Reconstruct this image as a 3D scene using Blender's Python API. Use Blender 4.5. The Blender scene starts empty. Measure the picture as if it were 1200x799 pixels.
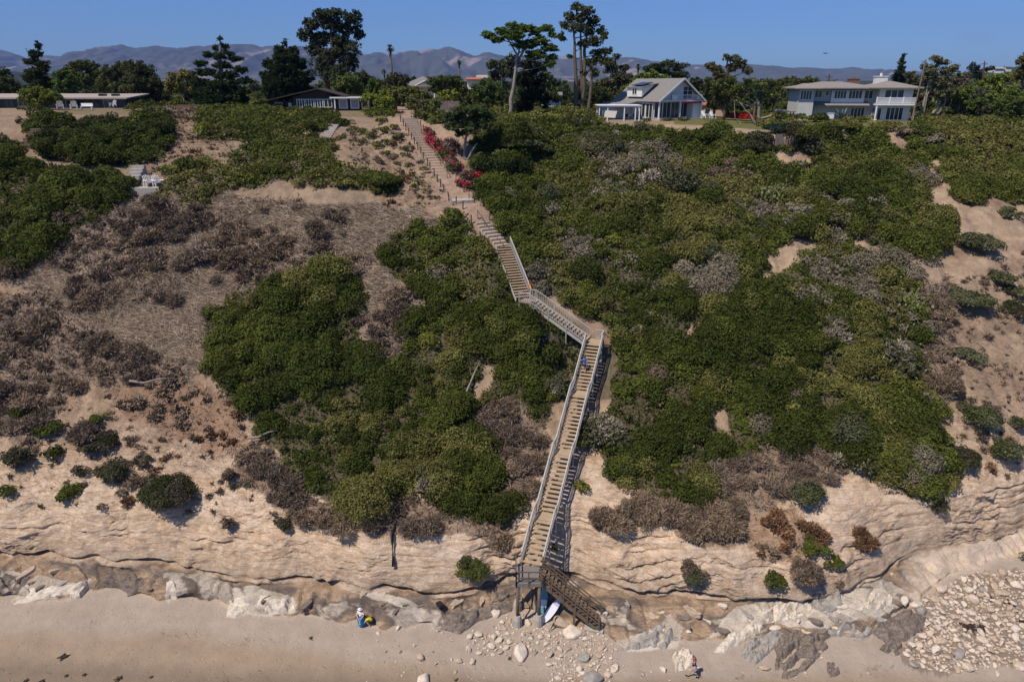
SUN, SKYS, EXPO = 4.0, .085, 0.27
SUNV = (-.42, -.34, .86)
AIR, DUST, OZ = 1.0, .6, 2.5
HAZE = 4.8e-5
SKYT = (.41, .64, 1.05)
import bpy, bmesh, math, random
import numpy as np
from mathutils import Vector, Matrix
random.seed(7)
RNG = np.random.default_rng(7)
SC = bpy.context.scene
COL = SC.collection
R = math.radians

# ------------------------------------------------------------------ camera geometry
H = 38.0
PITCH = R(20.5)
CP, SP = math.cos(PITCH), math.sin(PITCH)
F = 800.0
CX, CY = 600.0, 399.5

def project(x, y, z):
    dep = y * CP + (H - z) * SP
    up = y * SP - (H - z) * CP
    return CX + F * x / dep, CY - F * up / dep, dep

def at_z(px, py, z):
    """ground point on level z that lies along the direction of a photo pixel"""
    b = (py - CY) / F
    dy = CP - b * SP
    dz = -SP - b * CP
    k = (z - H) / dz
    return Vector(((px - CX) / F * k, dy * k, z))

def at_d(px, py, d):
    b = (py - CY) / F
    dy = CP - b * SP
    dz = -SP - b * CP
    k = d / dy
    return Vector(((px - CX) / F * k, d, H + dz * k))

def scale_at(d, z=33.0):
    return (d * CP + (H - z) * SP) / F

# ------------------------------------------------------------------ noise
def _h(ix, iy, iz, s):
    n = (ix.astype(np.int64) * 374761393 + iy.astype(np.int64) * 668265263 + iz.astype(np.int64) * 1274126177 + s * 974634777) & 0xffffffff
    n = ((n ^ (n >> 13)) * 1274126177) & 0xffffffff
    n = (n ^ (n >> 16)) & 0xffffff
    return n / float(0xffffff)

def vnoise(x, y, z=None, s=0):
    x = np.asarray(x, float); y = np.asarray(y, float)
    z = np.zeros_like(x) if z is None else np.asarray(z, float)
    ix, iy, iz = np.floor(x), np.floor(y), np.floor(z)
    fx, fy, fz = x - ix, y - iy, z - iz
    fx = fx * fx * (3 - 2 * fx); fy = fy * fy * (3 - 2 * fy); fz = fz * fz * (3 - 2 * fz)
    r = 0
    for a in (0, 1):
        wx = fx if a else 1 - fx
        for b in (0, 1):
            wy = fy if b else 1 - fy
            for c in (0, 1):
                wz = fz if c else 1 - fz
                r = r + wx * wy * wz * _h(ix + a, iy + b, iz + c, s)
    return r * 2 - 1

def fbm(x, y, z=None, s=0, o=4):
    r = 0; a = 1.0; t = 0
    for k in range(o):
        f = 2.03 ** k
        r = r + a * vnoise(x * f, y * f, None if z is None else z * f, s + k * 17)
        t += a; a *= .5
    return r / t

def inpoly(px, py, poly):
    poly = np.asarray(poly, float)
    r = np.zeros(px.shape, bool)
    x0, y0 = poly.min(0); x1, y1 = poly.max(0)
    idx = np.where((px >= x0) & (px <= x1) & (py >= y0) & (py <= y1))
    qx, qy = px[idx], py[idx]
    ins = np.zeros(qx.shape, bool)
    n = len(poly)
    for i in range(n):
        ax, ay = poly[i]; bx, by = poly[(i + 1) % n]
        if ay == by: continue
        c = (ay > qy) != (by > qy)
        ins ^= c & (qx < (bx - ax) * (qy - ay) / (by - ay) + ax)
    r[idx] = ins
    return r

# ------------------------------------------------------------------ objects
def tag(o, label=None, cat=None, group=None, kind=None):
    if label: o['label'] = label
    if cat: o['category'] = cat
    if group: o['group'] = group
    if kind: o['kind'] = kind
    return o

def empty(name, loc=(0, 0, 0), rz=0.0, label=None, cat=None, group=None):
    o = bpy.data.objects.new(name, None)
    COL.objects.link(o)
    o.location = loc
    o.rotation_euler = (0, 0, rz)
    o.empty_display_size = .3
    return tag(o, label, cat, group)

def link(name, me, mat=None, parent=None):
    o = bpy.data.objects.new(name, me)
    COL.objects.link(o)
    if mat is not None and len(me.materials) == 0: me.materials.append(mat)
    if parent is not None: o.parent = parent
    return o

def np_mesh(name, V, Fq, col=None, smooth=False):
    """mesh from numpy: V (n,3), Fq (m,k)"""
    V = np.asarray(V, np.float32); Fq = np.asarray(Fq, np.int32)
    me = bpy.data.meshes.new(name)
    m, k = Fq.shape
    me.vertices.add(len(V)); me.vertices.foreach_set('co', V.ravel())
    me.loops.add(m * k); me.loops.foreach_set('vertex_index', Fq.ravel())
    me.polygons.add(m)
    me.polygons.foreach_set('loop_start', np.arange(0, m * k, k, dtype=np.int32))
    me.polygons.foreach_set('loop_total', np.full(m, k, np.int32))
    me.update(calc_edges=True)
    if smooth: me.polygons.foreach_set('use_smooth', np.ones(m, bool))
    if col is not None:
        at = me.color_attributes.new('Col', 'FLOAT_COLOR', 'POINT')
        c = np.ones((len(V), 4), np.float32); c[:, :3] = col
        at.data.foreach_set('color', c.ravel())
    return me

class MB:
    def __init__(s): s.v = []; s.f = []
    def add(s, vs, fs):
        b = len(s.v); s.v += [tuple(p) for p in vs]; s.f += [tuple(i + b for i in f) for f in fs]; return s
    def box(s, x0, x1, y0, y1, z0, z1):
        return s.obox((0, 0), (1, 0), x0, x1, y0, y1, z0, z1)
    def obox(s, o, a, s0, s1, t0, t1, z0, z1):
        """box along plan direction a from plan origin o; t runs to the left of a"""
        n = (-a[1], a[0])
        P = lambda u, t, z: (o[0] + a[0] * u + n[0] * t, o[1] + a[1] * u + n[1] * t, z)
        vs = [P(s0, t0, z0), P(s1, t0, z0), P(s1, t1, z0), P(s0, t1, z0), P(s0, t0, z1), P(s1, t0, z1), P(s1, t1, z1), P(s0, t1, z1)]
        return s.add(vs, [(0, 3, 2, 1), (4, 5, 6, 7), (0, 1, 5, 4), (1, 2, 6, 5), (2, 3, 7, 6), (3, 0, 4, 7)])
    def beam(s, p, q, w, h, up=(0, 0, 1)):
        p = Vector(p); q = Vector(q); d = (q - p).normalized()
        up = Vector(up)
        if abs(d.dot(up)) > .98: up = Vector((0, 1, 0))
        a = d.cross(up).normalized() * w / 2; b = a.cross(d).normalized() * h / 2
        vs = [p - a - b, p + a - b, p + a + b, p - a + b, q - a - b, q + a - b, q + a + b, q - a + b]
        return s.add(vs, [(0, 1, 2, 3), (7, 6, 5, 4), (0, 4, 5, 1), (1, 5, 6, 2), (2, 6, 7, 3), (3, 7, 4, 0)])
    def tube(s, pts, rad, n=7):
        pts = [Vector(p) for p in pts]; m = len(pts)
        rad = rad if hasattr(rad, '__len__') else [rad] * m
        b = len(s.v)
        for i, p in enumerate(pts):
            d = (pts[min(i + 1, m - 1)] - pts[max(i - 1, 0)]).normalized()
            up = Vector((0, 1, 0)) if abs(d.z) > .7 else Vector((0, 0, 1))
            a = d.cross(up).normalized(); c = d.cross(a).normalized()
            for k in range(n):
                t = 2 * math.pi * k / n
                s.v.append(tuple(p + (a * math.cos(t) + c * math.sin(t)) * rad[i]))
        for i in range(m - 1):
            for k in range(n):
                s.f.append((b + i * n + k, b + i * n + (k + 1) % n, b + (i + 1) * n + (k + 1) % n, b + (i + 1) * n + k))
        s.f.append(tuple(b + k for k in range(n))[::-1]); s.f.append(tuple(b + (m - 1) * n + k for k in range(n)))
        return s
    def slab(s, quad, th):
        """roof plane: four points, thickness downwards along its normal"""
        q = [Vector(p) for p in quad]
        n = (q[1] - q[0]).cross(q[2] - q[0]).normalized()
        if n.z < 0: n = -n
        lo = [p - n * th for p in q]; k = len(q)
        fs = [tuple(range(k)), tuple(range(2 * k - 1, k - 1, -1))] + [(i, i + k, (i + 1) % k + k, (i + 1) % k) for i in range(k)]
        return s.add(q + lo, fs)
    def prism(s, poly, a, b):
        """polygon of 3D points extruded from offset a to offset b"""
        a = Vector(a); b = Vector(b); q = [Vector(p) for p in poly]; k = len(q)
        fs = [tuple(range(k)), tuple(range(2 * k - 1, k - 1, -1))] + [(i, i + k, (i + 1) % k + k, (i + 1) % k) for i in range(k)]
        return s.add([p + a for p in q] + [p + b for p in q], fs)
    def build(s, name, mat, parent=None, smooth=False, fix=True):
        me = bpy.data.meshes.new(name)
        me.from_pydata(s.v, [], s.f)
        if fix:
            bm = bmesh.new(); bm.from_mesh(me)
            bmesh.ops.recalc_face_normals(bm, faces=bm.faces)
            bm.to_mesh(me); bm.free()
        if smooth: me.polygons.foreach_set('use_smooth', np.ones(len(me.polygons), bool))
        return link(name, me, mat, parent)

# ------------------------------------------------------------------ materials
def nmat(name):
    m = bpy.data.materials.new(name); m.use_nodes = True
    nt = m.node_tree; nt.nodes.clear()
    out = nt.nodes.new('ShaderNodeOutputMaterial'); b = nt.nodes.new('ShaderNodeBsdfPrincipled')
    nt.links.new(b.outputs[0], out.inputs[0])
    return m, nt, b

def N(nt, t, **kw):
    n = nt.nodes.new(t)
    for k, v in kw.items():
        if k.startswith('_'): setattr(n, k[1:], v)
        else: n.inputs[k.replace('__', ' ')].default_value = v
    return n

def mixc(nt, a, b, fac, mode='MIX'):
    m = nt.nodes.new('ShaderNodeMix'); m.data_type = 'RGBA'; m.blend_type = mode
    for s, v in ((0, fac), (6, a), (7, b)):
        if hasattr(v, 'links'): nt.links.new(v, m.inputs[s])
        elif s == 0: m.inputs[0].default_value = v
        else: m.inputs[s].default_value = tuple(v) + (1,) if len(v) == 3 else v
    return m.outputs[2]

def ramp(nt, src, pts):
    r = nt.nodes.new('ShaderNodeValToRGB')
    e = r.color_ramp.elements
    while len(e) < len(pts): e.new(.5)
    for k, (p, c) in enumerate(pts):
        e[k].position = p
        c = (c, c, c) if not hasattr(c, '__len__') else c
        e[k].color = tuple(c) + (1,)
    nt.links.new(src, r.inputs[0])
    return r.outputs[0]

def paint(name, col, var=.12, scale=3.0, rough=.7, bump=0.0, spec=.3, metal=0.0, stretch=None):
    m, nt, b = nmat(name)
    tc = nt.nodes.new('ShaderNodeTexCoord'); co = tc.outputs['Object']
    if stretch:
        mp = nt.nodes.new('ShaderNodeMapping'); mp.inputs['Scale'].default_value = stretch
        nt.links.new(co, mp.inputs[0]); co = mp.outputs[0]
    n = N(nt, 'ShaderNodeTexNoise', Scale=scale, Detail=6.0, Roughness=.65); nt.links.new(co, n.inputs['Vector'])
    f = ramp(nt, n.outputs['Fac'], [(.3, 1 - var), (.7, 1 + var)])
    nt.links.new(mixc(nt, col, f, 1.0, 'MULTIPLY'), b.inputs['Base Color'])
    b.inputs['Roughness'].default_value = rough; b.inputs['Specular IOR Level'].default_value = spec
    b.inputs['Metallic'].default_value = metal
    if bump:
        bp = N(nt, 'ShaderNodeBump', Strength=bump, Distance=.05); nt.links.new(n.outputs['Fac'], bp.inputs['Height'])
        nt.links.new(bp.outputs[0], b.inputs['Normal'])
    return m

def foliage_mat(name, trans=.25, rough=.55, spec=.25):
    m, nt, b = nmat(name)
    at = nt.nodes.new('ShaderNodeAttribute'); at.attribute_name = 'Col'
    tc = nt.nodes.new('ShaderNodeTexCoord')
    n = N(nt, 'ShaderNodeTexNoise', Scale=1.3, Detail=3.0); nt.links.new(tc.outputs['Object'], n.inputs['Vector'])
    f = ramp(nt, n.outputs['Fac'], [(.3, .8), (.7, 1.2)])
    c = mixc(nt, at.outputs['Color'], f, 1.0, 'MULTIPLY')
    nt.links.new(c, b.inputs['Base Color'])
    b.inputs['Roughness'].default_value = rough; b.inputs['Specular IOR Level'].default_value = spec
    if trans:
        t = nt.nodes.new('ShaderNodeBsdfTranslucent'); nt.links.new(c, t.inputs[0])
        ms = nt.nodes.new('ShaderNodeMixShader'); ms.inputs[0].default_value = trans
        nt.links.new(b.outputs[0], ms.inputs[1]); nt.links.new(t.outputs[0], ms.inputs[2])
        out = [x for x in nt.nodes if x.type == 'OUTPUT_MATERIAL'][0]
        nt.links.new(ms.outputs[0], out.inputs[0])
    return m

M = dict(
    leaf=foliage_mat('leaf', .36, .65, .08), dry=foliage_mat('dry_stems', .08, .8, .1), petal=foliage_mat('petals', .3),
    bark=paint('bark', (.13, .10, .075), .35, 4, .9, .6, .1, stretch=(2, 2, .5)),
    palebark=paint('pale_bark', (.25, .215, .18), .3, 3, .9, .5, .1, stretch=(2, 2, .5)),
    greywood=paint('weathered_rail_wood', (.40, .37, .335), .18, 6, .75, .2, .2),
    tread=paint('tread_wood', (.37, .27, .175), .22, 5, .8, .3, .15),
    darkwood=paint('brown_timber', (.15, .105, .07), .25, 5, .8, .3, .15),
    platwood=paint('grey_deck_wood', (.20, .175, .16), .2, 6, .8, .3, .15),
    concrete=paint('concrete', (.38, .34, .30), .2, 3, .9, .4, .15),
    white=paint('white_paint', (.74, .73, .72), .05, 1.2, .55, 0, .3),
    offwhite=paint('siding_paint', (.64, .62, .59), .07, 1.5, .6, 0, .3),
    greywall=paint('grey_siding', (.50, .48, .45), .08, 1.5, .6, 0, .3),
    brownwall=paint('brown_board_wall', (.05, .035, .03), .3, 4, .8, .2, .15, stretch=(3, 3, .3)),
    slate=paint('slate_wall', (.07, .075, .085), .2, 2, .7, .1, .2, stretch=(2, 2, .3)),
    shingle=paint('shingle_roof', (.24, .21, .19), .3, 5, .9, .6, .1, stretch=(1, 1, 3)),
    greyroof=paint('grey_shingle_roof', (.20, .185, .175), .22, 4, .9, .6, .1, stretch=(1, 1, 3)),
    darkroof=paint('dark_roof', (.06, .05, .048), .3, 4, .9, .5, .1),
    tanroof=paint('pale_gravel_roof', (.34, .29, .25), .15, 3, .9, .4, .1),
    tileroof=paint('tile_roof', (.35, .13, .08), .2, 3, .8, .3, .1),
    glass=paint('window_glass', (.025, .03, .034), .2, .8, .12, 0, .6),
    curtain=paint('curtained_glass', (.30, .30, .33), .15, 4, .3, 0, .5, stretch=(4, 4, .2)),
    fence=paint('fence_boards', (.19, .15, .13), .35, 3, .85, .3, .1, stretch=(5, 5, .3)),
    post=paint('dark_post_wood', (.10, .07, .05), .25, 5, .85, .3, .1),
    steptimber=paint('step_timber', (.46, .37, .28), .25, 4, .85, .3, .1),
    pathearth=paint('path_earth', (.42, .31, .23), .18, 3, .95, .5, .05),
    metalpipe=paint('dark_pipe', (.08, .07, .065), .3, 4, .6, .3, .3),
    brick=paint('brick', (.20, .10, .07), .3, 6, .85, .4, .1),
    pinkwall=paint('pink_stucco', (.52, .34, .25), .12, 3, .85, .2, .1),
    skin=paint('skin', (.52, .31, .22), .08, 8, .6),
    hair=paint('hair', (.05, .03, .02), .3, 20, .6),
    redhair=paint('auburn_hair', (.22, .08, .04), .3, 20, .6),
    navy=paint('navy_cloth', (.012, .02, .06), .3, 10, .85),
    royal=paint('blue_cloth', (.015, .06, .36), .2, 10, .8),
    black=paint('black_cloth', (.015, .014, .016), .3, 10, .85),
    whitecloth=paint('white_cloth', (.72, .70, .70), .1, 10, .85),
    patterncloth=paint('pale_patterned_cloth', (.42, .36, .37), .5, 14, .85),
    towel=paint('blue_towel', (.01, .19, .50), .15, 8, .9),
    lime=paint('lime_print', (.36, .55, .06), .1, 8, .9),
    yellow=paint('yellow_cloth', (.80, .62, .01), .1, 8, .8),
    orange=paint('orange_cloth', (.75, .22, .03), .1, 8, .8),
    red=paint('red_cloth', (.45, .02, .03), .1, 8, .8),
    teal=paint('teal_board', (.10, .30, .36), .12, 2, .25, 0, .5),
    boardwhite=paint('white_board', (.80, .78, .80), .05, 2, .25, 0, .5),
    boardlilac=paint('lilac_board', (.52, .46, .62), .08, 2, .3, 0, .5),
    maroon=paint('maroon_awning', (.14, .02, .035), .2, 3, .8),
    kelp=paint('kelp', (.035, .022, .012), .4, 8, .5, .3, .4),
    solar=paint('solar_panel', (.02, .022, .03), .2, 3, .2, 0, .5),
)
# ------------------------------------------------------------------ staircase and path centre lines (x, y, z)
B0 = Vector((1.5, 42.1, 4.3)); T0 = Vector((8.0, 62.6, 14.3))
PATH = [Vector((1.75, 66.5, 17.8)), Vector((-.9, 73.2, 21.5)), Vector((-6.0, 80.9, 25.3)), Vector((-15.2, 105, 33.5))]

# ------------------------------------------------------------------ terrain: feature lines read off the photograph, each with its height
LINES = [
 # toe of the rock on the sand
 [(-300,705,.25),(0,700,.25),(60,698,.25),(130,688,.25),(185,702,.25),(250,702,.25),(300,722,.25),(360,722,.25),(430,730,.25),(500,736,.25),(560,730,.25),(600,714,.3),(640,722,.4),(720,750,.3),(800,752,.3),(870,748,.3),(950,752,.3),(1010,748,.3),(1070,715,.3),(1120,670,.5),(1200,645,.6),(1500,600,.6)],
 [(-300,697,.8),(0,691,.8),(60,684,.8),(130,681,.8),(185,694,.75),(250,695,.75),(300,707,.75),(360,711,.7),(430,716,.65),(500,720,.65),(560,714,.7),(600,704,.7),(640,706,.8),(720,722,.7),(800,728,.7),(870,728,.7),(950,735,.7),(1010,728,.7),(1070,690,.8),(1120,660,.8),(1200,636,.8),(1500,592,.8)],
 # dark recess under the sandstone
 [(-300,665,1.8),(0,664,1.8),(50,660,1.8),(120,662,1.8),(180,668,1.7),(270,679,1.6),(340,688,1.5),(420,697,1.4),(520,702,1.4),(590,690,1.4),(640,676,1.5),(680,680,1.4),(735,698,1.3),(800,701,1.3),(870,706,1.2),(920,706,1.2),(990,694,1.2),(1040,671,1.3),(1080,654,1.3),(1140,638,1.3),(1200,619,1.4),(1500,575,1.4)],
 # lip over the recess
 [(-300,652,2.3),(0,651,2.3),(50,646,2.3),(120,648,2.3),(180,655,2.2),(270,668,2.1),(340,677,2.0),(420,688,1.9),(520,692,1.9),(590,680,1.9),(640,667,2.0),(680,668,1.9),(735,690,1.8),(800,693,1.8),(870,698,1.7),(920,698,1.7),(990,686,1.7),(1040,664,1.8),(1080,647,1.7),(1140,630,1.7),(1200,611,1.8),(1500,567,1.8)],
 # brow of the bare face
 [(-300,600,5.2),(0,598,5.2),(60,585,5.5),(170,598,5.2),(240,600,5.2),(330,600,5.4),(400,622,5.0),(470,627,4.9),(570,622,5),(620,605,5.4),(670,592,5.8),(740,600,5.5),(800,635,4.6),(860,660,3.8),(900,648,4.0),(960,610,5.0),(1000,594,5.4),(1090,590,5.0),(1200,560,5.0),(1500,520,5.5)],
 [(-300,502,9.3),(0,500,9.3),(200,494,9.4),(400,503,9),(600,500,9),(800,505,8.6),(1000,500,8.8),(1200,486,9.2),(1500,470,9.5)],
 [(-300,400,14.2),(0,400,14.2),(200,398,14.3),(400,402,14),(600,400,14),(800,402,13.8),(1000,400,14),(1200,395,14),(1500,390,14)],
 [(-300,350,17.3),(0,348,17.3),(300,348,17.3),(600,350,17),(900,350,16.8),(1200,348,16.8),(1500,345,17)],
 [(-300,290,21.4),(0,290,21.4),(300,290,21.4),(600,290,21),(900,290,20.8),(1200,290,20.8),(1500,290,21)],
 [(-300,235,25.8),(0,235,25.8),(200,232,26),(400,236,25.4),(560,236,25),(700,235,24.8),(900,235,24.6),(1200,235,24.8),(1500,235,25)],
 [(-300,182,30),(0,182,30),(250,182,30),(400,180,29.8),(560,184,29),(700,184,28.6),(900,186,28.2),(1200,186,28.4),(1500,186,28.5)],
 [(-300,131,34.2),(0,130,34.2),(60,130,34.2),(240,131,34.2),(340,131,34.1),(430,134,33.9),(480,138,33.6),(540,146,33.0),(600,150,32.8),(660,145,32.9),(700,140,33.1),(830,143,32.9),(900,150,32.4),(930,152,32.3),(1000,143,32.8),(1070,146,32.6),(1200,147,32.5),(1500,147,32.5)],
]
ROWS = [26, 56, 14, 84, 46, 36, 26, 26, 26, 26, 26]
TMAX, NC = .72, 1240
tt = np.linspace(-TMAX, TMAX, NC)
def line_d(L):
    pts = [at_z(px, py, z) for px, py, z in L]
    t = np.array([p.x / (p.y + 60) for p in pts]); o = np.argsort(t)
    return np.interp(tt, t[o], np.array([p.y for p in pts])[o]), np.interp(tt, t[o], np.array([p.z for p in pts])[o])
LD = [line_d(L) for L in LINES]
Drow, Zrow, Seg = [], [], []
for k, (d, z) in enumerate([(-40, -3.0), (0, -1.7), (24, -.75)]):
    Drow.append(np.full(NC, d)); Zrow.append(np.full(NC, z)); Seg.append(-1.0)
d0, z0 = LD[0]
for f in np.linspace(0, 1, 72)[1:-1]:
    Drow.append(24 * (1 - f) + d0 * f); Zrow.append(-.75 * (1 - f) + z0 * f); Seg.append(f - 1)
for k, n in enumerate(ROWS):
    a, b = LD[k], LD[k + 1]
    for f in np.arange(n) / n:
        Drow.append(a[0] * (1 - f) + b[0] * f); Zrow.append(a[1] * (1 - f) + b[1] * f); Seg.append(k + f)
eD, eZ = LD[-1]
Drow.append(eD); Zrow.append(eZ); Seg.append(11.0)
for k in range(1, 61):
    q = (k / 60) ** 2.6
    dd = eD + q * 2600
    Drow.append(dd); Zrow.append(eZ + np.minimum(dd - eD, 40) * .004 + np.maximum(dd - eD - 300, 0) * -.004); Seg.append(11 + k / 60)
D = np.array(Drow); Z = np.array(Zrow); Seg = np.array(Seg)[:, None] * np.ones((1, NC))
NR = len(D)
# soften creases above the brow
def smooth_rows(A, lo, hi, n, it):
    for _ in range(it):
        B = A.copy()
        for j in range(1, n + 1):
            B[n:-n] += A[n - j:-n - j if n + j else None][:len(B[n:-n])] + A[n + j:(-n + j) or None][:len(B[n:-n])]
        B[n:-n] /= 2 * n + 1
        w = np.clip((Seg - lo) / .8, 0, 1) * np.clip((hi - Seg) / .5, 0, 1)
        A = A * (1 - w) + B * w
    return A
D = smooth_rows(D, 4.3, 11.5, 8, 2); Z = smooth_rows(Z, 4.3, 11.5, 8, 2)
X = tt[None, :] * (D + 60)
# side-to-side relief
up = np.clip((Seg - 3.9) / 1.2, 0, 1) * np.clip((11.0 - Seg) / .6, 0, 1)
Z = Z + up * (fbm(X / 11, D / 11, s=3) * 1.0 + fbm(X / 3.2, D / 3.2, s=4) * .35 + fbm(X / .9, D / .9, s=5, o=3) * .14)
# runnels down the bare slopes
Z = Z - up * np.clip(.25 - np.abs(fbm(X / 4.5, D / 16, s=9)), 0, 1) * 1.0
# sandstone face: ledges and blocks, pushed towards the sea
cl = np.clip((Seg - 1.9) / .25, 0, 1) * np.clip((5.1 - Seg) / 1.1, 0, 1)
dip = Z + X * .03 + fbm(X / 9, D / 9, s=21) * 1.1
led = fbm(X / 3.0, D / 5.0, dip * 1.9, s=22, o=5)
blk = fbm(X / .9, D / .9, dip * 2.6, s=23, o=4)
big = fbm(X / 5.5, D / 8, s=24, o=3)
st = dip * 1.25; fr = st - np.floor(st)
ledge = (np.clip(fr / .75, 0, 1) - .5) * (.35 + .65 * np.clip(.5 + fbm(X / 2.4, dip * .8, s=31, o=3) * 1.6, 0, 1))
q1 = fbm(X / 1.5, D / 2.2, dip * 1.7, s=33, o=3); q1 = np.floor(q1 * 7 + vnoise(X / .5, D / .5, Z / .5, s=34) * .5) / 7
q2 = fbm(X / .55, D / .8, dip * 3.1, s=35, o=3); q2 = np.floor(q2 * 5) / 5
lw = np.clip(.5 + fbm(X / 7, D * 0, s=36, o=3) * 1.5, .1, 1)
iso = fbm(X / 1.7, D / 1.7, Z / 1.0, s=37, o=6)
bk = fbm(X / 1.1 + Z * .3, D / 1.6, Z / .8, s=38, o=4); bk = np.floor(bk * 8 + vnoise(X / .35, D / .35, Z / .35, s=39) * .4) / 8
notch = 0
for k_, (c_, w_) in enumerate(((2.9, .10), (3.6, .07), (4.25, .10), (5.0, .07), (5.8, .12), (6.6, .08))):
    on = np.clip(.35 + fbm(X / 5, D * 0 + k_ * 7.3, s=32 + k_, o=3) * 2.2, 0, 1)
    notch = notch + on * (np.exp(-((dip - c_) / w_) ** 2) * .42 - np.clip(1 - np.abs(dip - c_ + .2) / .25, 0, 1) * .16)
pat = np.clip(.62 + fbm(X / 5, D / 5, Z / 2.2, s=46, o=3) * 1.7, .18, 1.1) * np.clip((5.0 - Seg) / 1.8, .25, 1) * 1.15
D = D - cl * pat * (iso * .62 + bk * .40 + blk * .16 + ledge * .10 * lw - notch * .9) - cl * big * .9
rid = np.abs(fbm(X / 1.7, D / 1.7, dip * 1.2, s=29, o=4)); D = D + cl * np.clip(.07 - rid, 0, 1) * 2.4 * np.clip(fbm(X / 4, D / 4, Z / 2, s=47, o=2) * 2.5 + .15, 0, 1)
Z = Z + cl * (blk * .10 + fbm(X / .4, D / .4, s=25, o=3) * .06)
# the recess runs back under the lip
und = np.exp(-((Seg - 2.42 - .38 * fbm(X / 2.5, D * 0, s=27, o=4)) / (.30 + .22 * vnoise(X / 1.7, D * 0, s=28))) ** 2)
D = D + und * np.clip(.85 + 1.3 * fbm(X / 3, D * 0, s=26, o=4), .1, 1.6) * np.clip(1.4 - (X - 24) / 8, .15, 1)
# rock shelf: slabs and steps
sh = np.clip((Seg - .05) / .3, 0, 1) * np.clip((2.0 - Seg) / .2, 0, 1)
shn = fbm(X / 2.2 + Z * .4, D / 1.0, s=41, o=5)
sw = (X * .75 + D * .9) / 1.5 + fbm(X / 3.5, D / 3.5, s=42, o=3) * 2.2
sfr = sw - np.floor(sw)
Z = Z + sh * (shn * .42 + (np.clip(sfr / .8, 0, 1) - .5) * .30 + fbm(X / .5, D / .5, s=43, o=3) * .08)
toe = np.clip(1 - np.abs(Seg) / .5, 0, 1)
D = D + toe * fbm(X / 1.6, X * 0, s=45, o=4) * .9
# sand ripples and hollows
sd = np.clip(-Seg / .12, 0, 1)
Z = Z + sd * (fbm(X / 6, D / 4, s=51) * .16 + fbm(X / 1.1, D / .8, s=52) * .035 + fbm(X / .3, D / .3, s=53, o=2) * .012)
# plateau undulation
pl = np.clip((Seg - 11.02) / .1, 0, 1)
Z = Z + pl * fbm(X / 25, D / 25, s=61) * .25
# ground follows the path, and lies under the staircase
def seg_dist(px_, py_, a, b):
    ax, ay = a.x, a.y; vx, vy = b.x - a.x, b.y - a.y
    t = np.clip(((px_ - ax) * vx + (py_ - ay) * vy) / (vx * vx + vy * vy), 0, 1)
    return np.hypot(px_ - ax - t * vx, py_ - ay - t * vy), a.z + (b.z - a.z) * t
for a, b in zip(PATH[:-1], PATH[1:]):
    ds, zs = seg_dist(X, D, a, b)
    w = np.clip(1 - (ds - 1.7) / 4.0, 0, 1); w = w * w * (3 - 2 * w)
    dp_ = .62 if a is PATH[0] else .18
    Z = Z * (1 - w) + (zs - dp_ + fbm(X / 1.3, D / 1.3, s=71, o=3) * .05) * w
for a, b, drop in ((B0, T0, 1.0), (T0, PATH[0], 1.0), (Vector((1.15, 66.6, 17.4)), Vector((-1.0, 73.3, 21.5)), .5)):
    ds, zs = seg_dist(X, D, a, b)
    w = np.clip(1 - (ds - 1.2) / 3.0, 0, 1); w = w * w * (3 - 2 * w)
    lim = np.minimum(Z, zs - drop)
    Z = np.where(Seg > 2.6, Z * (1 - w) + lim * w, Z)
# lawn terraces of the left gardens
PX, PY, DEP = project(X, D, Z)
WX = PX + fbm(X / 3, D / 3, Z / 3, s=81) * 16 + fbm(X / .8, D / .8, Z / .8, s=82, o=3) * 8
WY = PY + fbm(X / 3, D / 3, Z / 3, s=83) * 12 + fbm(X / .8, D / .8, Z / .8, s=84, o=3) * 6
NEARW = (np.abs(D) < 200)

# ------------------------------------------------------------------ what grows where (outlines on the photograph)
COVER = {}
cls = np.zeros(D.shape, np.int16)
NAMES = ['bare']
def zone(name, *polys, lo=3.3, hi=11.3, warp=1.0):
    k = len(NAMES); NAMES.append(name)
    for P_ in polys:
        m = inpoly(np.clip(PX + (WX - PX) * warp, 2, 1198), PY + (WY - PY) * warp, P_) & (PX > -230) & (PX < 1430) & (Seg > lo) & (Seg < hi)
        if name in ('tufts', 'garden'): m &= cls == 0
        cls[m] = k
    COVER[name] = k
zone('straw', [(20,335),(60,290),(110,258),(170,236),(260,228),(330,238),(420,246),(515,248),(530,256),(480,275),(445,300),(425,330),(330,345),(260,370),(235,400),(240,440),(215,455),(200,430),(130,420),(70,360)],
     [(425,330),(450,305),(470,330),(500,350),(475,385),(455,430),(430,425),(425,380)])
zone('brush', [(0,345),(60,350),(100,378),(160,410),(215,432),(218,458),(150,462),(105,445),(70,470),(55,520),(30,540),(0,500)],
     [(60,300),(110,262),(180,238),(235,240),(250,262),(190,300),(195,318),(150,325),(70,325)],
     [(200,318),(260,270),(330,262),(345,290),(420,300),(440,318),(330,340),(280,330),(240,315)],
     [(260,505),(312,520),(350,568),(402,600),(440,605),(480,582),(520,592),(560,602),(605,622),(590,640),(540,628),(480,630),(430,622),(380,618),(320,590),(280,560)],
     [(420,385),(450,355),(490,330),(480,380),(470,430),(440,425)],
     [(560,478),(600,468),(640,500),(640,560),(612,585),(580,565),(562,520)],
     [(830,560),(880,530),(950,522),(1010,540),(985,565),(900,590),(862,642),(800,632),(770,605),(700,622),(690,600),(740,588)],
     [(1085,335),(1112,330),(1120,400),(1110,470),(1090,500),(1085,430)])
zone('rust', [(110,455),(240,450),(290,495),(300,520),(250,530),(170,500)], [(870,600),(930,590),(960,630),(930,665),(880,640)])
zone('scrub', [(0,172),(45,192),(75,204),(130,203),(150,216),(150,238),(105,262),(70,292),(25,320),(0,325)])
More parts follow.
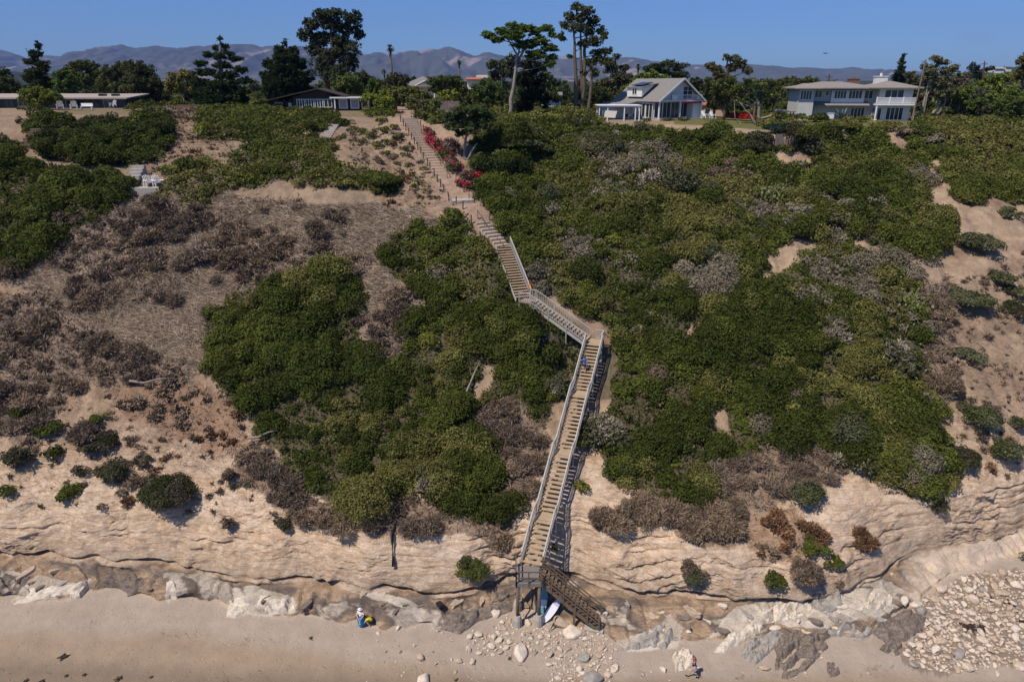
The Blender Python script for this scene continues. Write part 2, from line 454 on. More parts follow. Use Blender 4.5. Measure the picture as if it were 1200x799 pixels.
zone('dark', [(237,372),(270,350),(330,335),(400,322),(432,335),(420,380),(430,420),(472,430),(480,380),(505,350),(475,330),(447,312),(445,295),(480,270),(530,252),(560,250),(580,285),(600,320),(620,345),(622,365),(655,372),(680,395),(668,430),(648,500),(638,520),(600,468),(560,478),(562,520),(580,565),(612,585),(600,622),(560,612),(520,585),(480,578),(440,605),(400,598),(350,560),(310,510),(265,465),(240,440)])
zone('light', [(548,152),(640,153),(690,148),(690,160),(640,185),(600,200),(568,214),(556,192)], [(560,212),(600,192),(640,172),(690,150),(740,152),(800,155),(870,160),(930,170),(1000,152),(1085,156),(1090,235),(1125,270),(1085,300),(1060,315),(1075,340),(1086,380),(1085,430),(1100,500),(1140,545),(1090,590),(1040,565),(1000,542),(950,524),(880,530),(830,560),(820,580),(770,600),(745,572),(715,560),(700,520),(703,470),(712,408),(720,392),(690,375),(660,352),(637,338),(612,306),(594,280),(572,245)])
zone('clipped', [(1086,150),(1130,147),(1200,150),(1200,240),(1132,236),(1100,200)])
zone('olive', [(178,238),(200,205),(240,192),(290,170),(340,158),(378,166),(398,190),(430,200),(466,215),(462,232),(425,222),(380,220),(330,215),(280,222),(235,236)],
     [(232,166),(236,132),(330,130),(400,134),(385,150),(340,160),(290,166)])
zone('hedge', [(30,150),(50,146),(120,145),(196,146),(205,156),(204,170),(190,188),(150,196),(110,197),(70,190),(46,182),(33,160)], warp=.35)
zone('garden', [(545,118),(640,112),(702,112),(702,146),(650,149),(604,152),(560,150)], [(840,122),(928,122),(928,150),(884,148),(884,139),(840,137)], [(1072,128),(1210,128),(1210,149),(1075,147)], [(150,108),(330,108),(330,133),(240,133),(236,126),(150,126)], [(425,118),(458,118),(462,137),(430,136)], hi=11.6, lo=10.5, warp=.3)
zone('wrack', [(0,786),(120,776),(260,788),(420,780),(430,786),(260,796),(120,784),(0,794)], [(100,728),(220,742),(330,752),(330,757),(210,748),(100,734)], [(420,792),(600,778),(720,790),(720,796),(600,786),(420,799)], [(700,788),(860,792),(1060,788),(1060,794),(860,799),(700,795)], lo=-.95, hi=-.04)
zone('tufts', [(0,455),(110,455),(240,450),(300,510),(380,600),(0,600)], [(1095,340),(1200,300),(1200,560),(1120,560),(1110,470)], [(440,190),(520,190),(535,250),(450,245)], [(188,130),(238,130),(238,166),(300,168),(292,186),(205,212),(170,236),(140,214),(196,188)], [(385,160),(470,150),(500,190),(430,195)], lo=3.9, hi=11.2)
# bare windows inside the thicket
zone('bare_soil', [(880,334),(898,302),(932,284),(960,286),(930,310),(905,338)], [(896,178),(942,178),(950,205),(915,212)], [(1002,280),(1042,294),(1034,312),(1004,300)], [(1052,292),(1080,300),(1078,322),(1058,318)], [(1024,153),(1060,156),(1072,172),(1050,178)],
     [(802,388),(820,372),(832,380),(826,396),(810,410)], [(836,480),(850,478),(856,512),(846,516)], [(566,428),(584,428),(572,460),(556,484),(546,478)], [(800,495),(812,495),(812,515),(802,515)], warp=.5)
STAIRW = np.full(D.shape, 99.)
for a, b in [(B0, T0), (T0, PATH[0])] + list(zip(PATH[:-1], PATH[1:])):
    STAIRW = np.minimum(STAIRW, seg_dist(X, D, a, b)[0])
cls[(STAIRW < .8) | ((STAIRW < 1.15) & (D < 61.5)) | ((STAIRW < 1.6) & (D > 73))] = 0
_dl = seg_dist(X, D, T0, PATH[0])[0]; _side = (PATH[0].x - T0.x) * (D - T0.y) - (PATH[0].y - T0.y) * (X - T0.x)
cls[(_dl < 2.3) & (_side > 0) & (X < T0.x - .5) & (X > PATH[0].x - 1)] = len(NAMES)
COVER['understory'] = len(NAMES); NAMES.append('understory')
LITTER_SHADE = ((STAIRW < 2.6) & (D > 58) & (D < 73))  # litter ground where the shade below the linking flight is painted in
rid = (Seg > 3.3) & (STAIRW < 2.6) & (PX > 610) & (PY > 398) & (fbm(X / 2, D / 2, s=88) > .0)
cls[rid] = 0

# ------------------------------------------------------------------ colours of the ground (kinds of soil, rock and sand, some painted shade)
def C(*c): return np.array(c, float)
n1 = fbm(X / 5, D / 5, Z / 5, s=91)[..., None]; n2 = fbm(X / 1.2, D / 1.2, Z / 1.2, s=92)[..., None]
sm = lambda a, lo, hi: np.clip((a - lo) / (hi - lo), 0, 1)
soil = C(.365, .26, .175) * (1 - sm(n1, -.1, .4)) + C(.27, .18, .125) * sm(n1, -.1, .4)
soil = soil * (1 + n2 * .38)
clf = C(.61, .47, .35) * (1 - sm(n1, -.3, .4)) + C(.57, .455, .365) * sm(n1, -.3, .4)
clf = clf * (1 + n2 * .12)
w = sm(Seg, 4.1, 5.2)[..., None]
col = clf * (1 - w) + soil * w
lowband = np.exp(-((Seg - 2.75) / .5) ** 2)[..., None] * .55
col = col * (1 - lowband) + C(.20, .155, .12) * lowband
n3 = fbm(X / 2.6 + D * .3, D / 1.3, s=99, o=4)[..., None]
rockb = C(.33, .235, .16) * (1 - sm(n3, -.12, .1)) + C(.165, .132, .11) * sm(n3, -.12, .1)
rockb = rockb * (1 - sm(n3, .22, .3)) + C(.42, .36, .30) * sm(n3, .22, .3)
wr = (sm(Seg, -.02, .02) * sm(2.25 - Seg, 0, .15))[..., None]
# right of the shelf the recess gives way to sandy bank
wr = wr * sm(1090 - PX, 0, 40)[..., None]
col = col * (1 - wr) + rockb * wr
rockmask = wr[..., 0].copy()
sandd = C(.315, .232, .162); sandg = C(.36, .285, .225)
bl = sm(PY + 14 * fbm(X / 5, D / 3, s=95) - np.interp(PX, [0, 250, 450, 600, 760, 1000, 1200], [735, 742, 770, 790, 790, 790, 800]), -7, 9)[..., None]
sand = sandg * (1 - bl) + sandd * bl
wet = sm(PY + 10 * fbm(X / 7, D / 4, s=96) - np.interp(PX, [0, 300, 700, 1200], [768, 782, 797, 803]), -8, 14)[..., None]
sand = sand * (1 - .30 * wet)
sand = sand * (1 + n2 * .08)
ws = sm(-Seg, -.03, .03)[..., None]
col = col * (1 - ws) + sand * ws
whiteR = np.zeros(D.shape)
for P_ in [[(0,668),(38,672),(10,684),(0,686)],[(15,705),(28,690),(42,672),(95,684),(92,692),(60,697)],[(190,700),(205,672),(198,705)],[(262,720),(272,690),(295,684),(310,690),(345,700),(350,718),(322,722)],
           [(400,690),(440,694),(480,702),(497,715),(490,726),(474,712),(440,703)],[(860,712),(900,700),(960,692),(1040,690),(1060,712),(1030,722),(960,735),(900,730),(850,742),(830,750),(845,730)],
           [(725,752),(760,742),(785,720),(800,735),(795,758),(740,766)],[(720,715),(735,720),(742,735),(728,730)]]:
    whiteR = np.maximum(whiteR, inpoly(PX + (WX - PX) * .45, PY + (WY - PY) * .4, P_) * (Seg < 2.2) * 1.0)
whiteR *= (Seg > -.15)
rockmask = np.maximum(rockmask, whiteR)
vein = sm(fbm(X / 1.5, D / .9, Z, s=97, o=4), .02, -.25)
wv = (whiteR * (1 - .45 * vein))[..., None]
col = col * (1 - wv) + C(.55, .47, .385) * wv
# leaf litter, straw, lawn, swept path earth, road-side earth on the plateau, painted shade
def tint(m, c, f=1.0):
    global col
    m = (m * f)[..., None]; col = col * (1 - m) + c * m
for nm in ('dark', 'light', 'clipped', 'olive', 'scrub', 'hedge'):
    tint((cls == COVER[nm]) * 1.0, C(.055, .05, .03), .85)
tint((cls == COVER['brush']) * 1.0, C(.25, .18, .135), .85)
tint((cls == COVER['straw']) * 1.0, C(.33, .25, .185), .85)
tint((cls == COVER['rust']) * 1.0, C(.23, .13, .08), .6)
tint(((D > 72) & (Seg > 6) & (Seg < 11.2)) * sm(2.6 - STAIRW, 0, .8), C(.40, .27, .19), .8)
lawn = (Seg > 10.93) & (Seg < 11.45)
tint(lawn * 1.0, C(.12, .125, .035), .9)
tint(((Seg >= 11.45)) * 1.0, C(.085, .08, .04), .9)
tint(inpoly(WX, WY, [(1062,722),(1082,702),(1100,690),(1120,678),(1150,672),(1230,668),(1230,775),(1165,780),(1110,788),(1068,778),(1058,760),(1078,745)]) * (Seg < 0), C(.21, .155, .115), .85)  # darker sand and dirt, with the shade between cobbles painted in
tint(((PX < 440) & (cls != COVER['straw'])) * sm(Seg, 8.6, 9.4) * sm(11.5 - Seg, 0, .2), C(.245, .172, .115), .6)
tint(LITTER_SHADE * 1.0, C(.10, .085, .055), .75)  # dark litter tone doubling as painted shade under the flight
tint(lawn * inpoly(PX, PY, [(450,100),(540,100),(560,160),(455,160)]), C(.36, .24, .17))
tint(lawn * (inpoly(PX, PY, [(0,126),(66,128),(66,140),(0,140)]) | inpoly(PX, PY, [(690,138),(790,138),(790,150),(690,150)])), C(.33, .23, .15), .8)
tint((cls == COVER['garden']) * 1.0, C(.06, .055, .03), .85)
col = np.clip(col, .01, .9)
idx = np.arange(NR * NC).reshape(NR, NC)
quads = np.stack([idx[:-1, :-1], idx[:-1, 1:], idx[1:, 1:], idx[1:, :-1]], -1).reshape(-1, 4)
V = np.stack([X, D, Z], -1).reshape(-1, 3)
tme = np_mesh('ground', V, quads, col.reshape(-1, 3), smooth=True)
ma = tme.color_attributes.new('Mask', 'FLOAT_COLOR', 'POINT')
mk = np.ones((NR * NC, 4), np.float32)
mk[:, 0] = (rockmask * (1 - .75 * whiteR)).ravel(); mk[:, 1] = (np.clip((Seg - 1.9) / .3, 0, 1) * np.clip((5.4 - Seg) / .8, 0, 1)).ravel(); mk[:, 2] = ws.ravel()
ma.data.foreach_set('color', mk.ravel())

def ground_material():
    m, nt, b = nmat('ground_earth_rock_sand')
    L = nt.links.new
    at = nt.nodes.new('ShaderNodeAttribute'); at.attribute_name = 'Col'
    am = nt.nodes.new('ShaderNodeAttribute'); am.attribute_name = 'Mask'
    sp = nt.nodes.new('ShaderNodeSeparateColor'); L(am.outputs['Color'], sp.inputs[0])
    tc = nt.nodes.new('ShaderNodeTexCoord'); co = tc.outputs['Object']
    na = N(nt, 'ShaderNodeTexNoise', Scale=1.1, Detail=9.0, Roughness=.7); L(co, na.inputs['Vector'])
    nb = N(nt, 'ShaderNodeTexNoise', Scale=7.0, Detail=8.0, Roughness=.75); L(co, nb.inputs['Vector'])
    c = mixc(nt, at.outputs['Color'], ramp(nt, na.outputs['Fac'], [(.3, .72), (.7, 1.25)]), 1.0, 'MULTIPLY')
    fine = ramp(nt, nb.outputs['Fac'], [(.3, .72), (.68, 1.22)])
    c = mixc(nt, c, mixc(nt, c, fine, 1.0, 'MULTIPLY'), .8)
    c2 = mixc(nt, at.outputs['Color'], ramp(nt, nb.outputs['Fac'], [(.25, .9), (.75, 1.08)]), 1.0, 'MULTIPLY')
    c2 = mixc(nt, c2, ramp(nt, na.outputs['Fac'], [(.3, .9), (.7, 1.08)]), 1.0, 'MULTIPLY')
    vs = N(nt, 'ShaderNodeTexVoronoi', Scale=2.2); L(co, vs.inputs['Vector'])
    spk = ramp(nt, vs.outputs['Distance'], [(.05, .62), (.11, 1.0)])
    c2 = mixc(nt, c2, mixc(nt, c2, spk, 1.0, 'MULTIPLY'), .55)
    c = mixc(nt, c, c2, sp.outputs[2])
    # beds in the sandstone
    mp = nt.nodes.new('ShaderNodeMapping'); mp.inputs['Scale'].default_value = (.16, .3, 1.7); L(co, mp.inputs[0])
    ns = N(nt, 'ShaderNodeTexNoise', Scale=1.6, Detail=7.0, Roughness=.62, Distortion=.6); L(mp.outputs[0], ns.inputs['Vector'])
    beds = ramp(nt, ns.outputs['Fac'], [(.28, (.50, .42, .34)), (.37, (.95, .88, .80)), (.47, (1.15, 1.13, 1.10)), (.53, (.80, .67, .54)), (.58, (1.12, 1.08, 1.04)), (.66, (.92, .84, .74)), (.76, (.66, .57, .48))])
    c = mixc(nt, c, mixc(nt, c, beds, 1.0, 'MULTIPLY'), sp.outputs[1])
    vr = N(nt, 'ShaderNodeTexVoronoi', Scale=2.6); vr.feature = 'DISTANCE_TO_EDGE'
    mv = nt.nodes.new('ShaderNodeMapping'); mv.inputs['Scale'].default_value = (.6, .6, 1.5); L(co, mv.inputs[0])
    wn = N(nt, 'ShaderNodeTexNoise', Scale=1.7, Detail=3.0); L(mv.outputs[0], wn.inputs['Vector'])
    wa = nt.nodes.new('ShaderNodeVectorMath'); wa.operation = 'MULTIPLY_ADD'; L(wn.outputs['Color'], wa.inputs[0]); wa.inputs[1].default_value = (1.4, 1.4, 1.0); L(mv.outputs[0], wa.inputs[2]); L(wa.outputs[0], vr.inputs['Vector'])
    crack = ramp(nt, vr.outputs['Distance'], [(0.0, .86), (.03, 1.0)])
    fm_ = nt.nodes.new('ShaderNodeMath'); fm_.operation = 'MULTIPLY'; fm_.inputs[1].default_value = .75; L(sp.outputs[1], fm_.inputs[0])
    c = mixc(nt, c, mixc(nt, c, crack, 1.0, 'MULTIPLY'), fm_.outputs[0])
    # swirled bands in the shelf rock
    mq = nt.nodes.new('ShaderNodeMapping'); mq.inputs['Scale'].default_value = (.35, .75, 1.2); mq.inputs['Rotation'].default_value = (0, 0, .5); L(co, mq.inputs[0])
    nw = N(nt, 'ShaderNodeTexNoise', Scale=1.0, Detail=6.0, Roughness=.6, Distortion=1.5); L(mq.outputs[0], nw.inputs['Vector'])
    sw_ = ramp(nt, nw.outputs['Fac'], [(.30, (.62, .58, .55)), (.42, (1.0, .95, .9)), (.47, (1.55, 1.48, 1.4)), (.5, (1.0, .94, .88)), (.58, (.76, .71, .68)), (.64, (1.15, 1.08, 1.0)), (.74, (.8, .75, .7))])
    hm = nt.nodes.new('ShaderNodeMath'); hm.operation = 'MULTIPLY'; hm.inputs[1].default_value = .62; L(sp.outputs[0], hm.inputs[0])
    c = mixc(nt, c, mixc(nt, c, sw_, 1.0, 'MULTIPLY'), hm.outputs[0])
    L(c, b.inputs['Base Color'])
    b.inputs['Roughness'].default_value = .92; b.inputs['Specular IOR Level'].default_value = .12
    ad = nt.nodes.new('ShaderNodeMath'); ad.operation = 'ADD'; L(na.outputs['Fac'], ad.inputs[0]); L(nb.outputs['Fac'], ad.inputs[1])
    st_ = nt.nodes.new('ShaderNodeMath'); st_.operation = 'MULTIPLY_ADD'; L(sp.outputs[2], st_.inputs[0]); st_.inputs[1].default_value = -.4; st_.inputs[2].default_value = .8
    ck = nt.nodes.new('ShaderNodeMath'); ck.operation = 'MULTIPLY_ADD'; L(crack, ck.inputs[0]); L(sp.outputs[1], ck.inputs[1]); L(ad.outputs[0], ck.inputs[2])
    bp = N(nt, 'ShaderNodeBump', Distance=.22); L(st_.outputs[0], bp.inputs['Strength']); 
    vf = N(nt, 'ShaderNodeTexVoronoi', Scale=1.9); L(co, vf.inputs['Vector'])
    ft = ramp(nt, vf.outputs['Distance'], [(.08, 0.0), (.2, 1.0)]); fs_ = nt.nodes.new('ShaderNodeMath'); fs_.operation = 'MULTIPLY'; L(ft, fs_.inputs[0]); L(sp.outputs[2], fs_.inputs[1])
    hh = nt.nodes.new('ShaderNodeMath'); hh.operation = 'MULTIPLY_ADD'; L(fs_.outputs[0], hh.inputs[0]); hh.inputs[1].default_value = .8; L(ck.outputs[0], hh.inputs[2]); L(hh.outputs[0], bp.inputs['Height'])
    L(bp.outputs[0], b.inputs['Normal'])
    return m
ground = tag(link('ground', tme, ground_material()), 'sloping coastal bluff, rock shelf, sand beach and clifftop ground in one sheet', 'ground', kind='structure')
bpy.context.view_layer.update()

# which terrain point shows at each photo pixel (nearest first): a lookup table
BW, BH = 1400, 860
_ok = (DEP > 1) & (PX > -95) & (PX < BW - 105) & (PY > 20) & (PY < BH + 15)
_ii = np.where(_ok.ravel())[0]
_ii = _ii[np.argsort(-DEP.ravel()[_ii])]
BUF = np.full((BH, BW), -1, np.int64)
BUF[(PY.ravel()[_ii] - 20).astype(int).clip(0, BH - 1), (PX.ravel()[_ii] + 100).astype(int).clip(0, BW - 1)] = _ii
def hit(px, py):
    j, i = int(py - 20), int(px + 100)
    for r in (0, 1, 2, 4, 7, 12):
        j0, i0 = max(j - r, 0), max(i - r, 0)
        w_ = BUF[j0:j + r + 1, i0:i + r + 1]
        c = w_[w_ >= 0]
        if len(c):
            k = c[np.argmin((PX.ravel()[c] - px - .0) ** 2 + (PY.ravel()[c] - py) ** 2)]
            p = at_d(px, py, V[k, 1]); return Vector((p.x, p.y, V[k, 2]))
    return at_z(px, py, 33)

def gz(x, y):
    ok, p, n, i = ground.ray_cast(Vector((x, y, 300)), Vector((0, 0, -1)))
    return p.z if ok else 33.0

# ------------------------------------------------------------------ foliage built from leaf-sized faces
def diamonds(P_, T, B_):
    """four-point leaves: centre, half-length vector, half-width vector"""
    n = len(P_)
    V = np.empty((n, 4, 3), np.float32)
    V[:, 0] = P_ - T; V[:, 1] = P_ + B_; V[:, 2] = P_ + T; V[:, 3] = P_ - B_
    return V.reshape(-1, 3)

def unit(a): return a / np.maximum(np.linalg.norm(a, axis=-1, keepdims=True), 1e-9)

def leaves(P_, Nn, L, aspect, jit=.6, T=None):
    n = len(P_)
    Nn = unit(Nn + RNG.normal(0, jit, (n, 3)))
    if T is None:
        T = unit(np.cross(Nn, RNG.normal(0, 1, (n, 3))))
    B_ = unit(np.cross(Nn, T))
    L = np.asarray(L).reshape(-1, 1)
    return diamonds(P_, T * L / 2, B_ * L / 2 / aspect)

def leaf_object(name, V, colr, mat, parent=None):
    n = len(V) // 4
    f = np.arange(4 * n).reshape(-1, 4)
    return link(name, np_mesh(name, V, f, np.repeat(colr, 4, 0)), mat, parent)

dxx = np.zeros(D.shape); A1 = np.stack([X, D, Z], -1)
e1 = A1[:-1, 1:] - A1[:-1, :-1]; e2 = A1[1:, :-1] - A1[:-1, :-1]
AREA = np.zeros(D.shape); AREA[:-1, :-1] = np.linalg.norm(np.cross(e1, e2), axis=-1)
AREA[(Seg >= 11.7)] = 0

def pick(mask, dens):
    w_ = (AREA * mask * dens).ravel(); tot = w_.sum()
    n = RNG.poisson(tot)
    if n == 0: return np.zeros((0, 3)), np.zeros(0, int)
    i = RNG.choice(w_.size, n, p=w_ / tot)
    return V[i] + RNG.normal(0, .1, (n, 3)), i

def domes(cent, rad, hf, pal, kleaf, lsize=.0031, aspect=1.7, stick=0.0, jit=.7, var=.25, spots=None):
    """leafy mounds: every centre becomes an uneven dome of leaves; returns verts and colours"""
    vs, cs = [], []
    dep = project(cent[:, 0], cent[:, 1], cent[:, 2])[2]
    L = np.maximum(lsize * dep, .1)
    cnt = np.maximum((kleaf * rad ** 2 * (.27 / L) ** 2).astype(int), 12)
    own = np.repeat(np.arange(len(cent)), cnt); n = len(own)
    u = unit(RNG.normal(0, 1, (n, 3)) + np.array([0, -.15, .35])); u[:, 2] = np.where(u[:, 2] < -.15, -u[:, 2], u[:, 2])
    off = RNG.uniform(0, 100, (len(cent), 1))
    lump = 1 + .34 * fbm(u[:, 0] * 2.2 + off[own, 0], u[:, 1] * 2.2, u[:, 2] * 2.2, s=5, o=3)
    r = rad[own] * lump * (1 - .42 * RNG.random(n) ** 2.2)
    P_ = cent[own] + u * r[:, None] * np.stack([np.ones(n), np.ones(n), np.ones(n) * hf], 1)
    c = pal[own] * (1 + RNG.normal(0, var, (n, 1))) * (1 + .15 * fbm(P_[:, 0] / .7, P_[:, 1] / .7, P_[:, 2] / .7, s=6, o=2))[:, None]
    if stick:
        T = unit(u + RNG.normal(0, .55, (n, 3)))
        v = leaves(P_, u, L[own] * 2.4 * RNG.uniform(.6, 1.4, n), aspect, jit, T=T)
    else:
        v = leaves(P_, u + np.array([0, 0, .3]), L[own] * RNG.uniform(.6, 1.4, n), aspect, jit)
    return v, np.clip(c, .004, .9)

def palette(cent, cols, wts, s, scale=5.0, sharp=.35):
    """colour of each shrub: kinds gather in patches"""
    k = len(cols); sc_ = np.stack([fbm(cent[:, 0] / scale, cent[:, 1] / scale, cent[:, 2] / scale, s=s + 31 * j, o=3) + math.log(wts[j]) * sharp + RNG.normal(0, .12, len(cent)) for j in range(k)], 1)
    return np.array(cols)[sc_.argmax(1)] * RNG.uniform(.78, 1.22, (len(cent), 1))

GD, GM, GO, GB = (.064, .077, .015), (.100, .114, .022), (.165, .155, .045), (.195, .20, .036)
GS, BR, BP, RU = (.23, .195, .135), (.23, .165, .112), (.165, .120, .088), (.17, .092, .05)
def thicket(name, label, cat, zn, dens, rr, hf, cols, wts, s, kleaf=300, stick=0, aspect=1.7, lift=.15, mat='leaf', kind='stuff', sub=None, scale=5.0, var=.25, floor=22):
    m = (cls == COVER[zn]) * 1.0
    if sub is not None: m = m * sub
    P_, i = pick(m, dens)
    rad = RNG.uniform(rr[0], rr[1], len(P_)) * np.clip(.8 + 1.1 * fbm(P_[:, 0] / 4, P_[:, 1] / 4, s=s + 3) + RNG.normal(0, .12, len(P_)), .4, 1.7)
    rad = np.minimum(rad, np.maximum(.35, (STAIRW.ravel()[i] - .75) * .95))
    P_[:, 2] += lift * rad
    v, c = domes(P_, rad, hf, palette(P_, cols, wts, s, scale), kleaf, stick=stick, aspect=aspect, var=var)
    if floor:
        Q, i = pick(m, floor); n = len(Q); dq = project(Q[:, 0], Q[:, 1], Q[:, 2])[2]
        Q[:, 2] += RNG.uniform(.1, .75, n); up_ = np.tile(np.array([0, -.35, .6]), (n, 1))
        fv = leaves(Q, up_, .0040 * dq * RNG.uniform(.7, 1.5, n), 1.6, .6) if not stick else leaves(Q, up_, .008 * dq * RNG.uniform(.6, 1.4, n), 6, .6)
        fc = palette(Q, cols, wts, s, scale) * RNG.uniform(.6, 1.2, (n, 1))
        v = np.concatenate([v, fv]); c = np.concatenate([c, fc])
    o = leaf_object(name, v, c, M[mat])
    return tag(o, label, cat, kind=kind)
# ------------------------------------------------------------------ masses of shrubbery that read as one cover
thicket('shrub_thicket', 'dense dark green shrub thicket left of the long wooden staircase', 'shrubbery', 'dark', .95, (.8, 1.55), .95,
        [GD, GM, GO, GS, GB], [6, 4, 2.2, .7, .7], 101, scale=7)
thicket('shrub_thicket', 'wide green shrub thicket with silvery tufts covering the slope below the white cottage', 'shrubbery', 'light', .95, (.8, 1.5), .9,
        [GD, GM, GO, GS, GB, BR], [3.6, 4.5, 3.6, 2.3, .9, .9], 103, scale=7)
thicket('clipped_thicket', 'smooth yellowish green shrub cover at the cliff edge right of the big house', 'shrubbery', 'clipped', 1.1, (.8, 1.2), .7,
        [GM, GO, (.10, .11, .02)], [3, 5, 3], 105)
thicket('low_shrubbery', 'low olive green shrub cover on the slope below the brown house', 'shrubbery', 'olive', .8, (.5, 1.1), .8,
        [GD, GM, GO], [4, 4, 2.5], 107)
thicket('scrub_thicket', 'dark scrub mixed with dry twigs in the shaded gully at the left edge', 'shrubbery', 'scrub', .9, (.8, 1.6), .9,
        [GD, GM, BP, GS], [7, 3, 1.5, .3], 109)
thicket('dry_brush', 'grey brown leafless brush covering the dry parts of the slope', 'dry brush', 'brush', .95, (.45, 1.2), .6,
        [BR, BP, (.23, .17, .125)], [4, 4, 2], 111, kleaf=420, stick=1, aspect=7, mat='dry')
thicket('rusty_groundcover', 'rust brown withered ground cover on the bare slope', 'ground cover', 'rust', 1.6, (.25, .6), .55,
        [RU, BR, (.22, .13, .07)], [3, 3, 2], 113, kleaf=200, mat='dry', stick=1, aspect=3, sub=np.clip(.65 + fbm(X / 1.5, D / 1.5, s=77) * 1.6, 0, 1), floor=12)
thicket('understory', 'low dark growth in the shade under the railed dogleg flight', 'shrubbery', 'understory', 2.2, (.25, .5), .8, [GD, GM, BP], [5, 3, 1], 145)
# mounds standing in the straw slope
thicket('dry_brush', 'dusky brown brush mounds scattered over the straw slope on the left', 'dry brush', 'straw', .55, (.4, 1.2), .75,
        [BP, BR, (.15, .11, .085)], [4, 3, 2], 115, kleaf=420, stick=1, aspect=7, mat='dry', sub=(fbm(X / 4, D / 4, s=79) > .16) * 1.0)
def straw(name, label, zn, dens, Lr, cols, sub=1.0):
    P_, i = pick((cls == COVER[zn]) * sub, dens)
    n = len(P_); dep = project(P_[:, 0], P_[:, 1], P_[:, 2])[2]
    a = fbm(P_[:, 0] / 5, P_[:, 1] / 5, s=201) * 3 + RNG.normal(0, .7, n)
    T = unit(np.stack([np.cos(a), -np.abs(np.sin(a)) * .7 , .35 * RNG.normal(0, 1, n) - .1], 1))
    L_ = RNG.uniform(Lr[0], Lr[1], n)
    P_[:, 2] += .06 + RNG.random(n) * .25
    Nn = unit(np.cross(T, RNG.normal(0, 1, (n, 3)) + np.array([0, 0, 0])))
    B_ = unit(np.cross(Nn, T))
    v = diamonds(P_, T * (L_ / 2)[:, None], B_ * (.00027 * dep)[:, None])
    c = np.array(cols)[RNG.integers(0, len(cols), n)] * RNG.uniform(.6, 1.4, (n, 1))
    return tag(leaf_object(name, v, c, M['dry']), label, 'dry grass', kind='stuff')
straw('dry_straw', 'pale straw and fallen stems matted over the left slope', 'straw', 120, (.4, 1.7), [(.36, .275, .20), (.31, .23, .165), (.26, .19, .135), (.42, .335, .25)])
straw('dry_twigs', 'loose pale twigs among the grey brush', 'brush', 5, (.4, 1.3), [(.35, .29, .24), (.24, .19, .16)])

straw('dry_tufts', 'sparse dry tufts and twigs on the bare soil', 'tufts', 14, (.2, .7), [(.30, .21, .14), (.20, .14, .10), (.40, .31, .22), (.15, .11, .08)])
thicket('dry_tufts', 'small withered brown tufts dotted over the bare soil', 'dry grass', 'tufts', .75, (.12, .45), .6, [BR, BP, RU, (.10, .095, .05)], [4, 3, 2, 1], 135, kleaf=260, stick=1, aspect=5, mat='dry', floor=0)
straw('beach_wrack', 'thin scatter of dark seaweed bits and twigs along the beach', 'wrack', 13, (.08, .4), [(.06, .04, .025), (.12, .08, .05), (.03, .022, .015)], sub=(fbm(X / 1.2, D / .6, s=231) > .05) * 1.0)
thicket('tall_shrubs', 'taller bushes of mixed greens standing up out of the right thicket', 'shrubbery', 'light', .03, (1.1, 1.7), .95, [GD, GM, GO, (.10, .105, .055), GB], [3, 3, 3, 2, 1.5], 141, floor=0, scale=3, lift=.35)
thicket('tall_shrubs', 'taller bushes of mixed greens standing up out of the left thicket', 'shrubbery', 'dark', .03, (1.1, 1.7), .95, [GD, GM, GO, GB], [4, 3, 2, 1], 143, floor=0, scale=3, lift=.35)
# ------------------------------------------------------------------ single shrubs
KIND = {}
def shrub(px, py, rx, ry, cols, label, name='shrub', cat='shrub', group=None, stick=0, hf=None, d=None, aspect=1.7, mat='leaf', dens=1.0, parts=True, sink=.25, k=None):
    """a shrub whose outline is about rx by ry photo pixels: a handful of lobes"""
    if d is None:
        base = hit(px, py + ry * .7)
    else:
        base = at_d(px, py + ry * .7, d); base.z = gz(base.x, d)
    s = (base.y * CP + (H - base.z) * SP) / F
    Rx, Rz = rx * s, ry * s
    k = k or int(np.clip(rx * ry / 16, 4, 20))
    cent = []
    for j in range(k):
        a = RNG.uniform(0, 2 * math.pi); q = math.sqrt(RNG.random()) * .78
        cent.append((base.x + math.cos(a) * q * Rx, base.y + math.sin(a) * q * min(Rx, 2.5), base.z + Rz * (.35 + .55 * (RNG.random() - .2) * (1 - q))))
    cent = np.array(cent)
    for c_ in cent: c_[2] = max(c_[2], gz(c_[0], c_[1]) + .12 * Rz)
    rad = RNG.uniform(.30, .56, k) * Rx
    cols = np.array(cols if hasattr(cols[0], '__len__') else [cols])
    pal = cols[RNG.integers(0, len(cols), k)] * RNG.uniform(.85, 1.15, (k, 1))
    v, c = domes(cent, rad, float(np.clip(Rz / Rx, .55, 1.5)) if hf is None else hf, pal, 300 * dens if not stick else 420 * dens, stick=stick, aspect=aspect if not stick else max(aspect, 6), var=.22)
    ms = M['dry'] if stick else M[mat]
    if parts and rx > 9:
        root = empty(name, base, 0, label, cat, group)
        o = leaf_object('foliage', v - np.tile(np.array(base), (len(v), 1)), c, ms, root)
        mb = MB()
        for j in range(min(k, 5)):
            t = Vector(cent[j]) - base
            mb.tube([(t.x * .2, t.y * .2, -.2), (t.x * .6, t.y * .6, t.z * .5), (t.x, t.y, t.z)], [.07, .05, .025], 5)
        mb.build('stem', M['bark'], root)
        return root
    return tag(leaf_object(name, v, c, ms), label, cat, group)

